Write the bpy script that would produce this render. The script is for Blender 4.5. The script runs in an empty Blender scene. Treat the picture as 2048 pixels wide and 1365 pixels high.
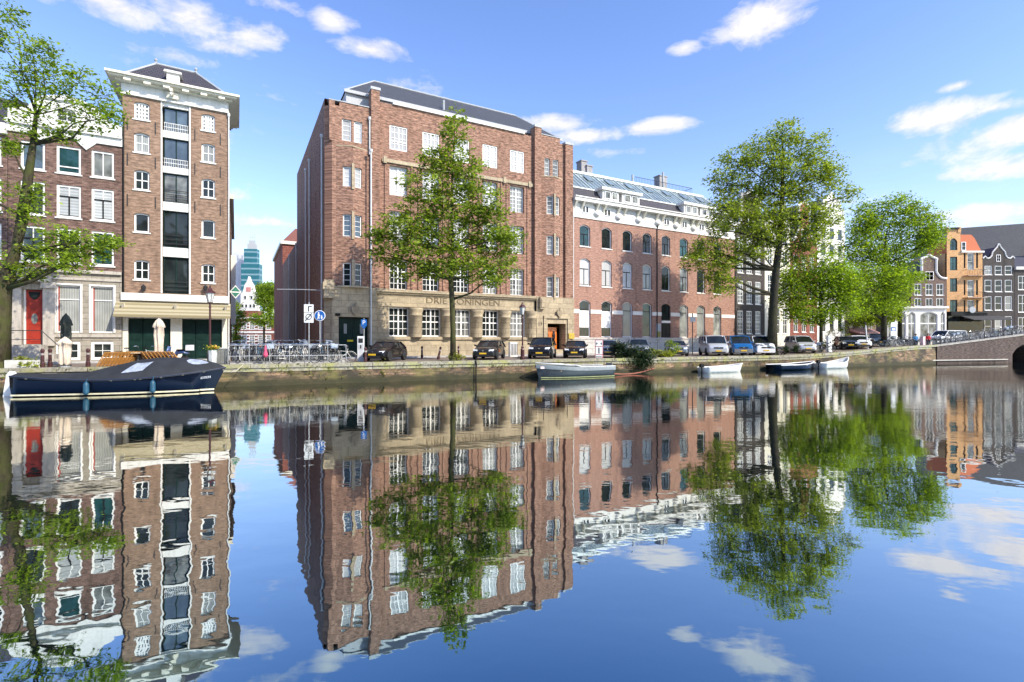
import bpy, bmesh, math, random
import numpy as np
from mathutils import Vector, Matrix
random.seed(11)
R = math.radians
SC = bpy.context.scene
COL = SC.collection
FOC = 1010.0          # focal length in photo pixels (2048 wide)
EYE = 2.68            # camera height above the water (water is z = 0)
STREET = 1.28         # street level above the water

# ---------------------------------------------------------------- frames
class Frame:
    """A surveyed vertical plane: origin, direction angle, base height."""
    def __init__(s, ox, oy, ang, base=STREET):
        s.o = (ox, oy); s.a = ang; s.b = base
        s.e = (math.cos(ang), math.sin(ang)); s.n = (-math.sin(ang), math.cos(ang))
    def x(s, px, dy=0.0):
        r = (px - 1024) / FOC
        X = s.o[0] + dy * s.n[0]; Y = s.o[1] + dy * s.n[1]
        return -(X - r * Y) / (s.e[0] - r * s.e[1])
    def Y(s, x, dy=0.0):
        return s.o[1] + x * s.e[1] + dy * s.n[1]
    def z(s, py, px, dy=0.0):
        return (682.5 - py) / FOC * s.Y(s.x(px, dy), dy) + EYE - s.b
    def w(s, x, y):
        return (s.o[0] + x * s.e[0] + y * s.n[0], s.o[1] + x * s.e[1] + y * s.n[1])
TH = math.atan2(.479, .878)
D_ = (math.cos(TH), math.sin(TH)); N_ = (-math.sin(TH), math.cos(TH))
def rowU(px, v=42.9):
    r = (px - 1024) / FOC
    return v * (r * N_[1] - N_[0]) / (D_[0] - r * D_[1])
def rowframe(u0, v0=42.9, base=STREET):
    return Frame(u0 * D_[0] + v0 * N_[0], u0 * D_[1] + v0 * N_[1], TH, base)
QA = math.atan2(.411, .912)
Q = Frame(-25.1, 25.5, QA)           # quay edge: x along the quay, y away from the water
def rise(t):
    s = min(1, max(0, (t - 56) / 28.0))
    return .95 * s * s * (3 - 2 * s)
def quay(px, w):
    t = Q.x(px, w); X, Y = Q.w(t, w)
    return X, Y, STREET + rise(t)

# ---------------------------------------------------------------- mesh builder
class MB:
    def __init__(s): s.v = []; s.f = []
    def pts(s, P):
        i = len(s.v); s.v += [tuple(p) for p in P]; return i
    def poly(s, P):
        i = s.pts(P); s.f.append(tuple(range(i, i + len(P))))
    def box(s, x0, x1, y0, y1, z0, z1):
        i = s.pts([(x0,y0,z0),(x1,y0,z0),(x1,y1,z0),(x0,y1,z0),(x0,y0,z1),(x1,y0,z1),(x1,y1,z1),(x0,y1,z1)])
        s.f += [(i,i+3,i+2,i+1),(i+4,i+5,i+6,i+7),(i,i+1,i+5,i+4),(i+1,i+2,i+6,i+5),(i+2,i+3,i+7,i+6),(i+3,i,i+4,i+7)]
    def prism(s, P, d):
        """polygon P (3D points) extruded by vector d"""
        n = len(P); i = s.pts(P); s.pts([(p[0]+d[0],p[1]+d[1],p[2]+d[2]) for p in P])
        s.f.append(tuple(range(i + n - 1, i - 1, -1))); s.f.append(tuple(range(i + n, i + 2 * n)))
        for k in range(n):
            m = (k + 1) % n; s.f.append((i+k, i+m, i+n+m, i+n+k))
    def tube(s, P, r, seg=6, closed=False, cap=True):
        P = [Vector(p) for p in P]; n = len(P)
        rr = r if isinstance(r, (list, tuple)) else [r] * n
        i0 = len(s.v); prev = None
        for k, p in enumerate(P):
            if closed: t = P[(k+1) % n] - P[k-1]
            else: t = P[min(k+1, n-1)] - P[max(k-1, 0)]
            t = t.normalized() if t.length > 1e-9 else Vector((0,0,1))
            if prev is None:
                a = Vector((0,0,1)) if abs(t.z) < .9 else Vector((1,0,0))
                u = t.cross(a).normalized()
            else:
                u = (prev - t * prev.dot(t))
                u = u.normalized() if u.length > 1e-6 else t.orthogonal().normalized()
            prev = u; w = t.cross(u)
            for j in range(seg):
                a = 2 * math.pi * j / seg
                s.v.append(tuple(p + (u * math.cos(a) + w * math.sin(a)) * rr[k]))
        for k in range(n if closed else n - 1):
            for j in range(seg):
                a = i0 + k * seg; b = i0 + ((k + 1) % n) * seg; m = (j + 1) % seg
                s.f.append((a+j, a+m, b+m, b+j))
        if cap and not closed:
            s.f.append(tuple(i0 + j for j in range(seg - 1, -1, -1)))
            s.f.append(tuple(i0 + (n-1) * seg + j for j in range(seg)))
    def lathe(s, prof, c=(0,0,0), seg=12, a0=0, a1=2*math.pi):
        full = abs(a1 - a0 - 2 * math.pi) < 1e-6
        m = seg if full else seg + 1; i0 = len(s.v)
        for (r, z) in prof:
            for j in range(m):
                a = a0 + (a1 - a0) * j / seg
                s.v.append((c[0] + r * math.cos(a), c[1] + r * math.sin(a), c[2] + z))
        for k in range(len(prof) - 1):
            for j in range(seg):
                a = i0 + k * m; b = a + m; q = (j + 1) % m
                s.f.append((a+j, a+q, b+q, b+j))
        if full:
            s.f.append(tuple(i0 + j for j in range(m - 1, -1, -1)))
            s.f.append(tuple(i0 + (len(prof) - 1) * m + j for j in range(m)))
    def grid(s, rows, closed=False):
        n = len(rows[0]); i0 = len(s.v)
        for r in rows: s.v += [tuple(p) for p in r]
        for k in range(len(rows) - 1):
            for j in range(n if closed else n - 1):
                m = (j + 1) % n; a = i0 + k * n; b = a + n
                s.f.append((a+j, a+m, b+m, b+j))
    def wall(s, x0, x1, z0, z1, y, holes=(), depth=.3):
        xs = sorted({round(q, 4) for q in [x0, x1] + [h[0] for h in holes] + [h[1] for h in holes] if x0 - 1e-6 <= q <= x1 + 1e-6})
        zs = sorted({round(q, 4) for q in [z0, z1] + [h[2] for h in holes] + [h[3] for h in holes] if z0 - 1e-6 <= q <= z1 + 1e-6})
        idx = {}
        def vid(a, b):
            if (a, b) not in idx:
                idx[(a, b)] = len(s.v); s.v.append((xs[a], y, zs[b]))
            return idx[(a, b)]
        for a in range(len(xs) - 1):
            for b in range(len(zs) - 1):
                cx = (xs[a] + xs[a+1]) / 2; cz = (zs[b] + zs[b+1]) / 2
                if any(h[0] < cx < h[1] and h[2] < cz < h[3] for h in holes): continue
                s.f.append((vid(a,b), vid(a+1,b), vid(a+1,b+1), vid(a,b+1)))
        for h in holes:
            a, b, c, d = h[:4]; rs = h[4] if len(h) > 4 else 0
            zt = d - rs
            s.poly([(a,y,c),(a,y,zt),(a,y+depth,zt),(a,y+depth,c)])
            s.poly([(b,y,c),(b,y+depth,c),(b,y+depth,zt),(b,y,zt)])
            s.poly([(a,y,c),(a,y+depth,c),(b,y+depth,c),(b,y,c)])
            if rs <= 0:
                s.poly([(a,y,d),(b,y,d),(b,y+depth,d),(a,y+depth,d)])
            else:
                A = arc(a, b, zt, rs)
                for k in range(len(A) - 1):
                    (xa, za), (xb, zb) = A[k], A[k+1]
                    s.poly([(xa,y,za),(xb,y,zb),(xb,y+depth,zb),(xa,y+depth,za)])
                    if min(d - za, d - zb) > 1e-5: s.poly([(xa,y,za),(xb,y,zb),(xb,y,d),(xa,y,d)])
                    elif max(d - za, d - zb) > 1e-5:
                        s.poly([(xa,y,za),(xb,y,zb),(xa if za < zb else xb,y,d)])
    def build(s, name, mat, parent=None, smooth=False, loc=None, rz=0, flip=True):
        me = bpy.data.meshes.new(name); me.from_pydata(s.v, [], s.f)
        if flip:
            bm = bmesh.new(); bm.from_mesh(me); bmesh.ops.recalc_face_normals(bm, faces=bm.faces); bm.to_mesh(me); bm.free()
        if smooth: me.polygons.foreach_set('use_smooth', [True] * len(me.polygons))
        me.update()
        o = bpy.data.objects.new(name, me); COL.objects.link(o)
        if mat is not None:
            for m in (mat if isinstance(mat, (list, tuple)) else [mat]): me.materials.append(m)
        if parent is not None: o.parent = parent
        if loc is not None: o.location = loc
        if rz: o.rotation_euler.z = rz
        return o
def arc(a, b, zt, rs, n=10):
    return [(a + (b - a) * k / n, zt + rs * (1 - ((2 * k / n) - 1) ** 2)) for k in range(n + 1)]

def tag(o, label=None, cat=None, group=None, kind=None):
    if label: o['label'] = label
    if cat: o['category'] = cat
    if group: o['group'] = group
    if kind: o['kind'] = kind
    return o
def thing(name, label, cat, loc=(0,0,0), rz=0, group=None):
    o = bpy.data.objects.new(name, None); COL.objects.link(o)
    o.empty_display_size = .3; o.location = loc; o.rotation_euler.z = rz
    return tag(o, label, cat, group)
KIDS = {}
def kids(o):
    return [c for c in COL.objects if c.parent is o]
def copy_tree(o, parent=None, ch=None):
    c = o.copy(); COL.objects.link(c)
    if parent is not None: c.parent = parent
    for k in (kids(o) if ch is None else ch.get(o.name, [])): copy_tree(k, c, ch)
    return c
def frame_thing(name, label, cat, fr, group=None):
    return thing(name, label, cat, (fr.o[0], fr.o[1], fr.b), fr.a, group)
def add_text(body, name, mat, parent, loc, size, depth=.02, rot=(math.pi/2, 0, 0), align='CENTER', squash=1.0):
    cu = bpy.data.curves.new(name, 'FONT'); cu.body = body; cu.size = size; cu.extrude = depth
    cu.align_x = align; cu.align_y = 'CENTER'
    t = bpy.data.objects.new(name + '_src', cu); COL.objects.link(t)
    bpy.context.view_layer.update()
    me = bpy.data.meshes.new_from_object(t.evaluated_get(bpy.context.evaluated_depsgraph_get()))
    bpy.data.objects.remove(t)
    me.name = name; me.materials.clear(); me.materials.append(mat)
    o = bpy.data.objects.new(name, me); COL.objects.link(o)
    o.parent = parent; o.location = loc; o.rotation_euler = rot; o.scale.x = squash
    return o

# ---------------------------------------------------------------- materials
def nt(name):
    m = bpy.data.materials.new(name); m.use_nodes = True
    n = m.node_tree; n.nodes.clear()
    out = n.nodes.new('ShaderNodeOutputMaterial'); b = n.nodes.new('ShaderNodeBsdfPrincipled')
    n.links.new(b.outputs[0], out.inputs[0])
    return m, n, b, out
def node(n, typ, **kw):
    x = n.nodes.new(typ)
    for k, v in kw.items():
        if k.startswith('i_'):
            key = k[2:]; key = int(key) if key.isdigit() else key
            x.inputs[key].default_value = v
        else: setattr(x, k, v)
    return x
def c4(c): return (c[0], c[1], c[2], 1)
def mixc(n, fac, a, b, mode='MIX'):
    x = n.nodes.new('ShaderNodeMix'); x.data_type = 'RGBA'; x.blend_type = mode
    for sock, val in ((x.inputs[0], fac), (x.inputs[6], a), (x.inputs[7], b)):
        if isinstance(val, (int, float)): sock.default_value = val
        elif isinstance(val, tuple): sock.default_value = c4(val)
        else: n.links.new(val, sock)
    return x.outputs[2]
def ramp(n, fac, stops):
    x = n.nodes.new('ShaderNodeValToRGB'); e = x.color_ramp.elements
    while len(e) < len(stops): e.new(.5)
    for k, (p, c) in enumerate(stops):
        e[k].position = p; e[k].color = c4(c) if isinstance(c, tuple) else (c, c, c, 1)
    n.links.new(fac, x.inputs[0]); return x.outputs[0]
def math_(n, op, a, b=None, c=None, clamp=False):
    x = n.nodes.new('ShaderNodeMath'); x.operation = op; x.use_clamp = clamp
    for k, val in enumerate((a, b, c)):
        if val is None: continue
        if isinstance(val, (int, float)): x.inputs[k].default_value = val
        else: n.links.new(val, x.inputs[k])
    return x.outputs[0]
def objcoord(n, scale=(1,1,1)):
    tc = n.nodes.new('ShaderNodeTexCoord'); mp = n.nodes.new('ShaderNodeMapping')
    mp.inputs['Scale'].default_value = scale
    n.links.new(tc.outputs['Object'], mp.inputs[0]); return mp.outputs[0]
def noise(n, vec, scale, detail=4, rough=.55):
    x = node(n, 'ShaderNodeTexNoise'); x.inputs['Scale'].default_value = scale
    x.inputs['Detail'].default_value = detail; x.inputs['Roughness'].default_value = rough
    n.links.new(vec, x.inputs['Vector']); return x.outputs[0]
def plain(name, col, rough=.55, metal=0, var=.18, scale=4.0, spec=.5, coat=0, bump=0):
    m, n, b, _ = nt(name)
    f = noise(n, objcoord(n), scale)
    d = tuple(c * (1 - var) for c in col); h = tuple(min(1, c * (1 + var)) for c in col)
    n.links.new(ramp(n, f, [(.3, d), (.7, h)]), b.inputs['Base Color'])
    b.inputs['Roughness'].default_value = rough; b.inputs['Metallic'].default_value = metal
    b.inputs['Specular IOR Level'].default_value = spec
    if coat: b.inputs['Coat Weight'].default_value = coat; b.inputs['Coat Roughness'].default_value = .05
    if bump:
        bp = node(n, 'ShaderNodeBump', i_Strength=bump, i_Distance=.02)
        n.links.new(noise(n, objcoord(n), scale * 6), bp.inputs['Height']); n.links.new(bp.outputs[0], b.inputs['Normal'])
    return m
def facade_vec(n):
    tc = n.nodes.new('ShaderNodeTexCoord'); sp = n.nodes.new('ShaderNodeSeparateXYZ'); cb = n.nodes.new('ShaderNodeCombineXYZ')
    n.links.new(tc.outputs['Object'], sp.inputs[0])
    n.links.new(math_(n, 'ADD', sp.outputs[0], sp.outputs[1]), cb.inputs[0]); n.links.new(sp.outputs[2], cb.inputs[1])
    return cb.outputs[0], sp
def vmul(n, vec, s):
    x = n.nodes.new('ShaderNodeVectorMath'); x.operation = 'MULTIPLY'; x.inputs[1].default_value = s
    n.links.new(vec, x.inputs[0]); return x.outputs[0]
def brick(name, c1, c2, mortar, bw=.22, bh=.066, ms=.009, stain=.35, rough=.85, mott=1.0):
    m, n, b, _ = nt(name)
    v, sp = facade_vec(n)
    t = node(n, 'ShaderNodeTexBrick'); n.links.new(v, t.inputs['Vector'])
    t.inputs['Scale'].default_value = 1; t.inputs['Brick Width'].default_value = bw; t.inputs['Row Height'].default_value = bh
    t.inputs['Mortar Size'].default_value = ms; t.inputs['Color1'].default_value = c4(c1); t.inputs['Color2'].default_value = c4(c2)
    t.inputs['Mortar'].default_value = c4(mortar); t.inputs['Bias'].default_value = -.1
    # groups of brick courses of different burn, long horizontally
    f = noise(n, vmul(n, v, (2.3, 8.5, 1)), 1.0, 4, .7)
    lo = 1 - .62 * mott; hi = 1 + .62 * mott
    c = mixc(n, 1.0, t.outputs[0], ramp(n, f, [(.36, lo), (.5, .97), (.64, hi)]), 'MULTIPLY')
    g = noise(n, vmul(n, v, (.22, .16, 1)), 1.0, 5, .6)
    c = mixc(n, ramp(n, g, [(.48, 0.0), (.72, stain)]), c, tuple(q * .45 for q in c1))
    s2 = noise(n, vmul(n, v, (.6, .10, 1)), 1.0, 5, .7)                      # soot and rain streaks
    c = mixc(n, 1.0, c, ramp(n, s2, [(.36, 1.08), (.56, .98), (.70, .62)]), 'MULTIPLY')
    n.links.new(c, b.inputs['Base Color']); b.inputs['Roughness'].default_value = rough; b.inputs['Specular IOR Level'].default_value = .2
    bp = node(n, 'ShaderNodeBump', i_Strength=.5, i_Distance=.012); n.links.new(t.outputs[1], bp.inputs['Height']); bp.invert = True
    n.links.new(bp.outputs[0], b.inputs['Normal'])
    return m
def streaky(name, col, dirt, amount=.5, rough=.6):
    """painted or stone trim with vertical rain streaks"""
    m, n, b, _ = nt(name); v, sp = facade_vec(n)
    f = noise(n, vmul(n, v, (3.2, .35, 1)), 1.0, 5, .65); g = noise(n, v, 6.0, 3)
    k = math_(n, 'MULTIPLY', ramp(n, f, [(.5, 0.0), (.75, 1.0)]), amount)
    c = mixc(n, k, col, dirt); c = mixc(n, 1.0, c, ramp(n, g, [(.3, .88), (.7, 1.06)]), 'MULTIPLY')
    n.links.new(c, b.inputs['Base Color']); b.inputs['Roughness'].default_value = rough; b.inputs['Specular IOR Level'].default_value = .3
    return m
def glass(name, col, rough=.05, wav=.06, spec=.32, curtain=None, var=.5, pv=.35):
    """window pane: dark room behind (or curtain) under a slightly wavy reflective sheet"""
    m, n, b, _ = nt(name); v, sp = facade_vec(n)
    f = noise(n, vmul(n, v, (1.1, .8, 1)), 1.0, 2)
    c = ramp(n, f, [(.3, tuple(q * (1 - var) for q in col)), (.7, tuple(min(1, q * (1 + var)) for q in col))])
    oi = n.nodes.new('ShaderNodeObjectInfo')
    c = mixc(n, 1.0, c, ramp(n, oi.outputs['Random'], [(0, 1-pv), (1, 1+pv*.25)]), 'MULTIPLY')
    if curtain:
        w = node(n, 'ShaderNodeTexWave', wave_type='BANDS'); w.bands_direction = curtain[1] if len(curtain) > 1 else 'X'
        w.inputs['Scale'].default_value = curtain[0]; w.inputs['Distortion'].default_value = 1.0
        n.links.new(v, w.inputs['Vector'])
        c = mixc(n, 1.0, c, ramp(n, w.outputs[0], [(0, .72), (1, 1.05)]), 'MULTIPLY')
    n.links.new(c, b.inputs['Base Color']); b.inputs['Roughness'].default_value = rough
    b.inputs['Specular IOR Level'].default_value = spec; b.inputs['IOR'].default_value = 1.52
    b.inputs['Coat Weight'].default_value = .12; b.inputs['Coat Roughness'].default_value = .02
    bp = node(n, 'ShaderNodeBump', i_Strength=wav, i_Distance=.3)
    n.links.new(noise(n, vmul(n, v, (.9, .7, 1)), 1.0, 1), bp.inputs['Height'])
    n.links.new(bp.outputs[0], b.inputs['Normal']); n.links.new(bp.outputs[0], b.inputs['Coat Normal'])
    return m
def leafmat(name, dark, light, back=.5):
    m, n, b, out = nt(name)
    g = n.nodes.new('ShaderNodeNewGeometry')
    c = ramp(n, g.outputs['Random Per Island'], [(0.0, dark), (.6, tuple((a+q)/2 for a, q in zip(dark, light))), (1.0, light)])
    gn = noise(n, objcoord(n), .75, 3, .6)                                   # twigs of older and younger leaves
    c = mixc(n, 1.0, c, ramp(n, gn, [(.36, .72), (.62, 1.2)]), 'MULTIPLY')
    n.links.new(c, b.inputs['Base Color']); b.inputs['Roughness'].default_value = .45; b.inputs['Specular IOR Level'].default_value = .35
    t = n.nodes.new('ShaderNodeBsdfTranslucent'); n.links.new(mixc(n, 1.0, c, (1.35, 1.35, .45), 'MULTIPLY'), t.inputs[0])
    mx = n.nodes.new('ShaderNodeMixShader'); mx.inputs[0].default_value = back
    n.links.new(b.outputs[0], mx.inputs[1]); n.links.new(t.outputs[0], mx.inputs[2]); n.links.new(mx.outputs[0], out.inputs[0])
    return m
def barkmat(name, c1, c2, moss=(.10,.12,.03), mossamt=.6):
    m, n, b, _ = nt(name); o = objcoord(n, (1, 1, .25))
    f = noise(n, o, 9.0, 6, .7); c = ramp(n, f, [(.35, c1), (.65, c2)])
    k = math_(n, 'MULTIPLY', ramp(n, noise(n, objcoord(n), 1.4, 4), [(.4, 0.0), (.6, 1.0)]), mossamt)
    n.links.new(mixc(n, k, c, moss), b.inputs['Base Color']); b.inputs['Roughness'].default_value = .95; b.inputs['Specular IOR Level'].default_value = .1
    bp = node(n, 'ShaderNodeBump', i_Strength=.8, i_Distance=.03); n.links.new(f, bp.inputs['Height']); n.links.new(bp.outputs[0], b.inputs['Normal'])
    return m

M = {}
M['brick_office'] = brick('office_brick', (.335,.178,.118), (.235,.12,.083), (.26,.19,.15), stain=.28)
M['brick_ware'] = brick('warehouse_brick', (.30,.185,.122), (.23,.14,.096), (.25,.195,.15), stain=.25, mott=.65)
M['brick_left'] = brick('left_house_brick', (.17,.095,.075), (.13,.07,.056), (.19,.15,.125), stain=.5)
M['brick_apart'] = brick('apartment_brick', (.39,.205,.145), (.32,.166,.118), (.33,.24,.20), stain=.12, mott=.5)
M['brick_dark'] = brick('dark_house_brick', (.075,.065,.06), (.06,.05,.045), (.09,.08,.075), stain=.2, mott=.5)
M['brick_alley'] = brick('alley_brick', (.30,.17,.125), (.24,.135,.10), (.26,.20,.17), stain=.3)
M['brick_red'] = brick('red_house_brick', (.26,.07,.045), (.2,.055,.04), (.25,.15,.12))
M['brick_orange'] = brick('orange_house_brick', (.60,.34,.15), (.52,.28,.12), (.52,.36,.22), stain=.1, mott=.4)
M['brick_brown'] = brick('brown_gable_brick', (.17,.115,.09), (.13,.085,.07), (.2,.16,.13), stain=.3, mott=.5)
M['brick_bridge'] = brick('bridge_brick', (.10,.07,.058), (.075,.055,.048), (.11,.09,.08), stain=.6)  # stained brick, base also darkened for tree shade on the bridge wall
M['white'] = streaky('white_paint', (.74,.72,.68), (.42,.39,.33), .5, .45)
M['whitec'] = plain('window_frame_white', (.80,.79,.76), .4, var=.05)
M['cream'] = streaky('cream_paint', (.74,.70,.58), (.5,.46,.36), .4)
M['stone'] = None
M['greystone'] = streaky('weathered_house_stone', (.46,.42,.36), (.16,.14,.12), .85, .8)
M['dkgreen'] = plain('dark_green_paint', (.008,.026,.021), .4, var=.3, scale=2, spec=.15)
M['black'] = plain('black_paint', (.009,.009,.010), .45, var=.3, spec=.2)
M['iron'] = plain('iron_railing', (.03,.03,.032), .5, metal=.3)
M['galv'] = plain('galvanised_steel', (.50,.52,.53), .4, metal=.6, var=.2, scale=12)
M['zinc'] = streaky('zinc_pipe', (.62,.62,.60), (.35,.35,.34), .4, .45)
M['lead'] = streaky('lead_sheet', (.40,.42,.44), (.25,.27,.28), .6, .5)
M['slate'] = None
M['red_door'] = plain('red_door_paint', (.33,.028,.012), .4, var=.15, coat=.1)
M['orange_door'] = plain('orange_varnished_wood', (.72,.17,.015), .3, var=.15, scale=3, coat=.3)
M['terra'] = plain('orange_roof_tile', (.50,.13,.05), .7, var=.3, scale=10)
M['g_dark'] = glass('dark_pane', (.02,.026,.026))
M['g_sky'] = glass('sky_reflecting_pane', (.07,.10,.12), spec=.9)
M['g_teal'] = glass('teal_pane', (.02,.07,.075))
M['g_curt'] = glass('net_curtain_pane', (.33,.34,.32), curtain=(2.4,), var=.15, wav=.02)
M['g_blind'] = glass('white_blind_pane', (.46,.48,.48), curtain=(1.6, 'Y'), var=.08, wav=.02)
M['g_shade'] = glass('roller_blind_pane', (.50,.50,.49), var=.10, wav=.02)
M['g_low'] = glass('half_curtain_pane', (.20,.21,.20), var=.9)
M['tarmac'] = plain('asphalt', (.055,.055,.055), .9, var=.25, scale=6)

def stonemat(name, c1, c2, bw, bh, stain):
    m, n, b, _ = nt(name); v, sp = facade_vec(n)
    t = node(n, 'ShaderNodeTexBrick'); n.links.new(v, t.inputs['Vector'])
    t.inputs['Scale'].default_value = 1; t.inputs['Brick Width'].default_value = bw; t.inputs['Row Height'].default_value = bh
    t.inputs['Mortar Size'].default_value = .016; t.inputs['Color1'].default_value = c4(c1); t.inputs['Color2'].default_value = c4(c2)
    t.inputs['Mortar'].default_value = c4(tuple(q * .45 for q in c1))
    f = noise(n, v, 3.0, 6, .7)
    c = mixc(n, 1.0, t.outputs[0], ramp(n, f, [(.3, .72), (.7, 1.15)]), 'MULTIPLY')
    g = noise(n, vmul(n, v, (.7, .3, 1)), 1.0, 5, .65)
    c = mixc(n, ramp(n, g, [(.5, 0.0), (.75, stain)]), c, tuple(q * .4 for q in c1))
    n.links.new(c, b.inputs['Base Color']); b.inputs['Roughness'].default_value = .85; b.inputs['Specular IOR Level'].default_value = .2
    bp = node(n, 'ShaderNodeBump', i_Strength=.5, i_Distance=.03); n.links.new(f, bp.inputs['Height']); n.links.new(bp.outputs[0], b.inputs['Normal'])
    return m
M['stone'] = stonemat('sandstone_blocks', (.48,.395,.265), (.39,.32,.22), 1.15, .52, .6)
M['plinth'] = stonemat('pale_plinth_stone', (.60,.57,.52), (.55,.52,.48), 1.6, .6, .4)
M['housestone'] = stonemat('grey_house_stone', (.37,.33,.27), (.29,.26,.21), 1.0, .36, .8)
def tilemat(name, c1, c2, bw=.24, bh=.3):
    m, n, b, _ = nt(name)
    tc = n.nodes.new('ShaderNodeTexCoord'); sp = n.nodes.new('ShaderNodeSeparateXYZ'); cb = n.nodes.new('ShaderNodeCombineXYZ')
    n.links.new(tc.outputs['Object'], sp.inputs[0]); n.links.new(sp.outputs[0], cb.inputs[0])
    n.links.new(math_(n, 'ADD', sp.outputs[2], math_(n, 'MULTIPLY', sp.outputs[1], .5)), cb.inputs[1])
    t = node(n, 'ShaderNodeTexBrick'); n.links.new(cb.outputs[0], t.inputs['Vector'])
    t.inputs['Scale'].default_value = 1; t.inputs['Brick Width'].default_value = bw; t.inputs['Row Height'].default_value = bh
    t.inputs['Mortar Size'].default_value = .025; t.inputs['Color1'].default_value = c4(c1); t.inputs['Color2'].default_value = c4(c2)
    t.inputs['Mortar'].default_value = c4(tuple(q * .4 for q in c1))
    n.links.new(t.outputs[0], b.inputs['Base Color']); b.inputs['Roughness'].default_value = .55
    bp = node(n, 'ShaderNodeBump', i_Strength=.8, i_Distance=.04); bp.invert = True
    n.links.new(t.outputs[1], bp.inputs['Height']); n.links.new(bp.outputs[0], b.inputs['Normal'])
    return m
M['slate'] = tilemat('slate_roof', (.085,.088,.095), (.065,.068,.075), .3, .2)
M['tile'] = tilemat('dark_pantiles', (.055,.05,.058), (.075,.065,.07))
M['skylight'] = glass('roof_glass', (.22,.28,.29), rough=.12, spec=.8, var=.3)

# ---------------------------------------------------------------- windows
def window(par, x0, x1, z0, z1, y=0, nx=2, nz=3, fw=.09, mw=.035, rec=.16, fm='whitec', pm='g_dark', rise=0, transom=None, bars=None,
           sill=None, loc=None, rz=0, name='window', label=None, tw=.07, mid=None):
    """frame with glazing bars; its pane and sill are sub-parts"""
    f = MB(); ya = y + rec; yb = ya + .09
    zt = z1 - rise
    f.box(x0, x0 + fw, ya, yb, z0, zt); f.box(x1 - fw, x1, ya, yb, z0, zt)
    f.box(x0 + fw, x1 - fw, ya, yb, z0, z0 + fw)
    if rise:
        A = arc(x0, x1, zt, rise); B = arc(x0 + fw, x1 - fw, zt - fw * .4, rise - fw * .6 if rise > fw else rise * .6)
        for k in range(len(A) - 1):
            P = [(A[k][0],ya,A[k][1]),(A[k+1][0],ya,A[k+1][1]),(B[k+1][0],ya,B[k+1][1]),(B[k][0],ya,B[k][1])]
            f.prism(P, (0, .09, 0))
    else: f.box(x0 + fw, x1 - fw, ya, yb, z1 - fw, z1)
    ix0, ix1, iz0, iz1 = x0 + fw, x1 - fw, z0 + fw, (zt if rise else z1 - fw)
    if transom and not bars:
        zt_ = z0 + (z1 - z0) * transom
        f.box(ix0, ix1, ya + .006, yb, zt_ - tw / 2, zt_ + tw / 2)
    if mid:
        xm = (x0 + x1) / 2; f.box(xm - mid / 2, xm + mid / 2, ya + .003, yb, iz0, iz1)
    for k in range(1, nx):
        xx = ix0 + (ix1 - ix0) * k / nx
        if mid and abs(xx - (x0 + x1) / 2) < .02: continue
        f.box(xx - mw / 2, xx + mw / 2, ya + .025, yb, iz0, iz1)
    for k in range(1, nz):
        zz = iz0 + (iz1 - iz0) * k / nz
        if transom and not bars and abs(zz - zt_) < .1: continue
        f.box(ix0, ix1, ya + .03, yb, zz - mw / 2, zz + mw / 2)
    o = f.build(name, M[fm] if isinstance(fm, str) else fm, par, loc=loc, rz=rz)
    if label: o['label'] = label
    if bars:
        k = MB(); zt_ = z0 + (z1 - z0) * (transom or .7)
        k.box(ix0, ix1, ya + .02, ya + .055, zt_ - .13, zt_ - .05); k.box((x0+x1)/2 - .035, (x0+x1)/2 + .035, ya + .018, ya + .055, iz0 + .06, zt_ - .133)
        k.box(ix0, ix1, ya + .018, ya + .055, iz0, iz0 + .057); k.build('casement', M[bars], o)
    g = MB(); yp = ya + .06
    if rise: g.poly([(x0+.02,yp,z0+.02),(x1-.02,yp,z0+.02)] + [(a,yp,b) for a, b in reversed(arc(x0+.02, x1-.02, zt-.01, rise-.01))])
    else: g.poly([(x0+.02,yp,z0+.02),(x1-.02,yp,z0+.02),(x1-.02,yp,z1-.02),(x0+.02,yp,z1-.02)])
    g.build('pane', M[pm] if isinstance(pm, str) else pm, o, flip=False)
    if sill:
        s = MB(); s.box(x0 - .08, x1 + .08, y - .07, y + rec - .003, z0 - .09, z0 - .003); s.build('sill', M[sill], o)
    return o
def pipe(par, x, y, z0, z1, r=.06, mat='zinc', name='drainpipe'):
    b = MB(); b.tube([(x, y, z0), (x, y, z1)], r, 8)
    b.lathe([(r, 0), (r*2, .12), (r*2, .3), (r, .3)], (x, y, z1), 8)
    return b.build(name, M[mat], par)
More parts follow.
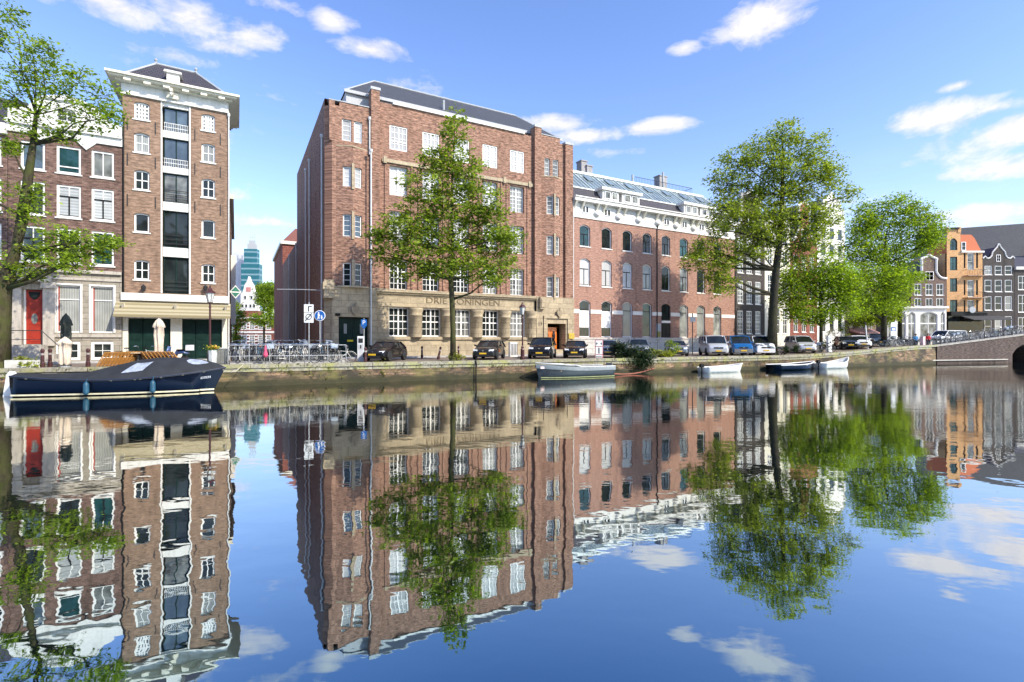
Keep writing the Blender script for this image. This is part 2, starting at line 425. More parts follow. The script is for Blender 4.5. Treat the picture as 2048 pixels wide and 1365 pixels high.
def split_pieces(names):
    """give every separate piece of these parts an object of its own"""
    for o in [q for q in COL.objects if q.type == 'MESH' and q.name.split('.')[0] in names]:
        me = o.data; nv = len(me.vertices); par = list(range(nv))
        def find(a):
            while par[a] != a: par[a] = par[par[a]]; a = par[a]
            return a
        for p in me.polygons:
            vs = p.vertices
            for k in vs[1:]: par[find(k)] = find(vs[0])
        comp = {}
        for v in range(nv): comp.setdefault(find(v), []).append(v)
        if len(comp) < 2: continue
        keys = list(comp); bb = []
        for k in keys:
            P = [me.vertices[v].co for v in comp[k]]
            bb.append([(min(p[i] for p in P) - .02, max(p[i] for p in P) + .02) for i in range(3)])
        g = list(range(len(keys)))
        def gf(a):
            while g[a] != a: a = g[a]
            return a
        for i in range(len(keys)):
            for j in range(i):
                if all(bb[i][q][0] < bb[j][q][1] and bb[j][q][0] < bb[i][q][1] for q in range(3)): g[gf(i)] = gf(j)
        grp = {}
        for i, k in enumerate(keys): grp.setdefault(gf(i), []).append(k)
        if len(grp) < 2: continue
        own = {}
        for gi, (gk, ks) in enumerate(grp.items()):
            for k in ks: own[k] = gi
        sm = me.polygons[0].use_smooth
        for gi in range(len(grp)):
            b = MB(); mp = {}
            for p in me.polygons:
                if own[find(p.vertices[0])] != gi: continue
                f = []
                for v in p.vertices:
                    if v not in mp: mp[v] = len(b.v); b.v.append(tuple(me.vertices[v].co))
                    f.append(mp[v])
                b.f.append(tuple(f))
            base = o.name.split('.')[0]
            c = b.build(base, [m for m in me.materials], o.parent, smooth=sm, flip=False)
            c.matrix_local = o.matrix_local.copy()
            if gi == 0:
                for k in [q for q in COL.objects if q.parent is o]: k.parent = c
        bpy.data.objects.remove(o)
# ================================================================= SETTING
def make_ground():
    ts = [-500, -150, -60, 0, 30, 50] + [56 + 2*k for k in range(15)] + [95, 120, 200, 420, 1100]
    ws = [.5, 1, 2, 4, 6, 9, 14, 25, 50, 100, 250, 900]
    rows = []
    for t in ts:
        rows.append([(*Q.w(t, w), STREET + rise(t)) for w in ws])
    b = MB(); b.grid(rows)
    m, n, bs, _ = nt('street_brick_paving'); tc = n.nodes.new('ShaderNodeTexCoord')
    mp = n.nodes.new('ShaderNodeMapping'); mp.inputs['Rotation'].default_value = (0, 0, -QA)
    n.links.new(tc.outputs['Object'], mp.inputs[0])
    t = node(n, 'ShaderNodeTexBrick'); n.links.new(mp.outputs[0], t.inputs['Vector'])
    t.inputs['Scale'].default_value = 1; t.inputs['Brick Width'].default_value = .21; t.inputs['Row Height'].default_value = .1
    t.inputs['Mortar Size'].default_value = .008; t.inputs['Color1'].default_value = (.24,.18,.14,1); t.inputs['Color2'].default_value = (.19,.145,.12,1)
    t.inputs['Mortar'].default_value = (.12,.11,.09,1)
    f = noise(n, mp.outputs[0], .7, 5, .65)
    c = mixc(n, 1.0, t.outputs[0], ramp(n, f, [(.3, .7), (.7, 1.3)]), 'MULTIPLY')
    n.links.new(c, bs.inputs['Base Color']); bs.inputs['Roughness'].default_value = .85
    tag(b.build('street', m), kind='structure')
make_ground()

def make_pavement():
    """raised footway along the house fronts"""
    b = MB(); f = rowframe(-60)
    segs = [(-0.0, 58.6), (67.2, 150)]
    for a, c in segs: b.box(a, c, -1.9, .6, -.05, .11)
    o = b.build('pavement', plain('pavement_slabs', (.36,.33,.29), .85, var=.2, scale=2), loc=(f.o[0], f.o[1], STREET), rz=TH)
    tag(o, kind='structure')
    k = MB()
    for a, c in segs: k.box(a, c, -2.03, -1.903, -.05, .115)
    o = k.build('kerb', plain('granite_kerb', (.42,.41,.39), .8), loc=(f.o[0], f.o[1], STREET), rz=TH); tag(o, kind='structure')
make_pavement()

def make_water():
    b = MB(); b.poly([(-260,-160,0),(260,-160,0),(260,140,0),(-260,140,0)])
    m, n, bs, out = nt('canal_water')
    tc = n.nodes.new('ShaderNodeTexCoord'); P = tc.outputs['Object']
    # long lazy undulations, wind ripples in patches, stronger towards the far bank
    w1 = noise(n, vmul(n, P, (.55, .75, 1)), 1.0, 2, .5)
    w2 = noise(n, vmul(n, P, (1.7, 2.6, 1)), 1.0, 2, .5)
    w3 = noise(n, vmul(n, P, (5.5, 10.0, 1)), 1.0, 3, .6)
    patch = ramp(n, noise(n, vmul(n, P, (.08, .16, 1)), 1.0, 3), [(.42, 0.0), (.62, 1.0)])
    sp = n.nodes.new('ShaderNodeSeparateXYZ'); n.links.new(P, sp.inputs[0])
    far = math_(n, 'MULTIPLY_ADD', sp.outputs[1], 1/22.0, -.45, clamp=True)
    k3 = math_(n, 'MULTIPLY', math_(n, 'MULTIPLY_ADD', patch, .75, .25), math_(n, 'MULTIPLY_ADD', far, WATER[2], WATER[3]))
    h = math_(n, 'ADD', math_(n, 'MULTIPLY', w1, WATER[0]), math_(n, 'MULTIPLY', w2, WATER[1]))
    h = math_(n, 'ADD', h, math_(n, 'MULTIPLY', w3, k3))
    bp = node(n, 'ShaderNodeBump', i_Strength=1.0, i_Distance=1.0); n.links.new(h, bp.inputs['Height'])
    n.nodes.remove(bs)
    lw = node(n, 'ShaderNodeLayerWeight', i_Blend=.5)
    df = n.nodes.new('ShaderNodeBsdfDiffuse'); df.inputs[0].default_value = (.006,.020,.030,1)
    gl = n.nodes.new('ShaderNodeBsdfGlossy'); gl.inputs[0].default_value = (.76,.92,1.0,1); gl.inputs['Roughness'].default_value = .012
    n.links.new(bp.outputs[0], gl.inputs['Normal'])
    # the reflection fades and cools as one looks more steeply into the water
    n.links.new(ramp(n, lw.outputs['Facing'], [(.41, (.20,.35,.43)), (.52, (.40,.50,.54)), (.70, (.66,.70,.69)), (.93, (.84,.82,.76))]), gl.inputs[0])
    mx = n.nodes.new('ShaderNodeMixShader'); mx.inputs[0].default_value = .93
    n.links.new(df.outputs[0], mx.inputs[1]); n.links.new(gl.outputs[0], mx.inputs[2]); n.links.new(mx.outputs[0], out.inputs[0])
    tag(b.build('water', m), kind='structure')
WATER = (.0062, .0020, .0026, .0002, .14, .48, .90)
make_water()

def make_quay():
    q = thing('quay_wall', 'long old brick canal wall with mossy stone coping under the parked cars', 'quay wall', (Q.o[0], Q.o[1], 0), QA)
    m, n, bs, _ = nt('quay_brick'); v, sp = facade_vec(n)
    t = node(n, 'ShaderNodeTexBrick'); n.links.new(v, t.inputs['Vector'])
    t.inputs['Scale'].default_value = 1; t.inputs['Brick Width'].default_value = .23; t.inputs['Row Height'].default_value = .075
    t.inputs['Mortar Size'].default_value = .011; t.inputs['Color1'].default_value = (.20,.125,.08,1); t.inputs['Color2'].default_value = (.15,.095,.065,1)
    t.inputs['Mortar'].default_value = (.18,.15,.10,1)
    f = noise(n, vmul(n, v, (1.2, 4.0, 1)), 1.0, 5, .7)
    c = mixc(n, 1.0, t.outputs[0], ramp(n, f, [(.34, .35), (.66, 1.75)]), 'MULTIPLY')
    t2 = node(n, 'ShaderNodeTexBrick'); n.links.new(v, t2.inputs['Vector']); t2.inputs['Scale'].default_value = 1; t2.inputs['Brick Width'].default_value = .52; t2.inputs['Row Height'].default_value = .15
    t2.inputs['Mortar Size'].default_value = .012; t2.inputs['Color1'].default_value = (.55,.55,.55,1); t2.inputs['Color2'].default_value = (1.5,1.4,1.25,1); t2.inputs['Mortar'].default_value = (.4,.4,.4,1)
    c = mixc(n, 1.0, c, t2.outputs[0], 'MULTIPLY')
    g = noise(n, vmul(n, v, (.55, .5, 1)), 1.0, 6, .65)
    c = mixc(n, ramp(n, g, [(.44, 0.0), (.62, .75)]), c, (.13,.125,.035))      # moss
    g2 = noise(n, vmul(n, v, (.3, .4, 1)), 1.7, 5, .65)
    c = mixc(n, ramp(n, g2, [(.48, 0.0), (.60, .9)]), c, (.03,.026,.02))       # damp stains
    low = math_(n, 'MULTIPLY_ADD', math_(n, 'ADD', sp.outputs[2], math_(n, 'MULTIPLY', g, .5)), -4.0, 3.0, clamp=True)
    c = mixc(n, math_(n, 'MULTIPLY', low, .9), c, (.030,.030,.012))             # darker olive towards the waterline
    n.links.new(c, bs.inputs['Base Color']); bs.inputs['Roughness'].default_value = .9
    bp = node(n, 'ShaderNodeBump', i_Strength=.8, i_Distance=.03); n.links.new(f, bp.inputs['Height']); n.links.new(bp.outputs[0], bs.inputs['Normal'])
    ts = [-60, -20, 0, 20, 40, 50] + [56 + 2*k for k in range(14)]
    rows = []
    for t_ in ts:
        zt = STREET + rise(t_) - .17
        rows.append([(t_, 0.04, zt), (t_, 0.0, zt * .5), (t_, -.05, -.9)])
    b = MB(); b.grid(rows); b.poly([(82, .04, STREET + rise(82) - .17), (82, 2, STREET + rise(82) - .17), (82, 2, -.9), (82, -.05, -.9)]); b.build('wall', m, q)
    # coping stones one by one
    cm, n, bs, _ = nt('mossy_coping'); o = objcoord(n)
    f = noise(n, o, 1.1, 5, .65); c = ramp(n, noise(n, o, 7, 4), [(.3, (.16,.15,.115)), (.7, (.40,.375,.30))])
    n.links.new(mixc(n, ramp(n, f, [(.45, 0.0), (.62, .8)]), c, (.30,.30,.09)), bs.inputs['Base Color']); bs.inputs['Roughness'].default_value = .9
    rnd = random.Random(3); b = MB(); t_ = -40.0
    while t_ < 82:
        L = rnd.uniform(1.0, 1.9); e = min(t_ + L, 82.3); z0 = STREET + rise(t_); z1 = STREET + rise(e); j = rnd.uniform(-.012, .012); y0 = -.12 + rnd.uniform(-.015, .015)
        P = [(t_+.012, y0, z0-.2), (e-.012, y0, z1-.2), (e-.012, y0, z1+.02+j), (t_+.012, y0, z0+.02+j)]
        b.prism(P, (0, .6, 0)); t_ = e
    b.build('coping', cm, q)
    b = MB()          # second course of larger stones under the coping
    t_ = -40.0
    while t_ < 81:
        L = rnd.uniform(.7, 1.6); z0 = STREET + rise(t_); z1 = STREET + rise(t_ + L); y0 = -.035 + rnd.uniform(-.01, .01)
        b.prism([(t_+.015, y0, z0-.42), (t_+L-.015, y0, z1-.42), (t_+L-.015, y0, z1-.215), (t_+.015, y0, z0-.215)], (0, .3, 0)); t_ += L
    b.build('stone_course', cm, q)
make_quay()

# bridge on the right
BA = math.atan2(.26, .966)
BR = Frame(50.0, 59.4, BA, 0)
def bz(x):
    return 2.2 + .092 * min(x, 20) if x < 20 else 4.04
def make_bridge():
    r = thing('arched_bridge', 'brick canal bridge, toned dark for tree shade, rising from the quay at the right edge', 'bridge', (50.0, 59.4, 0), BA)
    b = MB(); xs = [0, 2, 4, 6, 8, 10, 12.5, 12.5]
    # solid abutment, then the opening
    b.prism([(0,0,-.9), (12.5,0,-.9), (12.5,0,bz(12.5)-.16), (0,0,bz(0)-.16)], (0, 8, 0))
    # arch spandrel
    P = [(12.5,0,bz(12.5)-.16)] + [(12.5 + 6.1 * k / 10, 0, 1.0 + 1.35 * math.sin(math.pi * k / 10) ** .6) for k in range(11)] + [(18.6,0,bz(18.6)-.16)]
    b.prism([(12.503 if i == 0 else p[0], p[1], p[2]) for i, p in enumerate(P)], (0, 8, 0))
    b.prism([(18.6,0,-.9), (40,0,-.9), (40,0,bz(40)-.16), (18.6,0,bz(18.6)-.16)], (0, 8, 0))
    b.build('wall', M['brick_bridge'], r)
    c = MB(); x = 0
    while x < 34:
        c.prism([(x+.01,-.1,bz(x)-.157), (x+1.79,-.1,bz(x+1.8)-.157), (x+1.79,-.1,bz(x+1.8)+.03), (x+.01,-.1,bz(x)+.03)], (0, .55, 0)); x += 1.8
    c.build('coping', plain('bridge_coping', (.30,.28,.25), .85, var=.35), r)
    d = MB(); d.prism([(0,.45,bz(0)-.1), (20,.45,bz(20)-.1), (40,.45,bz(40)-.1), (40,.45,bz(40)), (20,.45,bz(20)), (0,.45,bz(0))], (0, 7.5, 0))
    d.build('deck', M['tarmac'], r)
    w = MB(); w.box(-1.9, 11.4, -.22, -.06, .38, .47); w.tube([(-1.9,-.14,.47), (-1.9,-.14,1.55)], .05, 6)
    w.build('rubbing_beam', plain('pale_timber', (.55,.52,.46), .8), r)
    rl = MB()
    for k in range(9):
        x = .9 + k * 2.4; rl.tube([(x,.25,bz(x)), (x,.25,bz(x)+.95)], .04, 6)
    for h in (.5, .92):
        rl.tube([(.9,.25,bz(.9)+h), (20,.25,bz(20)+h), (26,.25,bz(26)+h)], .025, 6)
    rl.build('railing', M['iron'], r)
make_bridge()

# ================================================================= BUILDINGS
def facade_holes(ws): return [w[:4] + ((w[4],) if len(w) > 4 else ()) for w in ws]
def backbox(par, x0, x1, y0, y1, z0, z1, mat, name='rear_wall'):
    """side, rear and top faces behind a front wall"""
    b = MB()
    b.poly([(x0,y0,z0),(x0,y0,z1),(x0,y1,z1),(x0,y1,z0)]); b.poly([(x1,y0,z0),(x1,y1,z0),(x1,y1,z1),(x1,y0,z1)])
    b.poly([(x0,y1,z0),(x0,y1,z1),(x1,y1,z1),(x1,y1,z0)]); b.poly([(x0,y0,z1),(x1,y0,z1),(x1,y1,z1),(x0,y1,z1)])
    return b.build(name, mat, par, flip=False)

# ---------------------------------------------------------------- office building with the stone ground floor
def make_office():
    u0 = rowU(664) - .5; F = rowframe(u0)
    r = frame_thing('office_building', 'large brown brick office block with sandstone ground floor, behind the young street tree', 'building', F)
    X, Z = F.x, F.z
    xl, xt = .5, X(741); xm0, xm1 = X(758), X(1067); xr0, xr1 = X(1080), X(1128); xe = X(1143)
    zb = Z(588, 905)                       # top of the stone storey
    cols = [X(798), X(860.5), X(924), X(982), X(1035.5)]; hw = .78
    cols = [cols[0] + (cols[4] - cols[0]) * k / 4 for k in range(5)]
    def lev(a1, a5, b1, b5):              # level measured on the first and on the fifth column
        return (Z(a1, 798) + Z(a5, 1035)) / 2, (Z(b1, 798) + Z(b5, 1035)) / 2
    rows = [lev(302, 343, 253, 300), lev(392, 424, 334, 371), lev(486, 506, 424, 451), lev(580, 591, 521, 537)]
    ztop = (Z(212, 780) + Z(268, 1065)) / 2
    # centre wall
    holes = []
    for k, (a, c) in enumerate(rows):
        for xc in cols: holes.append((xc - hw, xc + hw, a, c))
    b = MB(); b.wall(xm0, xm1, zb - .3, ztop, .12, holes, .42)
    # vertical brick fillets framing the window bays
    for k, xc in enumerate(cols):
        for s in (-1, 1): b.box(xc + s * 1.16 - .07, xc + s * 1.16 + .07, .03, .117, zb + .25, rows[1][1] + .3)
    b.build('wall', M['brick_office'], r)
    pm = [['g_shade']*5, ['g_shade','g_blind','g_shade','g_blind','g_curt'], ['g_curt','g_sky','g_curt','g_curt','g_curt'], ['g_dark','g_dark','g_dark','g_curt','g_low']]
    for k, (a, c) in enumerate(rows):
        for j, xc in enumerate(cols):
            window(r, xc - hw, xc + hw, a, c, .12, nx=4, nz=[4, 6, 5, 5][k], fw=.1, mw=.04, rec=.06 if k == 0 else .26, pm=pm[k][j], mid=.11, transom=[.36, .62, .62, .62][k], tw=.09)
            if k == 0: continue
    # stone lintel beam over the second row, with end blocks
    st = MB(); zl = rows[1][1] + .16
    st.box(xm0 + .25, xm1 - .05, -.02, .115, zl, zl + .3)
    for xx in (xm0 + .5, (cols[3] + cols[4]) / 2, xm1 - .45): st.box(xx - .14, xx + .14, -.12, -.023, zl - .12, zl + .46)
    for xc in cols: st.box(xc - hw - .02, xc + hw + .02, -.02, .115, rows[3][0] - .28, rows[3][0] - .06)
    st.build('stone_lintel', M['stone'], r)
    # pilasters
    p = MB(); zp1 = Z(183, 750); zp2 = Z(257, 1073); zp3 = Z(292, 1135)
    p.box(xt, xm0, -.28, .6, zb, zp1); p.box(xm1, xr0, -.28, .6, zb - .2, zp2); p.box(xr1, xe, -.28, .6, zb, zp3)
    p.build('pilaster', M['brick_office'], r)
    pc = MB()
    for a, c, z in ((xt, xm0, zp1), (xm1, xr0, zp2), (xr1, xe, zp3)): pc.box(a - .06, c + .06, -.34, .66, z, z + .22)
    pc.build('pilaster_cap', M['lead'], r)
    # ---------- stone storey of the centre
    g0, g1 = (Z(674, 798) + Z(674, 1035)) / 2, (Z(616, 798) + Z(622, 1035)) / 2
    gh = [(xc - .9, xc + .9, g0, g1) for xc in cols]
    b = MB(); b.wall(xm0 - .35, xm1 + .12, 0, zb, -.1, gh, .55); b.build('stone_base', M['stone'], r)
    for j, xc in enumerate(cols):
        window(r, xc - .9, xc + .9, g0, g1, -.1, nx=4, nz=4, fw=.11, mw=.045, rec=.32, pm=['g_dark','g_dark','g_low','g_dark','g_curt'][j], mid=.12, transom=.52, tw=.1)
    col = MB(); edges = [(cols[k] + cols[k+1]) / 2 for k in range(4)] + [cols[4] + 1.45]
    for xx in edges[0:]:
        col.lathe([(.52, g0 - .05), (.52, g1 - .75), (.58, g1 - .72), (.58, g1 - .6), (.50, g1 - .56), (.62, g1 - .3), (.66, g1 - .1), (.6, g1 - .02)], (xx, -.1, 0), 16, math.pi, 2 * math.pi)
    col.build('half_column', M['stone'], r, smooth=True)
    led = MB()
    led.box(xm0 - .3, xm1 + .08, -.42, -.105, zb - .12, zb + .12); led.box(xm0 - .3, xm1 + .08, -.28, -.105, zb - .27, zb - .125)
    led.box(xm0 - .3, xm1 + .08, -.22, -.105, g0 - .28, g0 - .05); led.box(xm0 - .3, xm1 + .08, -.17, -.105, g1 + .05, g1 + .16)
    led.box(xm0 - .3, xm1 + .08, -.16, -.105, .0, .95)
    led.build('stone_ledge', M['stone'], r)
    # carved letters
    xa, xb_ = X(852), X(998); zt = Z(604.5, 925)
    t = add_text('DRIE KONINGEN', 'lettering', plain('carved_letter_stone', (.17,.13,.08), .9), r, ((xa + xb_) / 2, -.122, zt), .74, .02)
    bpy.context.view_layer.update()
    wd = max(v.co.x for v in t.data.vertices) - min(v.co.x for v in t.data.vertices)
    t.scale.x = (xb_ - xa) / wd
    # ---------- left tower
    b = MB(); ztl = Z(203, 664); zs = Z(297, 700); zd = zb + .1
    th = Z(239, 693), Z(282, 693)
    w1, w2, w3, w4 = X(684), X(703), X(708), X(724.5)
    top = [(w1, w2, th[1], th[0]), (w3, w4, th[1], th[0])]
    b.wall(xl, xt, zs, ztl - .25, 0, top, .3)
    b.wall(xl, X(672), zd, zs, 0); b.wall(X(735), xt, zd, zs, 0)
    b.box(X(679), xt - .004, .02, .55, ztl - .248, ztl + .12)                # stepped parapet
    b.box(xl - .22, xl + .22, -.05, .5, zs + .4, ztl + .1)
    # chamfer towards the alley
    b.poly([(0,.5,zd), (xl,0,zd), (xl,0,ztl - .25), (0,.5,ztl - .25)])
    b.build('tower_wall', M['brick_office'], r)
    for (a, c, z0, z1) in top:
        window(r, a, c, z0, z1, 0, nx=1, nz=4, fw=.09, rec=.12, pm='g_shade')
    cpg = MB(); cpg.box(X(679) - .05, xt, -.05, .6, ztl + .123, ztl + .2); cpg.box(xl - .26, X(679) - .053, -.06, .6, ztl + .103, ztl + .16)
    cpg.build('parapet_coping', M['lead'], r)
    def vbay(px0, px1, pxm, rws, z0, z1, pms, dep=.42):
        """shallow pointed bay: two brick faces meeting at a stone-like pier, a window in each"""
        xa, xb, xm = X(px0), X(px1), (X(px0) + X(px1)) / 2
        for side in (0, 1):
            P, Q_ = ((xa, 0), (xm, -dep)) if side == 0 else ((xm, -dep), (xb, 0))
            L = math.hypot(Q_[0] - P[0], Q_[1] - P[1]); an = math.atan2(Q_[1] - P[1], Q_[0] - P[0])
            ww = min(.80, L * .48); off = .17
            a, c = (L - off - ww, L - off) if side == 0 else (off, off + ww)
            hs = [(a, c, rz0, rz1) for rz0, rz1 in rws]
            b = MB(); b.wall(0, L, z0, z1, 0, hs, .3)
            b.build('bay_wall', M['brick_office'], r, loc=(P[0], P[1], 0), rz=an)
            for q, h in enumerate(hs):
                window(r, *h, 0, nx=1, nz=4, fw=.085, rec=.12, pm=pms[q], loc=(P[0], P[1], 0), rz=an)
        cap = MB(); cap.prism([(xa - .02,.02,z1), (xm,-dep - .06,z1), (xb + .02,.02,z1)], (0, 0, .1)); cap.build('bay_cap', M['stone'], r)
        pr = MB()
        for rz0, rz1 in rws: pr.box(xm - .1, xm + .1, -dep - .07, -dep + .1, rz0 - .2, rz1 + .25)
        pr.build('bay_pier', M['stone'], r)
    def lv(p, a, c): return Z(c, p), Z(a, p)
    vbay(672, 735, 706, [lv(700, 336, 376), lv(700, 431, 475), lv(700, 527, 574)], zd, zs, ['g_shade', 'g_sky', 'g_dark'])
    # stone entrance base of the left tower with the dark green doors
    d0, d1 = X(675), X(735); dz = Z(635, 705)
    b = MB(); b.wall(xl - .05, xm0 - .36, 0, zd, -.55, [(d0, d1, 0.02, dz)], .7); b.poly([(-.05,.45,0), (xl-.05,-.55,0), (xl-.05,-.55,zd), (-.05,.45,zd)])
    b.poly([(-.05,.45,zd), (xl-.05,-.55,zd), (xm0-.36,-.55,zd), (xm0-.36,.45,zd)])
    b.poly([(xm0-.36,-.55,0), (xm0-.36,.3,0), (xm0-.36,.3,zd), (xm0-.36,-.55,zd)])
    b.build('stone_porch', M['stone'], r)
    def door(x0, x1, z0, z1, y, mat, n=2, name='door', panels=True):
        dm = MB(); w = (x1 - x0) / n
        for k in range(n):
            dm.box(x0 + k*w + .012, x0 + (k+1)*w - .012, y, y + .08, z0, z1)
            if panels:
                for (q0, q1) in ((.06, .38), (.44, .6), (.66, .94)):
                    dm.box(x0 + k*w + .14, x0 + (k+1)*w - .14, y - .03, y - .003, z0 + (z1-z0)*q0, z0 + (z1-z0)*q1)
        return dm.build(name, mat, r)
    dd = door(d0 + .05, d1 - .05, .03, dz - .06, -.05, M['dkgreen'])
    px_ = MB()
    for xx in (X(690), X(722)): px_.box(xx - .12, xx + .12, -.1, -.083, dz - 1.35, dz - .55)
    px_.build('door_pane', M['g_curt'], dd)
    py_ = MB(); py_.box(X(694), X(706), -.1, -.084, 1.35, 1.5); py_.build('yellow_notice', plain('yellow_enamel', (.75,.55,.02), .4), dd)
    # shields and carved blocks on the stone
    sh = MB()
    for pxx, pyy, yy in ((707, 622, -.62), (1112, 628, -.55)):
        xx, zz = X(pxx), Z(pyy, pxx)
        sh.prism([(xx-.28,yy,zz+.3),(xx+.28,yy,zz+.3),(xx+.3,yy,zz-.05),(xx,yy,zz-.45),(xx-.3,yy,zz-.05)], (0, -.16, 0))
        sh.tube([(xx, yy-.1, zz+.3), (xx+.05, yy-.12, zz+.62)], [.12, .05], 6)
    sh.build('stone_shield', plain('shield_stone', (.3,.24,.16), .85), r)
    cb = MB(); zz = Z(575, 656); cb.box(-.2, .55, -.7, .2, zz - .9, zz + .55); cb.box(-.3, .6, -.78, .1, zz - .25, zz + .35)
    xx, zz = X(1078), Z(606, 1078); cb.box(xx - .28, xx + .28, -.75, -.2, zz - .65, zz + .5); cb.box(xx - .2, xx + .2, -.82, -.752, zz - .5, zz + .35)
    cb.build('carved_block', M['stone'], r)
    sl = MB(); zc = zd - .05; sl.prism([(X(672),-.56,zc), (X(706),-1.02,zc), (X(736),-.56,zc)], (0, 0, .14)); sl.build('stone_canopy', M['stone'], r)
    # ---------- right tower and the orange doors
    zr = Z(283, 1100); zs2 = Z(357, 1105)
    t0, t1 = Z(353, 1100), Z(318, 1100)
    b = MB(); a1, a2, a3, a4 = X(1089), X(1100), X(1105.5), X(1117)
    b.wall(xr0, xr1, zs2, zr, 0, [(a1, a2, t0, t1), (a3, a4, t0, t1)], .3)
    b.wall(xr0, X(1083), zd, zs2, 0); b.wall(X(1126), xr1, zd, zs2, 0)
    b.box(X(1083), X(1120), .02, .5, zr, zr + .5)
    b.build('tower_wall', M['brick_office'], r)
    for a, c in ((a1, a2), (a3, a4)): window(r, a, c, t0, t1, 0, nx=1, nz=4, fw=.085, rec=.12, pm='g_low')
    cpg = MB(); cpg.box(X(1083) - .05, X(1120) + .05, -.04, .55, zr + .503, zr + .58); cpg.build('parapet_coping', M['lead'], r)
    vbay(1083, 1126, 1108, [lv(1106, 395, 431), lv(1106, 474, 511), lv(1106, 555, 595)], zd, zs2, ['g_low', 'g_low', 'g_low'])
    o0, o1, oz, ob = X(1091), X(1127), Z(648, 1110), .55
    b = MB(); b.wall(xm1 + .125, xe + .05, 0, zd, -.4, [(o0, o1, .02, oz)], 1.15); b.poly([(xe+.05,-.4,0),(xe+.05,.6,0),(xe+.05,.6,zd),(xe+.05,-.4,zd)])
    b.poly([(xm1+.125,-.4,zd), (xe+.05,-.4,zd), (xe+.05,.5,zd), (xm1+.125,.5,zd)])
    b.build('stone_portal', M['stone'], r)
    tr = MB(); tr.box(o0 - .5, o0 - .18, -.52, -.403, .1, oz + .5); tr.box(o1 + .18, o1 + .5, -.52, -.403, .1, oz + .5); tr.box(o0 - .497, o1 + .497, -.55, -.403, oz + .503, oz + .78)
    tr.build('portal_frame', M['stone'], r)
    stp = MB(); stp.box(o0 + .02, o1 - .02, -.39, .7, .021, ob - .2); stp.box(o0 + .025, o1 - .025, -.1, .7, ob - .2, ob); stp.build('door_step', M['stone'], r)
    od = door(o0 + .06, o1 - .5, ob + .003, oz - .35, .5, M['orange_door'])
    gr = MB(); w = (o1 - .5 - o0 - .06) / 2
    for k in (0, 1):
        xc = o0 + .06 + w * (k + .5); gr.lathe([(.01, 0), (.16, .12), (.18, .5), (.12, .85), (.01, .95)], (xc, .47, oz - 1.65), 8)
    gr.build('door_grille', M['iron'], od)
    gp = MB(); gp.box(X(1131), X(1142), -.62, -.55, Z(678, 1137), Z(667, 1137)); gp.build('brass_plate', plain('brass', (.6,.42,.08), .35, metal=.6), r)
    # ---------- roof
    ev = Z(181, 694, 1.0); rg = Z(163, 747, 6.0); ra, rb = X(747, 6.0), X(995, 6.0)
    ex0, ex1 = X(690, 1.0), xe - .6
    ev2 = ev - .1
    b = MB()
    P = dict(a=(ex0,1.0,ev), b=(ex1,1.0,ev), c=(ex1,22,ev), d=(ex0,22,ev), e=(ra,6,rg), f=(rb + 2.2,6,rg), g=(rb+2.2,17,rg), h=(ra,17,rg))
    for q in ('abfe', 'bcgf', 'cdhg', 'daeh', 'efgh'): b.poly([P[k] for k in q])
    b.build('roof', M['slate'], r)
    up = MB(); up.box(ex0 + .1, ex1 - .1, 1.1, 21.9, ztop - .9, ev - .003)
    up.build('lead_upstand', M['lead'], r)
    tr = MB(); tr.box(ex0 - .08, ex1 + .08, .85, .995, ev - .2, ev + .06)
    tr.tube([P['e'], P['f']], .1, 6); tr.tube([P['a'], P['e']], .08, 6); tr.tube([P['b'], P['f']], .08, 6)
    tr.build('roof_edging', M['lead'], r)
    gt = MB(); gt.box(xm0 + 1.2, xm1 - 1.0, -.05, .35, ztop, ztop + .22); gt.build('gutter', plain('pale_gutter', (.62,.62,.60), .5), r)
    vp = MB(); vx = X(903); vp.tube([(vx, 2.0, ev + .3), (vx, 2.0, ev + 1.6)], .12, 8); vp.box(vx - .3, vx + .3, 1.8, 2.3, ev - .1, ev + .35); vp.build('roof_vent', M['lead'], r)
    # alley side
    L = 15.3; zsd = Z(300, 607, 0) ; zsd = ztl - .6
    b = MB(); hs = [(2.6 + k * 2.4, 3.5 + k * 2.4, z, z + 1.5) for k in range(5) for z in (zb + 1.2, zb + 4.2, zb + 7.6, zb + 11.2)]
    b.wall(0, L, 0, zsd, 0, hs, .25)
    b.build('side_wall', M['brick_alley'], r, loc=(0, .5 + L, 0), rz=-math.pi / 2)
    for h in hs: window(r, *h, 0, nx=2, nz=4, fw=.08, rec=.1, pm='g_dark', loc=(0, .5 + L, 0), rz=-math.pi / 2, name='side_window')
    for yy, c in ((1.4, 'zinc'), (9.5, 'zinc'), (12.5, 'zinc')): pipe(r, -.1, yy, .2, zsd - 1.5 if yy > 5 else zsd - 2, .07, c)
    backbox(r, .02, xe - .02, .6, 22, 0, ztop - .5, M['brick_alley'])
    pipe(r, xt - .1, -.62, 0, zs - .3, .07); pipe(r, xt - .1, -.14, zs - .29, ztl - 1.0, .07)
    pl = MB(); pl.box(X(668), X(678), -.62, -.555, Z(633, 673), Z(628, 673)); pl.build('name_plate', M['black'], r)
    add_text('15', 'house_number', M['black'], r, (X(1076), -.42, Z(648, 1076)), .5, .01)
    return r, F
OFF, OFR = make_office()

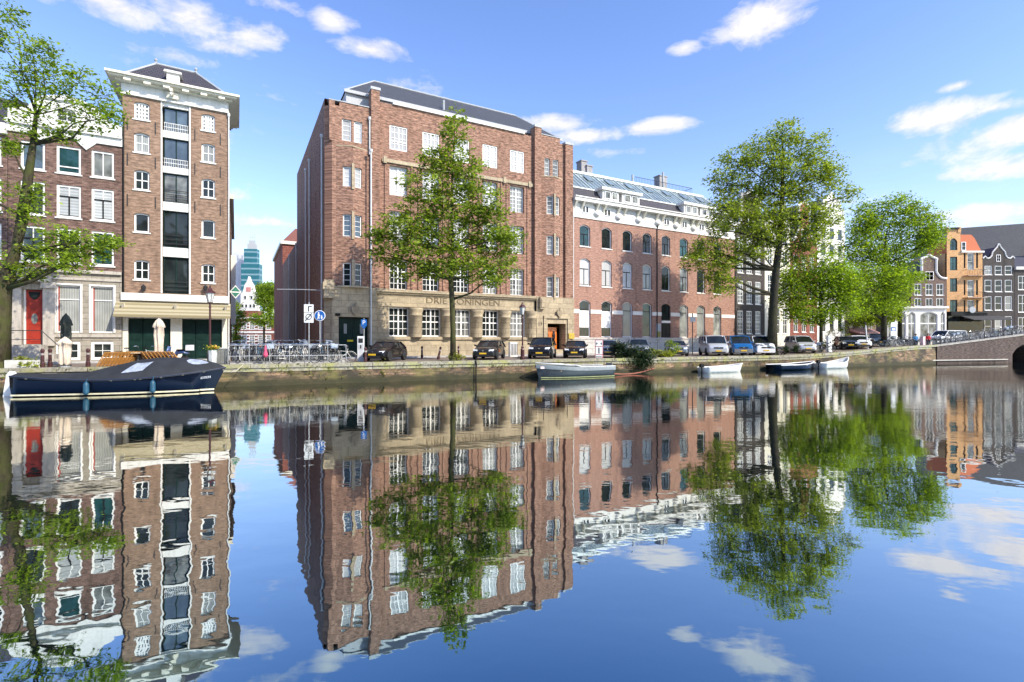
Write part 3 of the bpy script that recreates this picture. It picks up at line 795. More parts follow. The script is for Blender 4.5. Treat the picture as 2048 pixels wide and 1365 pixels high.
# ---------------------------------------------------------------- warehouse on the left
def make_warehouse():
    u0 = rowU(245); F = rowframe(u0); X, Z = F.x, F.z
    r = frame_thing('warehouse', 'tall narrow brown brick canal warehouse with white cornice and five stacked loading bays', 'building', F)
    W = X(455); zc = Z(174, 255); zt = (Z(190, 255) + Z(222, 452)) / 2; zt2 = (Z(174, 255) + Z(203, 452)) / 2
    def lev(a, b, c, d): return ((Z(a, 283) + Z(b, 416)) / 2, (Z(c, 283) + Z(d, 416)) / 2)
    rows = [lev(242, 260, 207, 227), lev(306, 325, 268, 286), lev(381, 395, 342, 357), lev(466, 475, 427, 439), lev(560, 566, 521, 528)]
    xl0, xl1, xr0, xr1 = X(268), X(299), X(403), X(430); c0, c1 = X(325), X(378)
    def lz(a): return Z(a, 351)
    bays = [(263, 217), (334, 278), (405, 348), (495, 423), (588, 515)]
    bays = [(lz(a), lz(b)) for a, b in bays]
    zaw = Z(604, 350)
    holes = [(a, b, z0, z1, .11) for z0, z1 in rows for a, b in ((xl0, xl1), (xr0, xr1))] + [(c0, c1, bays[-1][0], bays[0][1] + .45)]
    b = MB(); b.wall(0, W, zaw - .6, zt, 0, holes, .35)
    b.build('wall', M['brick_ware'], r)
    pmm = ['g_curt', 'g_curt', 'g_dark', 'g_dark', 'g_dark']
    for k, (z0, z1) in enumerate(rows):
        for a, c in ((xl0, xl1), (xr0, xr1)):
            window(r, a, c, z0, z1, 0, nx=[4, 2, 2, 1, 2][k], nz=[4, 2, 2, 1, 2][k], fw=.105, mw=[.10, .05, .06, .05, .06][k], rec=.12, rise=.11, pm=pmm[k] if k != 0 else 'g_low', sill='white')
    pms = ['g_sky', 'g_sky', 'g_low', 'g_dark', 'g_dark']
    sp = MB(); prev = None
    for k, (z0, z1) in enumerate(bays):
        o = window(r, c0 + .05, c1 - .05, z0, z1, 0, nx=2, nz=1, fw=.06, mw=.07, rec=.22, fm='dkgreen', pm=pms[k], name='loading_bay')
        rb = MB()
        for q in range(3 if k > 1 else 2): rb.tube([(c0 + .06, .16, z0 + .25 + .3 * q), (c1 - .06, .16, z0 + .25 + .3 * q)], .022, 6)
        if k < 3:
            for q in range(14): rb.tube([(c0 + .1 + (c1 - c0 - .2) * q / 13, .16, z0 + .02), (c0 + .1 + (c1 - c0 - .2) * q / 13, .16, z0 + .55)], .012, 5)
        rb.build('railing', M['whitec'] if k in (0, 1) else M['iron'], o)
        if k > 0: sp.box(c0 + .02, c1 - .02, .06, .3, z1 + .02, bays[k-1][0] - .02)
    sp.box(c0 + .02, c1 - .02, .06, .3, bays[0][1] + .02, bays[0][1] + .43)
    sp.build('bay_panel', M['white'], r)
    fr = MB(); fr.box(c0 - .1, c0 - .003, -.03, .05, bays[-1][0], bays[0][1] + .45); fr.box(c1 + .003, c1 + .1, -.03, .05, bays[-1][0], bays[0][1] + .45)
    fr.build('bay_frame', M['white'], r)
    # frieze and cornice
    D = 5.2
    f = MB(); f.box(-.06, W + .06, -.1, D, zt + .003, zt2 + .05); f.box(-.1, W + .1, -.16, D, zt - .1, zt)
    f.build('frieze', M['white'], r)
    zk = (Z(148, 222, -.7) + Z(188, 472, -.7)) / 2
    c = MB(); zs = zt2 + .053
    c.box(-.35, W + .35, -.4, D - .1, zs, zs + .12); c.box(-.75, W + .72, -.85, D, zs + .35, zk - .1)
    c.box(-.66, W + .63, -.76, D - .05, zs + .123, zs + .347) ; c.box(-.82, W + .79, -.92, D + .05, zk - .097, zk + .05)
    c.build('cornice', M['cream'], r)
    md = MB()
    for q in range(6):
        xx = .35 + (W - .7) * q / 5; md.box(xx - .2, xx + .2, -.74, -.41, zs - .06, zs + .117)
    md.build('modillion', M['cream'], r)
    # hipped pantile roof
    Wm = W / 2; rg = Z(128, 312, 2.6); e0, e1 = .35, W - .35
    ra, rb = X(312, 2.6), X(392, 2.6)
    b = MB(); P = dict(a=(-.2,-.2,zk+.05), b=(W+.2,-.2,zk+.05), c=(W+.2,6.5,zk+.05), d=(-.2,6.5,zk+.05), e=(ra,2.6,rg), f=(rb,2.6,rg-.05))
    for q in ('abfe', 'bcf', 'cdef', 'dae'): b.poly([P[k] for k in q])
    b.build('roof', M['tile'], r)
    h = MB()
    for s, t in ('ae', 'bf', 'ef'): h.tube([P[s], P[t]], .09, 6)
    for q in 'ef':
        h.lathe([(.14, 0), (.06, .12), (.14, .26), (.02, .42)], P[q], 8)
    h.build('roof_ridge', M['lead'], r)
    dm = MB(); xx = X(347, .4); zz = Z(160, 347, .4); dm.box(xx - .38, xx + .38, .1, 2.2, zz - .45, zz + .3); dm.prism([(xx-.55,-.05,zz+.303),(xx+.55,-.05,zz+.303),(xx+.5,-.05,zz+.45),(xx-.5,-.05,zz+.45)], (0, 2.0, 0))
    dm.build('hoist_dormer', M['white'], r)
    bm_ = MB(); bm_.box(xx - .08, xx + .08, -1.2, .09, zt2 - .35, zt2 - .15); bm_.lathe([(.02, 0), (.09, .1), (.09, .2), (.02, .3)], (xx, -1.1, zt2 - .66), 8); bm_.box(xx - .35, xx + .35, -.3, -.101, zt2 - .5, zt2 - .1); bm_.build('hoist_beam', M['cream'], r)
    # wall anchors
    an = MB()
    for xx in (X(255), X(311), X(390), X(441)):
        for zz in (rows[0][0] - .45, rows[1][0] - .6, rows[2][0] - .8): an.box(xx - .025, xx + .025, -.05, .02, zz - .4, zz + .4)
    an.build('wall_anchor', M['iron'], r)
    # ground floor: white fascia, awning, two dark green double doors between pale piers
    fa = MB(); fa.box(-.05, W + .12, -.3, .05, zaw, zaw + .5); fa.build('fascia', M['white'], r)
    xs0, xs1, xs2, xs3 = X(256), X(341), X(364), X(444); dz = Z(638, 350)
    b = MB(); b.wall(0, W, 0, zaw - .6, 0, [(xs0, xs1, .02, dz), (xs2, xs3, .02, dz)], .4); b.build('shopfront_wall', M['cream'], r)
    for a, c in ((xs0, xs1), (xs2, xs3)):
        fr = MB(); n = 3; w = (c - a) / n
        for k in range(n):
            fr.box(a + k*w + .02, a + (k+1)*w - .02, .18, .26, .05, dz - .05)
            for q0, q1 in ((.1, .42), (.5, .88)): fr.box(a + k*w + .14, a + (k+1)*w - .14, .14, .177, dz*q0, dz*q1)
        fr.build('door', M['dkgreen'], r)
        tb = MB(); tb.box(a - .1, c + .1, -.06, .03, dz + .003, dz + .12); tb.build('door_lintel', M['white'], r)
    br = MB()
    for xx in (.1, (xs1 + xs2) / 2, W - .1):
        br.prism([(xx-.08,-.02,dz+.1), (xx-.08,-.75,dz+.95), (xx-.08,-.02,dz+.95)], (.16, 0, 0))
    br.build('bracket', M['cream'], r)
    aw = MB(); za0 = zaw - .02; za1 = Z(636, 350, -1.0)
    stripes = 7
    rowsg = [[(xx, -.05 - .95 * s / 6, za0 + (za1 + .15 - za0) * s / 6 - .06 * math.sin(math.pi * s / 6)) for xx in (-.35, W * .3, W * .6, W + .2)] for s in range(7)]
    aw.grid(rowsg); aw.box(-.35, W + .2, -1.05, -1.003, za1, za1 + .15)
    m, n, bs, _ = nt('striped_awning_canvas'); tc = n.nodes.new('ShaderNodeTexCoord')
    wv = node(n, 'ShaderNodeTexWave', wave_type='BANDS'); wv.bands_direction = 'Y'; wv.inputs['Scale'].default_value = 1.25; n.links.new(tc.outputs['Object'], wv.inputs['Vector'])
    n.links.new(ramp(n, wv.outputs[0], [(.4, (.25,.21,.12)), (.6, (.37,.33,.22))]), bs.inputs['Base Color']); bs.inputs['Roughness'].default_value = .9
    aw.build('awning', m, r)
    for pxx in (287, 411):
        l = MB(); xx = X(pxx, -.3); zz = Z(577, pxx, -.3)
        l.tube([(xx, 0, zz + .1), (xx, -.3, zz + .25)], .025, 6); l.lathe([(.03, -.25), (.1, -.2), (.15, .08), (.17, .1), (.05, .22), (.02, .3)], (xx, -.32, zz), 6)
        l.build('wall_lantern', M['iron'], r)
    b = MB(); hs = [(1.5 + k * 2.4, 2.3 + k * 2.4, z0, z1) for z0, z1 in rows for k in range(4)]
    b.wall(0, 12, 0, zt, 0, hs, .3); b.build('side_wall', M['brick_ware'], r, loc=(W, 0, 0), rz=math.pi / 2)
    for h in hs: window(r, *h, 0, nx=2, nz=2, fw=.1, rec=.05, pm='g_dark', loc=(W, 0, 0), rz=math.pi / 2, name='side_window')
    backbox(r, .02, W - .02, .4, 12, 0, zt - .02, M['brick_ware'])
    pipe(r, W + .08, -.1, 0, zt - .4, .05); 
    pipe(r, .06, -.07, zaw, Z(240, 246), .05, 'black')
    return r, F
make_warehouse()

# ---------------------------------------------------------------- canal house far left
def make_left_house():
    u0 = rowU(16); F = rowframe(u0); X, Z = F.x, F.z
    r = frame_thing('canal_house', 'dark brick canal house with weathered stone ground floor, red front door and white attic gable', 'building', F)
    W = X(245) - .02
    zs = Z(543, 170); ztp = (Z(262, 16) + Z(295, 244)) / 2
    A, B, Cc = (X(41), X(90)), (X(113), X(162)), (X(183), X(228))
    def lv(p1, a1, b1, p2, a2, b2): return ((Z(b1, p1) + Z(b2, p2)) / 2, (Z(a1, p1) + Z(a2, p2)) / 2)
    r1 = lv(65, 283, 337, 205, 304, 358); r2 = lv(137, 370, 437, 205, 380, 441); r3 = lv(137, 458, 528, 205, 464, 532)
    hs = [(a, b, z0, z1) for z0, z1 in (r1, r2, r3) for a, b in (A, B, Cc)]
    b = MB(); b.wall(0, W, zs, ztp, 0, hs, .3); b.build('wall', M['brick_left'], r)
    pm = {0: ['g_sky', 'g_teal', 'g_low'], 1: ['g_dark', 'g_blind', 'g_blind'], 2: ['g_sky', 'g_dark', 'g_teal']}
    for i, (z0, z1) in enumerate((r1, r2, r3)):
        for j, (a, c) in enumerate((A, B, Cc)):
            o = window(r, a, c, z0, z1, 0, nx=2 if (i, j) != (0, 1) else 1, nz=1, fw=.12, mw=.05, rec=.06, pm=pm[i][j], transom=.7 if i == 1 else (.25 if (i, j) == (0, 1) else None), tw=.07, sill='white', bars='black' if i else None)
    # attic: white frieze with curved gable between scrolls
    f = MB(); f.box(-.05, W + .02, -.12, .3, ztp, ztp + .5); f.box(-.1, W + .02, -.28, .3, ztp + .503, ztp + .72)
    xm = W / 2
    prof = [(0, 0), (0, .7), (.5, .8), (1.0, 1.1), (1.25, 1.55), (1.6, 1.7), (W - 1.6, 1.7), (W - 1.25, 1.55), (W - 1.0, 1.1), (W - .5, .8), (W, .7), (W, 0)]
    zz = ztp + .723
    f.prism([(x, -.06, zz + z) for x, z in prof], (0, .4, 0))
    f.prism([(1.5, -.2, zz + 1.703), (W - 1.5, -.2, zz + 1.703), (W - 2.2, -.2, zz + 1.95), (xm, -.2, zz + 2.1), (2.2, -.2, zz + 1.95)], (0, .5, 0))
    for xx in (X(88), X(173)): f.prism([(xx-.55,-.11,ztp-.003), (xx+.55,-.11,ztp-.003), (xx,-.11,ztp-.55)], (0, .1, 0))
    f.build('attic_gable', M['white'], r)
    window(r, xm - .55, xm + .55, zz + .35, zz + 1.35, -.3, nx=2, nz=2, fw=.1, rec=.18, rise=.3, pm='g_dark')
    rf = MB(); rf.prism([(0.1,.35,zz), (W-.1,.35,zz), (W-.1,.35,zz+.5), (xm,.35,zz+2.0), (.1,.35,zz+.5)], (0, 9, 0)); rf.build('roof', M['tile'], r)
    # stone storey
    g0, g1 = (Z(666, 138) + Z(666, 205)) / 2, (Z(572, 138) + Z(573, 205)) / 2
    d0, d1, dz0, dz1 = X(47), X(89), Z(689, 68), Z(580, 68)
    k0, k1 = Z(720, 170), Z(684, 170)
    gw = [(B[0], B[1], g0, g1), (Cc[0], Cc[1], g0, g1)]; bw = [(B[0], B[1], max(.05, k0), k1), (Cc[0], Cc[1], max(.05, k0), k1)]
    b = MB(); b.wall(-.02, W, 0, zs, -.12, gw + bw + [(d0, d1, dz0, dz1)], .4); b.build('stone_front', M['housestone'], r)
    for h in gw:
        o = window(r, *h, -.12, nx=1, nz=1, fw=.09, rec=.12, pm='g_curt', transom=.7, tw=.06)
        c_ = MB(); a, c, z0, z1 = h; c_.box(a - .1, a - .003, -.17, .0, z0, z1); c_.box(c + .003, c + .1, -.17, .0, z0, z1); c_.box(a - .1, c + .1, -.175, .0, z1 + .003, z1 + .1); c_.build('surround', M['whitec'], o)
        rd = MB(); rd.box(a + .092, a + .15, .005, .05, z0 + .1, z1 - .1); rd.build('red_trim', M['red_door'], o)
    for h in bw: window(r, *h, -.12, nx=2, nz=2, fw=.16, rec=.04, pm='g_dark')
    m = MB(); m.box(X(98), W, -.22, -.123, g0 - .3, g0 - .1); m.box(-.02, W, -.3, -.123, zs - .16, zs + .05); m.box(X(98), W, -.2, -.123, g1 + .35, g1 + .5)
    for xx in (X(34), X(100)): m.box(xx - .28, xx + .28, -.3, -.123, dz0 - .1, dz1 + .1); m.box(xx - .36, xx + .36, -.42, -.123, dz1 + .103, dz1 + .5)
    m.box(X(28), X(106), -.5, -.123, dz1 + .503, dz1 + .75)
    m.build('stone_moulding', M['greystone'], r)
    dr = MB(); dr.box(d0 + .1, d1 - .1, .12, .2, dz0 + .02, dz1 - .75)
    w = d1 - d0
    for q0, q1 in ((.05, .3), (.36, .62), (.68, .8)): dr.box(d0 + .25, d1 - .25, .09, .117, dz0 + (dz1-dz0)*q0, dz0 + (dz1-dz0)*q1)
    dr.box(d0 + .1, d1 - .1, .1, .2, dz1 - .74, dz1 - .02)
    door = dr.build('door', M['red_door'], r)
    fl = MB(); fl.prism([(a, .07, z) for a, z in [(d0+.22, dz1-.12)] + [((d0+d1)/2 + (w/2-.22) * math.cos(math.pi + math.pi*k/10), dz1 - .12 + .5 * math.sin(math.pi + math.pi*k/10)) for k in range(1, 10)] + [(d1-.22, dz1-.12)]], (0, .025, 0)); fl.build('fanlight', M['g_dark'], door)
    ov = MB(); xc = (d0 + d1) / 2; zc = dz0 + (dz1 - dz0) * .47; ov.prism([(xc + .16 * math.cos(2*math.pi*k/14), .08, zc + .34 * math.sin(2*math.pi*k/14)) for k in range(14)], (0, .008, 0)); ov.build('oval_pane', M['g_curt'], door)
    fr = MB(); fr.box(d0 - .02, d0 + .1, .02, .2, dz0, dz1); fr.box(d1 - .1, d1 + .02, .02, .2, dz0, dz1); fr.build('door_frame', M['white'], r)
    st = MB(); x0, x1 = X(26), X(98)
    st.box(x0, x1, -1.5, -.123, 0, dz0 - .02)
    for k in range(3): st.box(x1 + .003 + .3 * k, x1 + .3 + .3 * k, -1.45, -.13, 0, (dz0 - .05) * (3 - k) / 4)
    st.build('stoop', M['greystone'], r)
    rl = MB(); zr = dz0 + .85
    rl.tube([(x0, -1.4, zr), (x1, -1.4, zr), (x1 + .95, -1.4, zr - dz0 * .95)], .03, 6); rl.tube([(x0, -1.4, zr - .55), (x1, -1.4, zr - .55)], .02, 6)
    for xx in (x0 + .05, (x0 + x1) / 2, x1, x1 + .9): rl.tube([(xx, -1.4, 0.02 if xx > x1 else dz0 - .02), (xx, -1.4, zr if xx <= x1 else zr - dz0 * .9)], .025, 6)
    rl.build('railing', M['iron'], r)
    backbox(r, .02, W - .02, .35, 11, 0, zz, M['brick_left'])
    # neighbour just entering the frame
    F2 = rowframe(u0 - 7.0)
    n = frame_thing('neighbouring_house', 'red-brown brick house cut off by the left edge of the photo with a white cornice', 'building', F2)
    hs = [(1.0 + k * 2.2, 2.3 + k * 2.2, z0, z1) for k in range(3) for z0, z1 in (r1, r2, r3, (g0, g1))]
    b = MB(); b.wall(0, 6.98, 0, ztp - .3, 0, hs, .3); b.build('wall', M['brick_left'], n)
    for h in hs: window(n, *h, 0, nx=2, nz=2, fw=.12, rec=.06, pm='g_dark', sill='white')
    c = MB(); c.box(-.1, 6.97, -.35, .2, ztp - .3, ztp + .35); c.build('cornice', M['white'], n)
    rf = MB(); rf.prism([(0,0,ztp+.353),(6.95,0,ztp+.353),(6.95,3.5,ztp+3.2),(0,3.5,ztp+3.2)], (0, 4, 0)); rf.build('roof', M['tile'], n)
    backbox(n, .02, 6.96, .35, 11, 0, ztp, M['brick_left'])
make_left_house()

# ---------------------------------------------------------------- apartment building with glass roof
def make_apartments():
    u0 = rowU(1143.5) + .03; F = rowframe(u0); X, Z = F.x, F.z
    r = frame_thing('apartment_building', 'pinkish red brick apartment building with arched windows, white bracketed frieze and glass roof', 'building', F)
    W = X(1469); zt = (Z(438, 1145) + Z(475, 1455)) / 2
    pcs = [1170, 1216.5, 1260, 1302, 1341, 1372.5, 1405, 1434.5]
    xs = [X(p) for p in pcs]; pitch = (xs[-1] - xs[0]) / 7; xs = [xs[0] + pitch * k for k in range(8)]
    hw = .68
    def lv(a, b, c, d): return ((Z(c, 1170) + Z(d, 1405)) / 2, (Z(a, 1170) + Z(b, 1405)) / 2)
    r1 = lv(450, 482, 495, 518); r2 = lv(519, 538, 573, 586); r3 = lv(600, 612, 678, 673)
    ris = .3
    hs = [(x - hw, x + hw, z0, z1, ris) for z0, z1 in (r1, r2) for x in xs] + [(x - .72, x + .72, r3[0], r3[1], ris) for x in xs]
    zp = r3[0] - .2; zb0, zb1 = Z(627, 1160), Z(619, 1160)
    b = MB(); b.wall(0, W, zp, zt, 0, hs, .32); b.build('wall', M['brick_apart'], r)
    p = MB(); p.box(-.0, W, -.12, .3, 0, zp - .003); p.box(0, W, -.18, .2, zp, zp + .16); p.build('plinth', M['plinth'], r)
    bd = MB(); last = 0
    for x in xs + [W + .72]:
        bd.box(last, x - .725, -.05, .03, zb0, zb1); last = x + .725
    bd.build('stone_band', M['white'], r)
    for j, x in enumerate(xs):
        window(r, x - hw, x + hw, *r1, 0, nx=1, nz=1, fw=.09, rec=.16, pm=['g_teal','g_dark','g_dark','g_dark','g_dark','g_teal','g_dark','g_dark'][j], rise=ris, sill='white', transom=.62, bars='black')
        o = window(r, x - hw, x + hw, *r2, 0, nx=1, nz=1, fw=.1, mw=.05, rec=.14, pm=['g_shade','g_shade','g_shade','g_curt','g_dark','g_low','g_dark','g_dark'][j], rise=ris, sill='white')
        z0, z1 = r2; k = MB(); k.box(x - hw + .1, x + hw - .1, .19, .21, z0 + (z1-z0)*.6, z0 + (z1-z0)*.6 + .1); k.box(x - .05, x + .05, .188, .21, z0 + .1, z0 + (z1-z0)*.6 - .003); k.box(x - hw + .1, x + hw - .1, .188, .21, z0 + .1, z0 + .18)
        k.build('casement', M['black'], o)
        if j != 4:
            o = window(r, x - .72, x + .72, *r3, 0, nx=1, nz=1, fw=.1, rec=.14, pm=['g_dark','g_dark','g_curt','g_teal','g_dark','g_curt','g_curt','g_low'][j], rise=ris)
            z0, z1 = r3
            if j < 2:
                q = MB(); q.box(x - .6, x + .6, .17, .19, z0 + (z1-z0)*.26, z0 + (z1-z0)*.72)
                q.build('blind', plain('white_slats', (.74,.73,.70), .5), o)
            k = MB(); k.box(x - .62, x + .62, .168, .19, z0 + (z1-z0)*.74, z0 + (z1-z0)*.76); k.build('transom', M['black'], o)
        else:
            z0, z1 = r3; d = MB(); d.box(x - .6, x + .6, .1, .2, zp - .9, z0 + (z1 - z0) * .42)
            for s in (-1, 1): d.box(x + s*.3 - .2, x + s*.3 + .2, .07, .097, zp - .7, z0 + (z1-z0)*.36)
            dd = d.build('door', M['black'], r)
            t = MB(); t.box(x - .7, x + .7, -.02, .18, z0 + (z1-z0)*.43, z0 + (z1-z0)*.5); t.build('door_lintel', M['white'], r)
            window(r, x - .72, x + .72, z0 + (z1-z0)*.52, z1, 0, nx=3, nz=1, fw=.07, rec=.14, fm='black', pm='g_dark', rise=ris)
            l = MB(); l.box(x - 1.55, x - .85, -.06, .02, z0 - .1, z0 + 1.6); l.build('grey_panel', M['lead'], r)
            s = MB(); s.box(x - 1.5, x - .95, -.1, -.063, z0 + .05, z0 + .7); s.build('yellow_plate', plain('yellow_black_plate', (.20,.17,.02), .4), r)
    # frieze with brackets and small windows
    zf1 = (Z(400, 1145) + Z(444, 1455)) / 2
    f = MB(); f.box(0, W, -.1, .4, zt + .003, zt + .35); f.box(0, W, -.06, .4, zt + .353, zf1 - .35); f.box(-.02, W + .02, -.65, .4, zf1 - .347, zf1); f.box(-.04, W + .04, -.75, .35, zf1 + .003, zf1 + .12)
    f.build('frieze', M['white'], r)
    br = MB(); zh = zf1 - .35; n = 27
    for k in range(n):
        x = .25 + (W - .5) * k / (n - 1)
        if k % 3 == 2: continue
        br.prism([(x-.1,-.063,zh-.75), (x-.1,-.62,zh-.03), (x-.1,-.62,zh), (x-.1,-.063,zh)], (.2, 0, 0))
    br.build('bracket', M['cream'], r)
    rel = MB()
    for k in range(1, n - 1, 3):
        x = .25 + (W - .5) * (k - .5) / (n - 1)
    for k, x in enumerate(xs):
        if k in (0, 1, 4, 5, 6): window(r, x - .42, x + .42, zt + .55, zh - .3, -.13, nx=2, nz=1, fw=.07, mw=.16, rec=.0, pm='g_dark')
        rel.lathe([(.01, 0), (.35, .04), (.42, .3), (.25, .55), (.12, .6), (.01, .75)], (x + pitch / 2, -.02, zt + .36), 10)
    rel.build('plaster_relief', M['white'], r, smooth=True)
    # steep tiled roof, dormers, glass strip, ridge
    y1, z1 = .9, zf1 + 1.15; y1 = .75
    y2 = 4.3; zg0 = (Z(378, 1147, y1) + Z(420, 1424, y1)) / 2; zg1 = (Z(349, 1146, y2) + Z(394, 1407, y2)) / 2
    b = MB(); b.poly([(0,-.2,zf1+.12), (W,-.2,zf1+.12), (W,y1,zg0), (0,y1,zg0)]); b.poly([(W,-.2,zf1+.12),(W,9,zf1+.12),(W,9,zg1),(W,y2,zg1),(W,y1,zg0)]); b.poly([(0,-.2,zf1+.12),(0,y1,zg0),(0,y2,zg1),(0,9,zg1),(0,9,zf1+.12)])
    b.build('roof', M['tile'], r, flip=False)
    xg1 = W - 1.0
    g = MB(); g.poly([(.1,y1+.02,zg0+.05), (xg1,y1+.02,zg0+.05), (xg1,y2,zg1), (.1,y2,zg1)]); g.poly([(0,y2,zg1-.06),(W,y2,zg1-.06),(W,9,zg1-.06),(0,9,zg1-.06)]); gr = g.build('glass_roof', M['skylight'], r, flip=False)
    bars = MB(); nb = 40; dy, dz = y2 - y1, zg1 - zg0
    for k in range(nb + 1):
        x = .1 + (xg1 - .1) * k / nb; rr = .075 if k % 5 == 0 else .03
        bars.tube([(x, y1, zg0 + .08), (x, y2, zg1 + .05)], rr, 5)
    bars.build('glazing_bar', plain('verdigris_bar', (.46,.52,.52), .5), r)
    vent = MB()
    for k in range(8):
        x = .1 + (xg1 - .1) * (k + .5) / 8; q = .55
        vent.prism([(x-.5, y1 + dy*.55, zg0 + dz*.55 + .12), (x+.3, y1 + dy*.55, zg0 + dz*.55 + .12), (x+.3, y1 + dy*.85, zg0 + dz*.85 + .12), (x-.5, y1 + dy*.85, zg0 + dz*.85 + .12)], (0, -.03, .05))
    vent.build('roof_light', M['skylight'], r)
    rd = MB(); rd.box(0, W - .8, y2 - .1, y2 + .5, zg1 + .02, zg1 + .3); rd.tube([(xg1 + .1, y1, zg0 + .1), (xg1 + .1, y2, zg1 + .1)], .12, 6); rd.box(0, W, y1 - .12, y1 + .1, zg0 - .08, zg0 + .06)
    rd.build('ridge_cap', plain('pale_ridge', (.66,.70,.69), .5), r)
    for pxa, pxb in ((1203, 1240), (1242, 1281), (1366, 1398), (1399, 1428)):
        xa, xb = X(pxa, -.3), X(pxb, -.3); z0 = zf1 + .123; z1_ = z0 + 1.15
        d = MB(); d.box(xa + .15, xb - .15, -.3, y1 - .05, z0, z1_); d.box(xa - .1, xb + .1, -.55, y1 + .3, z1_ + .003, z1_ + .3)
        dm = d.build('dormer', M['white'], r)
        w = xb - xa
        for s in (-1, 1):
            xc = (xa + xb) / 2 + s * w * .19
            window(dm, xc - w*.15, xc + w*.15, z0 + .25, z1_ - .12, -.42, nx=1, nz=1, fw=.06, rec=.03, pm='g_low')
    ch = MB(); 
    for pxa, pxb, pya, yy in ((1163, 1174, 322, 6.5), (1174, 1185, 332, 6.3), (1319, 1334, 352, 7.5)):
        xa, xb = X(pxa, yy), X(pxb, yy); ch.box(xa, xb, yy, yy + 1.0, zg1 - .4, Z(pya, pxa, yy)); ch.box(xa - .08, xb + .08, yy - .08, yy + 1.08, Z(pya, pxa, yy) + .003, Z(pya, pxa, yy) + .14)
    ch.build('chimney', plain('grey_chimney', (.30,.29,.29), .8), r)
    fl = MB()
    for pp, t in ((1265, 350), (1326, 345)):
        xx = X(pp, 7); fl.tube([(xx, 7, zg1), (xx, 7, Z(t, pp, 7))], .13, 8)
    fl.build('flue', M['lead'], r)
    dk = MB(); xa, xb = X(1270, 5.5), X(1384, 5.5); zd = zg1 + .15; zr = Z(357, 1275, 5.5)
    zr = zd + 1.35
    for k in range(40):
        x = xa + (xb - xa) * k / 39; dk.tube([(x, 5.5, zd), (x, 5.5, zr)], .018, 4)
    for z in (zd + .15, zr): dk.tube([(xa, 5.5, z), (xb, 5.5, z), (xb, 9, z)], .03, 5)
    dk.box(xa, xb, 5.6, 9, zd - .1, zd)
    dk.build('roof_terrace_railing', M['iron'], r)
    pipe(r, .1, -.1, 0, zf1 - .5, .06); pipe(r, (xs[3] + xs[4]) / 2, -.08, 0, zt, .05, 'black')
    backbox(r, .02, W - .02, .35, 14, 0, zf1 + .1, M['brick_apart'])
make_apartments()

# ---------------------------------------------------------------- gabled canal houses
def gable_house(name, label, F, W, ztop, brickm, cols, rows, gable, pm='g_dark', nx=2, nz=4, trim='white', depth=10, ww=1.1, door=None, roof='tile', base=0, fm='whitec', gwin=None, tr=.16):
    r = frame_thing(name, label, 'building', F)
    hs = [(c - ww/2, c + ww/2, z0, z1) for z0, z1 in rows for c in cols]
    b = MB(); b.wall(0, W, base, ztop, 0, hs, .28)
    if gable: b.prism([(x, 0, ztop + z) for x, z in gable], (0, .35, 0))
    b.build('wall', M[brickm], r)
    for i, h in enumerate(hs): window(r, *h, 0, nx=nx, nz=nz, fw=.11, mw=.06, rec=.05, pm=pm if isinstance(pm, str) else pm[i % len(pm)], fm=fm, sill=trim, transom=.55 if nz > 2 else None)
    if gable:
        t = MB()
        up = [g for g in gable]
        for k in range(1, len(up) - 2):
            (xa, za), (xb, zb) = up[k], up[k+1]
            t.tube([(xa, -.02, ztop + za), (xb, -.02, ztop + zb)], tr, 6)
        t.build('gable_trim', M[trim], r)
        hm = max(z for x, z in gable)
        rf = MB(); rf.prism([(.1,.36,ztop), (W-.1,.36,ztop), (W/2,.36,ztop + hm*.85)], (0, depth - .4, 0)); rf.build('roof', M[roof], r)
    else:
        c = MB(); c.box(-.05, W + .05, -.35, .3, ztop, ztop + .5); c.build('cornice', M[trim], r)
        rf = MB(); rf.prism([(.1,.31,ztop+.4), (.1,depth,ztop+.4), (.1,depth/2,ztop+3)], (W - .2, 0, 0)); rf.build('roof', M[roof], r)
    if gwin:
        x0, x1, z0, z1 = gwin; window(r, x0, x1, ztop + z0, ztop + z1, -.2, nx=2, nz=2, fw=.09, rec=.14, pm='g_dark')
    backbox(r, .02, W - .02, .3, depth, base, ztop - .02, M[brickm])
    return r
def neck(W, s, n0, h1, h2, peak):
    """neck-gable outline: shoulders, concave scrolls, straight neck, pediment"""
    L = [(0, 0), (0, s)]
    for k in range(1, 6): a = k / 6; L.append((n0 * a ** .6, s + (h1 - s) * a ** 2))
    L += [(n0, h1), (n0, h2), (n0 - .2, h2 + .12)]
    Rr = [(W - x, z) for x, z in reversed(L)]
    return L + [(W/2 - .5, peak - .35), (W/2, peak), (W/2 + .5, peak - .35)] + Rr
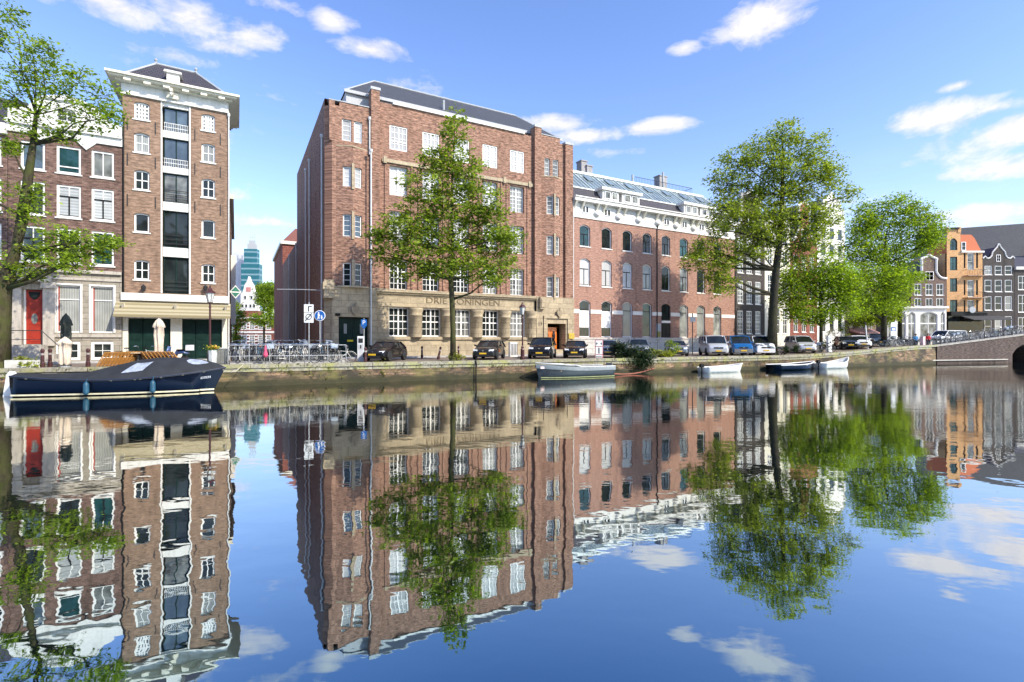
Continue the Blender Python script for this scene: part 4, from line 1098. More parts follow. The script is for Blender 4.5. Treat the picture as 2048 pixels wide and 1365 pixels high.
def right_row():
    F = rowframe(rowU(1471)); X, Z = F.x, F.z; W = X(1529)
    cols = [X(1481), X(1498.5), X(1516)]
    rows = [(Z(668, 1490), Z(622, 1490)), (Z(608, 1490), Z(562, 1490)), (Z(547, 1490), Z(514, 1490)), (Z(502, 1490), Z(476, 1490))]
    zt = Z(467, 1500)
    gable_house('dark_gabled_house', 'narrow near-black brick house with white sash windows left of the big tree trunk', F, W, zt, 'brick_dark', cols, rows,
        neck(W, .5, 1.1, 2.4, 4.6, 5.6), pm=['g_dark','g_dark','g_low'], nx=3, nz=6, gwin=(W/2 - .5, W/2 + .5, .6, 2.4), tr=.22)
    F = rowframe(rowU(1529.5)); X, Z = F.x, F.z; W = X(1580)
    rows = [(Z(668, 1550), Z(615, 1550)), (Z(590, 1550), Z(550, 1550)), (Z(530, 1550), Z(500, 1550)), (Z(488, 1550), Z(462, 1550))]
    gable_house('pale_stone_house', 'cream stone-fronted house half hidden behind the big tree trunk', F, W, Z(448, 1560), 'cream', [W*.2, W*.5, W*.8], rows, None, nx=2, nz=3, ww=1.0)
    F = rowframe(rowU(1580.5)); X, Z = F.x, F.z; W = X(1634)
    rows = [(Z(665, 1605), Z(618, 1605)), (Z(598, 1605), Z(560, 1605)), (Z(540, 1605), Z(512, 1605)), ]
    gable_house('red_gabled_house', 'deep red brick house with white scrolled neck gable beside the tall white gable', F, W, Z(490, 1605), 'brick_red', [W*.2, W*.5, W*.8], rows,
        neck(W, .5, 1.9, 2.6, 5.2, 6.3), nx=2, nz=3, ww=1.0, gwin=(W/2 - .65, W/2 + .65, .3, 2.2), tr=.2)
    F = rowframe(rowU(1634.5)); X, Z = F.x, F.z; W = X(1690)
    rows = [(Z(665, 1662), Z(615, 1662)), (Z(597, 1662), Z(560, 1662)), (Z(548, 1662), Z(523, 1662)), (Z(515, 1662), Z(488, 1662)), (Z(480, 1662), Z(455, 1662))]
    zt = Z(440, 1662)
    r = gable_house('white_gabled_house', 'tall white house with ornate pointed gable standing out against the sky', F, W, zt, 'white', [W*.22, W*.52, W*.82], rows,
        [(0, 0), (0, .5), (.5, .7), (.6, 1.7), (1.3, 1.9), (1.5, 2.9), (2.2, 3.1), (W/2, 4.0), (W - 2.2, 3.1), (W - 1.5, 2.9), (W - 1.3, 1.9), (W - .6, 1.7), (W - .5, .7), (W, .5), (W, 0)], pm='g_dark', nx=1, nz=1, ww=1.25, tr=.14)
    F = rowframe(rowU(1690.5)); X, Z = F.x, F.z; W = X(1752)
    rows = [(Z(660, 1715), Z(628, 1715)), (Z(610, 1715), Z(580, 1715))]
    r = gable_house('low_brown_house', 'low brown brick house with pink flowered canopy behind the right trees', F, W, Z(560, 1715), 'brick_brown', [W*.2, W*.5, W*.8], rows, None, nx=2, nz=2, ww=1.3)
    aw = MB(); aw.prism([(1.0,-.1,3.4),(1.0,-1.6,2.7),(1.0,-1.6,2.5),(1.0,-.1,2.9)], (5.5, 0, 0)); aw.build('canopy', plain('pink_flowers', (.55,.30,.28), .9, var=.6, scale=9), r)
right_row()

def end_houses():
    Yb = 88.0; base = 2.2
    def FR(px): return Frame((px - 1024) / FOC * Yb, Yb, 0, base)
    F = FR(1822); X, Z = F.x, F.z; W = X(1893)
    rows = [(Z(627, 1850), Z(597, 1850)), (Z(591, 1850), Z(568, 1850))]
    zt = Z(562, 1850); n0 = X(1843)
    r = gable_house('brown_gabled_house', 'small brown brick house with white neck gable above a white arched shopfront', F, W, zt, 'brick_brown', [X(1836), X(1858.5), X(1880)], rows,
        neck(W, .4, n0, 1.6, Z(520, 1850) - zt, Z(510, 1850) - zt), nx=2, nz=2, ww=1.25, gwin=(X(1851), X(1867), .1, 1.6), tr=.2)
    zs = Z(618, 1850)
    s = MB(); xa, xb = X(1775, -1), X(1893, -1)
    ox = [(X(1776, -1), X(1790, -1)), (X(1794, -1), X(1812, -1)), (X(1816, -1), X(1831, -1)), (X(1840, -1), X(1875, -1)), (X(1881, -1), X(1890, -1))]
    hs = [(a, c, .5, zs - .6, .5) for a, c in ox]
    s.wall(xa, xb, 0, zs, -1, hs, .3); s.box(xa - .15, xb + .1, -1.4, -.7, zs, zs + .35); sf = s.build('shopfront', M['white'], r)
    for h in hs: window(sf, *h[:4], -1, nx=2, nz=1, fw=.12, mw=.1, rec=.1, pm="g_low", rise=.5, transom=.6, tw=.2)
    bb = MB(); bb.box(xa + .05, -.1, -.69, 6, 0, zs - .05); bb.build('side_extension', M['brick_brown'], r)
    # orange
    F = FR(1893.5); X, Z = F.x, F.z; W = X(1965)
    r = frame_thing('orange_house', 'orange and yellow brick house with square stepped top and iron balconies', 'building', F)
    xs = X(1921); zt1 = Z(460, 1905); zt2 = Z(506, 1945)
    c1 = (X(1900), X(1914.5)); c2 = (X(1935), X(1948)); n1, n2 = (X(1927.5), X(1931)), (X(1952), X(1956))
    zr = [(Z(627, 1905), Z(600, 1905)), (Z(584, 1905), Z(557, 1905)), (Z(541, 1905), Z(514, 1905))]
    hs = [(c1[0], c1[1], a, b) for a, b in zr] + [(c1[0], c1[1], Z(501, 1905), Z(477, 1905), .55)]
    b = MB(); b.wall(0, xs, 0, zt1 - .5, 0, hs, .25); b.box(0, X(1896.5), -.12, .5, zt1 - .497, zt1 + .45); b.box(xs - .55, xs, -.12, .5, zt1 - .497, zt1 + .45); b.box(X(1896.5) + .003, xs - .553, 0, .5, zt1 - .497, zt1)
    h2 = [(c2[0], c2[1], a, a + 2.9) for a in (Z(634, 1945), Z(594, 1945), Z(540, 1945))]
    h3 = [(q[0], q[1], a + .3, a + 2.9) for q in (n1, n2) for a in (Z(634, 1945), Z(594, 1945), Z(540, 1945))]
    b.wall(xs + .003, W, 0, zt2, 0, h2 + h3, .25); b.build('wall', M['brick_orange'], r)
    for h in hs: window(r, *h[:4], 0, nx=2, nz=2, fw=.1, rec=.08, fm="dkgreen", pm="g_teal", rise=h[4] if len(h) > 4 else 0)
    for h in h2: window(r, *h, 0, nx=1, nz=2, fw=.1, rec=.08, pm='g_low')
    for h in h3: window(r, *h, 0, nx=1, nz=1, fw=.05, rec=.08, fm='black', pm='g_dark')
    for zz in (Z(637, 1945), Z(596, 1945), Z(552, 1945)):
        q = MB(); q.box(xs + .4, W - .05, -1.0, -.003, zz - .1, zz); 
        q.build('balcony', plain('balcony_slab', (.4,.27,.2), .8), r)
        k = MB(); xa, xb = xs + .4, W - .05
        for t in range(13): k.tube([(xa + (xb-xa)*t/12, -.95, zz), (xa + (xb-xa)*t/12, -.95, zz + .95)], .02, 4)
        k.tube([(xa,-.02,zz+.95),(xa,-.95,zz+.95),(xb,-.95,zz+.95),(xb,-.02,zz+.95)], .03, 5); k.build('balcony_railing', M['iron'], r)
    cn = MB(); cn.box(xs + .006, W + .1, -.3, .2, zt2 + .003, zt2 + .3); cn.build('cornice', M['white'], r)
    rf = MB(); rf.prism([(xs+.05,.2,zt2+.3),(W,.2,zt2+.3),(W-1.2,.2,zt2+2.6),(W-1.8,.2,zt2+3.2),(xs+.05,.2,zt2+3.2)], (0, 7, 0)); rf.build('roof', M['terra'], r)
    window(r, X(1923), X(1932), zt2 + .4, zt2 + 1.9, -.1, nx=1, nz=2, fw=.1, rec=.1, name='dormer_window')
    hb = MB(); hb.box(X(1900), X(1916), -.35, -.003, Z(482, 1905) + 2.0, Z(482, 1905) + 2.25); hb.build('dark_lintel', M['black'], r)
    zs = Z(624, 1930); dg = MB(); dg.box(.05, W - .05, -.25, -.012, .05, zs - .72); dg.build('dark_shopfront', M['g_dark'], r)
    sf = MB(); sf.box(.02, W, -.9, -.01, zs - .7, zs); sf.build('shop_fascia', M['black'], r)
    aw = MB(); aw.prism([(1.6,-.95,zs-.75),(1.6,-3.4,zs-1.5),(1.6,-3.4,zs-1.6),(1.6,-.95,zs-.95)], (W + .5, 0, 0)); aw.build('shop_awning', plain('dark_canvas', (.05,.05,.05), .9), r)
    lg = MB(); lg.lathe([(.55,0),(.55,.12)], (0,0,0), 16); o = lg.build('round_sign', M['lead'], r, loc=(X(1944, -1.2), -1.2, Z(620, 1944, -1.2))); o.rotation_euler.x = math.pi/2
    backbox(r, .02, W - .02, .3, 8, 0, zt2 - .05, M['brick_orange'])
    # grey gable
    F = FR(1965.5); X, Z = F.x, F.z; W = X(2029)
    rows = [(Z(673, 2000), Z(633, 2000)), (Z(621, 2000), Z(593, 2000)), (Z(584, 2000), Z(560, 2000)), (Z(550, 2000), Z(532, 2000))]
    zt = Z(526, 2000); a = X(1978); bq = X(2014)
    gb = [(0, 0), (0, .75), (.35, 1.15), (.8, .75), (1.2, .85), (1.55, 1.25), (1.7, 1.9), (W/2 - .65, 2.35), (W/2 - .3, 2.75), (W/2 - .15, 3.15), (W/2, 3.3)]
    gb = gb + [(W - x, z) for x, z in reversed(gb[:-1])]
    gable_house('grey_bell_gabled_house', 'dark grey brick house with white trimmed bell gable near the right edge', F, W, zt, 'brick_dark', [X(1976.5), X(1997), X(2017)], rows, gb, nx=1, nz=2, ww=1.25, pm=['g_dark', 'g_curt', 'g_dark', 'g_dark'], gwin=(X(1992), X(2001), .2, 1.4), tr=.11)
    F = FR(2029.5); X, Z = F.x, F.z
    rows = [(Z(625, 2040), Z(590, 2040)), (Z(580, 2040), Z(552, 2040)), (Z(670, 2040), Z(635, 2040))]
    gable_house('charcoal_corner_house', 'charcoal painted house at the very right edge with white cornice', F, 9, Z(540, 2040), 'brick_dark', [1.4, 4, 6.8], rows, None, nx=2, nz=2, ww=1.6)
    # big slate roofed block behind
    r = thing('slate_roofed_block', 'large building behind the right gables showing only its long dark slate roof', 'building', (86, 104, base), R(-24))
    b = MB(); b.box(0, 40, 0, 12, 0, 14.5); b.build('wall', M['brick_dark'], r)
    rf = MB(); rf.prism([(0,-.3,14.503),(0,12.3,14.503),(0,8,24),(0,4,24)], (40, 0, 0)); rf.build('roof', M['slate'], r)
    window(r, 15.5, 18, 17.0, 19.2, .3, nx=3, nz=2, fw=.15, rec=.0, name='dormer_window')
    ch = MB(); ch.box(1.2, 2.4, 4, 5.5, 23.5, 25.2); ch.build('chimney', M['black'], r)
end_houses()

# ---------------------------------------------------------------- the alley and what closes it
def alley():
    u0 = rowU(664) - .5
    F = rowframe(u0, 42.9 + 15.9)
    r = frame_thing('alley_house', 'long low dark brick building lining the right of the alley beyond the office', 'building', F)
    def sidewall(r, x, y0, L, H, mat, hs, sgn):
        b = MB(); b.wall(0, L, 0, H, 0, hs, .2)
        loc = (x, y0 + L, 0) if sgn < 0 else (x, y0, 0); rz = -math.pi/2 if sgn < 0 else math.pi/2
        b.build('side_wall', M[mat], r, loc=loc, rz=rz)
        for h in hs: window(r, *h, 0, nx=2, nz=3, fw=.1, rec=.06, pm='g_dark', loc=loc, rz=rz, name='side_window')
    H = 13.2; sidewall(r, 0, .02, 27, H, 'brick_alley', [(2 + 4*k, 3.3 + 4*k, z, z + 2.0) for k in range(6) for z in (1.5, 5.2, 9.0)], -1)
    backbox(r, .02, 12, .05, 27, 0, H - .02, M['brick_alley'])
    rf = MB(); rf.prism([(0,.02,H),(0,27,H),(2.6,27,H+3.2),(2.6,.02,H+3.2)], (9, 0, 0)); rf.build('roof', M['tile'], r)
    pipe(r, -.1, 6, .2, H - .5); pipe(r, -.1, 15, .2, H - .5)
    F2 = rowframe(u0, 42.9 + 43.2)
    r = frame_thing('red_roofed_alley_house', 'red brick house with pale trim and red roof at the far end of the alley', 'building', F2)
    H = 16.5; sidewall(r, 0, .02, 20, H, 'brick_red', [(2 + 4*k, 3.5 + 4*k, z, z + 2.2) for k in range(4) for z in (2, 6, 10)], -1)
    b = MB(); b.wall(0, 8, 0, H, 0); b.build('wall', M['brick_red'], r)
    backbox(r, .02, 8, .05, 20, 0, H - .02, M['brick_red'])
    c = MB(); c.box(-.3, 8, -.3, 20, H, H + .5); c.build('cornice', M['cream'], r)
    rf = MB(); rf.prism([(0,0,H+.5),(8,0,H+.5),(8,4,H+3.4),(2.2,4,H+3.4)], (0, 14, 0)); rf.build('roof', plain('old_red_tiles', (.20,.075,.055), .8, var=.3, scale=8), r)
    # left side of the alley
    uw = rowU(455); F3 = rowframe(uw - 8, 42.9 + 12.3)
    r = frame_thing('alley_side_house', 'brick house showing only its narrow alley side behind the warehouse', 'building', F3)
    H = 15.0; sidewall(r, 8.05, 0, 22, H, 'brick_ware', [(1.5 + 3.5*k, 2.8 + 3.5*k, z, z + 2.0) for k in range(6) for z in (1.2, 4.6, 8.0, 11.4)], 1)
    backbox(r, 0, 8.03, .02, 22, 0, H - .01, M['brick_ware'])
    c = MB(); c.box(7.9, 8.35, .0, 22, H, H + .4); c.build('cornice', M['cream'], r)
    ex = MB(); ex.box(8.06, 8.5, 6, 8, 3.2, 10.5); ex.build('oriel', M['white'], r)
    # green hanging sign on the warehouse corner
    s = thing('hanging_sign', 'green diamond shaped sign projecting from the warehouse corner', 'sign', (*rowframe(uw).w(.52, 1.5), 0), TH)
    F4 = rowframe(uw, 42.9 + 1.5); zz = Z4 = F4.z(584, 466) + STREET
    b = MB(); b.prism([(-.4,0,zz),(0,0,zz-.52),(.4,0,zz),(0,0,zz+.52)], (0, .08, 0)); b.build('board', M['white'], s)
    b = MB(); b.prism([(-.31,-.02,zz+.04),(.31,-.02,zz+.04),(.02,-.02,zz+.40),(-.02,-.02,zz+.40)], (0, .015, 0)); b.prism([(-.29,-.02,zz-.06),(.29,-.02,zz-.06),(0,-.02,zz-.40)], (0, .015, 0)); b.build('green_field', plain('sign_green', (.03,.16,.11), .4), s)
    b = MB(); b.tube([(-.52,.04,zz+.05),(-.4,.04,zz+.05)], .025, 6); b.build('bracket', M['iron'], s)
    # distant palace front
    Yd = 122.0
    Fd = Frame((468 - 1024) / FOC * Yd, Yd, R(4), STREET); X, Z = Fd.x, Fd.z
    r = frame_thing('ornate_gabled_house', 'ornate white and red gabled house closing the view down the alley', 'building', Fd)
    xs = [X(p) for p in (488, 504, 521, 537)]; W = X(560)
    rows = [(Z(696, 505), Z(672, 505)), (Z(662, 505), Z(645, 505))]
    hs = [(x - .62, x + .62, a, b) for x in xs for a, b in ((.3, 2.9), (Z(660, 505), Z(644, 505)))]
    zt = Z(638, 505)
    b = MB(); b.wall(0, W, 0, zt, 0, hs, .25)
    b.box(X(484), X(516), .02, 3, zt, Z(622, 505)); b.build('wall', M['brick_red'], r)
    for h in hs: window(r, *h, 0, nx=3, nz=5, fw=.16, mw=.07, rec=.0, pm='g_dark')
    t = MB(); t.box(0, W, -.15, .1, zt, zt + .4); t.box(0, W, -.12, .1, 3.3, 3.8)
    for x in [(xs[k] + xs[k+1]) / 2 for k in range(3)] + [X(480)]:
        for k in range(8): t.box(x - .3, x + .3, -.08, -.003, .4 + k * .75, .75 + k * .75)
    a0, a1 = X(478), X(516); am = X(497); z1 = Z(622, 500)
    t.prism([(a0,-.05,z1),(a1,-.05,z1),(a1,-.05,Z(607,500)),(a1-.4,-.05,Z(606,500)),(a1-.4,-.05,Z(588,500)),(am+1.3,-.05,Z(584,500)),(am+.9,-.05,Z(570,500)),(am+.3,-.05,Z(562,500)),(am,-.05,Z(553,500)),(am-.3,-.05,Z(562,500)),(am-.9,-.05,Z(570,500)),(am-1.3,-.05,Z(584,500)),(a0+.4,-.05,Z(588,500)),(a0+.4,-.05,Z(606,500)),(a0,-.05,Z(607,500))], (0, 1.2, 0))
    t.build('white_gable', M['white'], r)
    for x in (am - 1.35, am - .5, am + .5, am + 1.35): window(r, x - .3, x + .3, Z(616, 500), Z(609, 500), -.15, nx=1, nz=1, fw=.06, rec=.02, pm='g_dark')
    for x in (am - .75, am + .75): window(r, x - .3, x + .3, Z(599, 500), Z(592, 500), -.15, nx=1, nz=1, fw=.06, rec=.02, pm='g_dark')
    q = MB(); q.box(am - .55, am + .55, -.1, -.053, Z(584, 500), Z(575, 500)); q.build('red_plaque', plain('faded_red', (.55,.22,.2), .7), r)
    backbox(r, .05, W - .05, .3, 10, 0, zt - .02, M['brick_red'])
    # glass towers far away
    Yt = 330.0; cx = (501.5 - 1024) / FOC * Yt
    m, n, bs, _ = nt('turquoise_curtain_wall'); v, sp = facade_vec(n)
    wv = node(n, 'ShaderNodeTexWave', wave_type='BANDS'); wv.bands_direction = 'Y'; wv.inputs['Scale'].default_value = .085; wv.inputs['Distortion'].default_value = .6; n.links.new(v, wv.inputs['Vector'])
    c = mixc(n, ramp(n, wv.outputs[0], [(.72, 0.0), (.9, 1.0)]), mixc(n, noise(n, v, .25, 3), (.006,.075,.105), (.015,.15,.19)), (.16,.27,.32))
    n.links.new(c, bs.inputs['Base Color']); bs.inputs['Roughness'].default_value = .3
    r = thing('turquoise_tower', 'distant stepped turquoise glass office tower with roof masts above the alley', 'tower', (cx, Yt, 0), R(8))
    b = MB(); zf = lambda py: (682.5 - py) / FOC * Yt + EYE
    b.box(-6.0, 5.2, 0, 6, 0, zf(528)); b.box(-4.4, 3.6, .5, 5.5, zf(528), zf(498)); b.build('glass_shaft', m, r)
    c = MB(); c.box(-2.6, 2.4, 1.2, 5, zf(498), zf(487)); c.box(-1.9, 1.6, 2, 4.5, zf(487), zf(480)); c.build('plant_room', M['lead'], r)
    a = MB()
    for x in (-1.4, 1.4, 0): a.tube([(x, 3, zf(480)), (x, 3, zf(466 if x else 472))], .22, 5)
    a.tube([(-1.4,3,zf(473)),(1.4,3,zf(473))], .18, 5); a.build('mast', M['lead'], r)
    r = thing('pale_tower', 'distant pale high-rise slab left of the turquoise tower', 'tower', ((474 - 1024) / FOC * 340, 342, 0), R(8))
    b = MB(); b.box(-4, 4.5, 0, 10, 0, zf(500)); b.build('wall', stonemat('pale_cladding', (.62,.64,.68), (.55,.57,.62), 30, 3.2, .1), r)
    # cable across the alley
    w = MB(); fr = rowframe(uw); zz = OFR.z(577, 600) 
    o = thing('overhead_cable', 'thin tram span wire stretched across the alley between warehouse and office', 'cable', (fr.o[0], fr.o[1], STREET), TH)
    w.tube([(3.4, 1.2, zz - .05), (5.2, 1.0, zz), (6.9, .9, zz)], .03, 5); w.build('wire', M['galv'], o)
alley()
# ---------------------------------------------------------------- unseen houses added on the near bank to cut sky light and darken reflections
def unseen_bank():
    a = QA + math.pi
    def one(k, W, H, mat):
        F = Frame(62 - 13.0 * k + 4, -13.5 - 13.0 * k * .411 / .912 + 26, a, STREET)
        r = frame_thing('unseen_bank_house', 'unseen brick house added on the near bank to block sky light and darken reflections', 'building', F, 'unseen houses added on the near bank')
        hs = [(1 + 2.9 * i, 2.5 + 2.9 * i, z, z + 2.2) for i in range(4) for z in (1.2, 4.9, 8.6, 12.0)]
        b = MB(); b.wall(0, W, 0, H, 0, hs, .25); b.build('wall', M[mat], r)
        g = MB()
        for h in hs: window(r, *h, 0, nx=2, nz=2, fw=.12, rec=.06, pm='g_dark')
        rf = MB(); rf.prism([(0, 0, H), (W, 0, H), (W, 4, H + 3), (0, 4, H + 3)], (0, 5, 0)); rf.build('roof', M['tile'], r)
        c = MB(); c.box(-.05, W, -.4, -.003, H - .3, H + .3); c.build('cornice', M['cream'], r)
        backbox(r, .02, W - .02, .3, 10, 0, H - .05, M[mat])
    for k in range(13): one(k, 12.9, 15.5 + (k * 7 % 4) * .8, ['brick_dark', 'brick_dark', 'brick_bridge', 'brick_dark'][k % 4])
unseen_bank()
# ================================================================= TREES AND PLANTS
M['leaf_a'] = leafmat('street_tree_leaf', (.10,.155,.014), (.36,.47,.05))
M['leaf_b'] = leafmat('elm_leaf', (.11,.16,.018), (.39,.47,.06))
M['leaf_c'] = leafmat('bright_leaf', (.10,.175,.012), (.37,.50,.035))
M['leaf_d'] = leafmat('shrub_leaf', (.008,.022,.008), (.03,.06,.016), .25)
M['leaf_y'] = leafmat('yellow_grass', (.13,.17,.02), (.38,.40,.05))
M['bark_a'] = barkmat('mossy_bark', (.03,.025,.018), (.085,.07,.045), (.07,.085,.02))
M['bark_b'] = barkmat('elm_bark', (.022,.019,.015), (.06,.052,.04), (.05,.06,.02), mossamt=.4)
NPR = np.random.RandomState(5)
def leaf_mesh(name, cen, mat, parent, size, aspect=.5, droop=.25, flat=.75):
    """one diamond shaped, slightly folded leaf per centre"""
    n = len(cen)
    ang = NPR.uniform(0, 2*np.pi, n)
    d = np.stack([np.cos(ang), np.sin(ang), NPR.normal(-droop, .35, n)], 1); d /= np.linalg.norm(d, axis=1)[:, None]
    nm = NPR.normal(0, flat, (n, 3)) + np.array([.75, -.55, .8]);   # leaves turn towards the light
    s = np.cross(d, nm); s /= np.linalg.norm(s, axis=1)[:, None] + 1e-9
    up = np.cross(s, d)
    L = size * NPR.uniform(.45, 1.45, n)[:, None]
    a = cen - d * L * .5; t = cen + d * L * .5; l = cen + s * L * aspect * .5 + up * L * .08; r = cen - s * L * aspect * .5 + up * L * .08
    V = np.stack([a, l, t, r], 1).reshape(-1, 3)
    me = bpy.data.meshes.new(name); me.vertices.add(4*n); me.vertices.foreach_set('co', V.ravel().astype(np.float32))
    me.loops.add(4*n); me.loops.foreach_set('vertex_index', np.arange(4*n, dtype=np.int32))
    me.polygons.add(n); me.polygons.foreach_set('loop_start', np.arange(0, 4*n, 4, dtype=np.int32))
    try: me.polygons.foreach_set('loop_total', np.full(n, 4, dtype=np.int32))
    except Exception: pass
    me.update(calc_edges=True); me.validate(); me.materials.append(mat)
    o = bpy.data.objects.new(name, me); COL.objects.link(o)
    if parent is not None: o.parent = parent
    return o
def make_tree(name, label, px, w, trunk, blobs, leaf, bark, lsize=.26, per=26, dens=1.0, base=None, group=None, spread=.30, depth=.8, dirs=None):
    """trunk: [(px, py, radius)] and blobs: [(px, py, rx, ry)] surveyed at the tree's own distance"""
    X0, Y0, Z0 = quay(px, w) if base is None else base
    k = Y0 / FOC
    def loc(p, q, dy=0): return Vector(((p - px) * k, dy, (682.5 - q) * k + EYE - Z0))
    r = thing(name, label, 'tree', (X0, Y0, Z0), 0, group)
    T = [loc(p, q) for p, q, rad in trunk]; rad = [t[2] for t in trunk]
    T[0].z = -.05
    b = MB(); b.tube(T, rad, 10)
    b.lathe([(rad[0]*1.5, -.05), (rad[0]*1.2, .12), (rad[0]*1.02, .4)], T[0], 10)
    rnd = random.Random(int(px)); cen = []
    for bi, (p, q, rx, ry) in enumerate(blobs):
        Rx, Rz = rx * k, ry * k; Ry = (Rx + Rz) / 2 * depth
        c = loc(p, q, rnd.uniform(-.5, .5) * Ry)
        # limb from the trunk to the blob
        ti = min(range(len(T)), key=lambda i: (T[i] - c).length + (2.5 if T[i].z > c.z - .3 else 0) + (3 if i == 0 else 0))
        s = T[ti]; e = c + Vector((0, 0, -Rz * .2)); L = (e - s).length
        if L > .3:
            m1 = s.lerp(e, .4) + Vector((rnd.uniform(-.1,.1)*L, rnd.uniform(-.1,.1)*L, -.02*L)); m2 = s.lerp(e, .75) + Vector((rnd.uniform(-.06,.06)*L, 0, .04*L))
            r0 = min(rad[ti] * .5, .035 + .022 * L); b.tube([s, m1, m2, e], [r0, r0*.7, r0*.5, r0*.3], 7)
        else: r0 = .08
        vol = Rx * Ry * Rz; nc = int(dens * 26 * max(.5, vol) ** .62) + 6
        for ci in range(nc):
            v = Vector((rnd.gauss(0,1), rnd.gauss(0,1), rnd.gauss(0,1))).normalized() * (.35 + .68 * rnd.random() ** .55)
            cc = c + Vector((v.x*Rx, v.y*Ry, v.z*Rz)); cen.append(cc)
            if ci % 3 == 0:
                st = c + Vector((v.x*Rx, v.y*Ry, v.z*Rz)) * .15
                md = st.lerp(cc, .5) + Vector((rnd.uniform(-.12,.12), rnd.uniform(-.12,.12), rnd.uniform(-.02,.15)))
                b.tube([st, md, cc], [max(.014, r0*.22), .014, .008], 4, cap=False)
    b.build('trunk', M[bark], r, smooth=True, flip=False)
    C_ = np.array([tuple(c) for c in cen])
    n = len(C_) * per
    idx = np.repeat(np.arange(len(C_)), per); sc = NPR.uniform(.6, 1.5, len(C_))[idx][:, None]
    g = NPR.normal(0, 1, (n, 3)) * np.array([spread, spread, spread * .55]) * sc
    leaf_mesh('crown', C_[idx] + g, M[leaf], r, lsize)
    return r
# young street tree in front of the office
make_tree('street_tree', 'young green street tree with straight mossy trunk standing alone before the brick office', 906, .9,
    [(906,716,.23),(906,660,.19),(904,600,.19),(902,560,.17),(906,500,.12),(903,430,.09),(904,360,.06),(908,290,.04),(910,235,.02)],
    [(908,265,26,40),(900,310,42,36),(935,345,42,34),(865,330,34,28),(850,375,52,34),(905,385,60,40),(960,400,46,40),(835,425,55,36),(895,445,66,40),(965,455,52,38),
     (800,465,52,34),(850,490,60,36),(920,500,70,36),(990,490,46,34),(780,505,42,28),(830,540,52,26),(940,545,56,26),(1005,530,36,26),(880,540,40,22),(1020,475,26,24),(760,470,26,22),(985,430,34,24),(985,560,24,12)],
    'leaf_a', 'bark_a', .26, 21, .88, spread=.27)
# big elm on the right
make_tree('elm_tree', 'largest tree on the quay with thick dark trunk and domed crown high above the roofs', 1545, 1.6,
    [(1544,706,.52),(1545,650,.42),(1548,590,.38),(1552,540,.35),(1558,490,.28),(1562,440,.26),(1565,390,.2),(1565,330,.13),(1565,280,.07)],
    [(1566,268,30,22),(1530,292,40,24),(1600,296,44,26),(1478,325,46,30),(1530,335,54,34),(1590,340,54,34),(1650,325,36,30),(1450,365,34,30),(1500,385,50,30),(1560,385,54,32),(1625,375,50,32),(1668,350,22,26),
     (1446,420,30,30),(1480,440,46,28),(1540,435,56,30),(1600,440,56,32),(1650,430,36,28),(1560,475,54,24),(1510,470,40,26),(1620,480,40,26),(1592,512,34,20),(1518,502,30,20),(1688,392,22,16),(1440,460,26,18),
     (1420,500,40,26),(1395,520,30,20),(1450,520,36,20),(1440,570,30,26),(1475,500,26,20),(1425,545,26,18)],
    'leaf_b', 'bark_b', .25, 27, .92, spread=.36)
# bright tree right of the elm
make_tree('bright_tree', 'bright green bushy tree close to the right of the thick elm trunk', 1642, 2.6,
    [(1642,702,.2),(1642,650,.16),(1640,600,.14),(1640,550,.1)],
    [(1600,545,36,26),(1640,535,44,30),(1675,555,40,32),(1590,585,34,26),(1630,585,48,28),(1672,600,40,28),(1610,618,40,20),(1655,628,36,16),(1575,590,26,26),(1585,625,28,16),(1572,555,22,20),(1690,585,34,30),(1690,620,34,14),(1655,560,40,24),(1700,555,30,26),(1620,640,30,10)],
    'leaf_c', 'bark_b', .27, 21, .98, spread=.42)
make_tree('broad_tree', 'broad green tree with open airy top left of the orange house', 1768, 2.0,
    [(1768,692,.32),(1768,640,.28),(1766,590,.24),(1768,530,.18),(1772,470,.1)],
    [(1745,425,34,26),(1790,412,34,24),(1832,430,30,26),(1720,462,34,28),(1765,455,44,30),(1815,465,44,30),(1855,455,26,24),(1712,505,40,32),(1758,505,48,32),(1800,515,40,30),(1850,488,28,22),(1715,555,40,30),(1758,560,48,32),(1790,565,34,28),(1735,605,46,24),(1775,608,36,22),(1870,478,16,16),(1700,590,24,20),(1830,552,16,8)],
    'leaf_c', 'bark_b', .26, 27, .98, spread=.42)
make_tree('back_tree', 'darker green tree standing between the low brown house and the brown gable', 1800, 0,
    [(1800,690,.3),(1800,600,.25),(1805,540,.2)],
    [(1780,600,40,26),(1800,560,26,22),(1760,630,44,18),(1740,640,40,14)],
    'leaf_a', 'bark_b', .34, 22, 1.1, spread=.42, base=((1800-1024)/FOC*76, 76, 2.2))
# leaning tree at the left edge
make_tree('leaning_tree', 'leaning mossy tree at the left edge with bright foliage over the dark canal house', 8, .9,
    [(-6,738,.55),(-2,660,.47),(6,580,.36),(32,500,.20),(46,430,.24),(56,360,.2),(66,290,.14),(72,230,.08)],
    [(70,100,40,26),(105,120,32,28),(45,145,36,28),(95,165,50,36),(160,165,40,34),(205,190,34,30),(40,195,30,28),(125,215,50,34),(185,235,38,28),(70,255,40,28),(228,235,22,22),(30,300,20,16),(120,265,30,18),
     (62,385,24,26),(60,430,26,24),(100,470,44,26),(150,485,48,26),(195,500,34,22),(60,500,30,22),(110,520,40,22),(50,545,34,22),(160,530,34,16),(215,485,20,14),
     (10,25,34,24),(0,80,22,22),(-60,120,60,50),(-90,240,60,60),(-40,180,40,40),(-60,380,50,50),(-20,520,40,40)],
    'leaf_c', 'bark_a', .18, 19, .95, spread=.21)
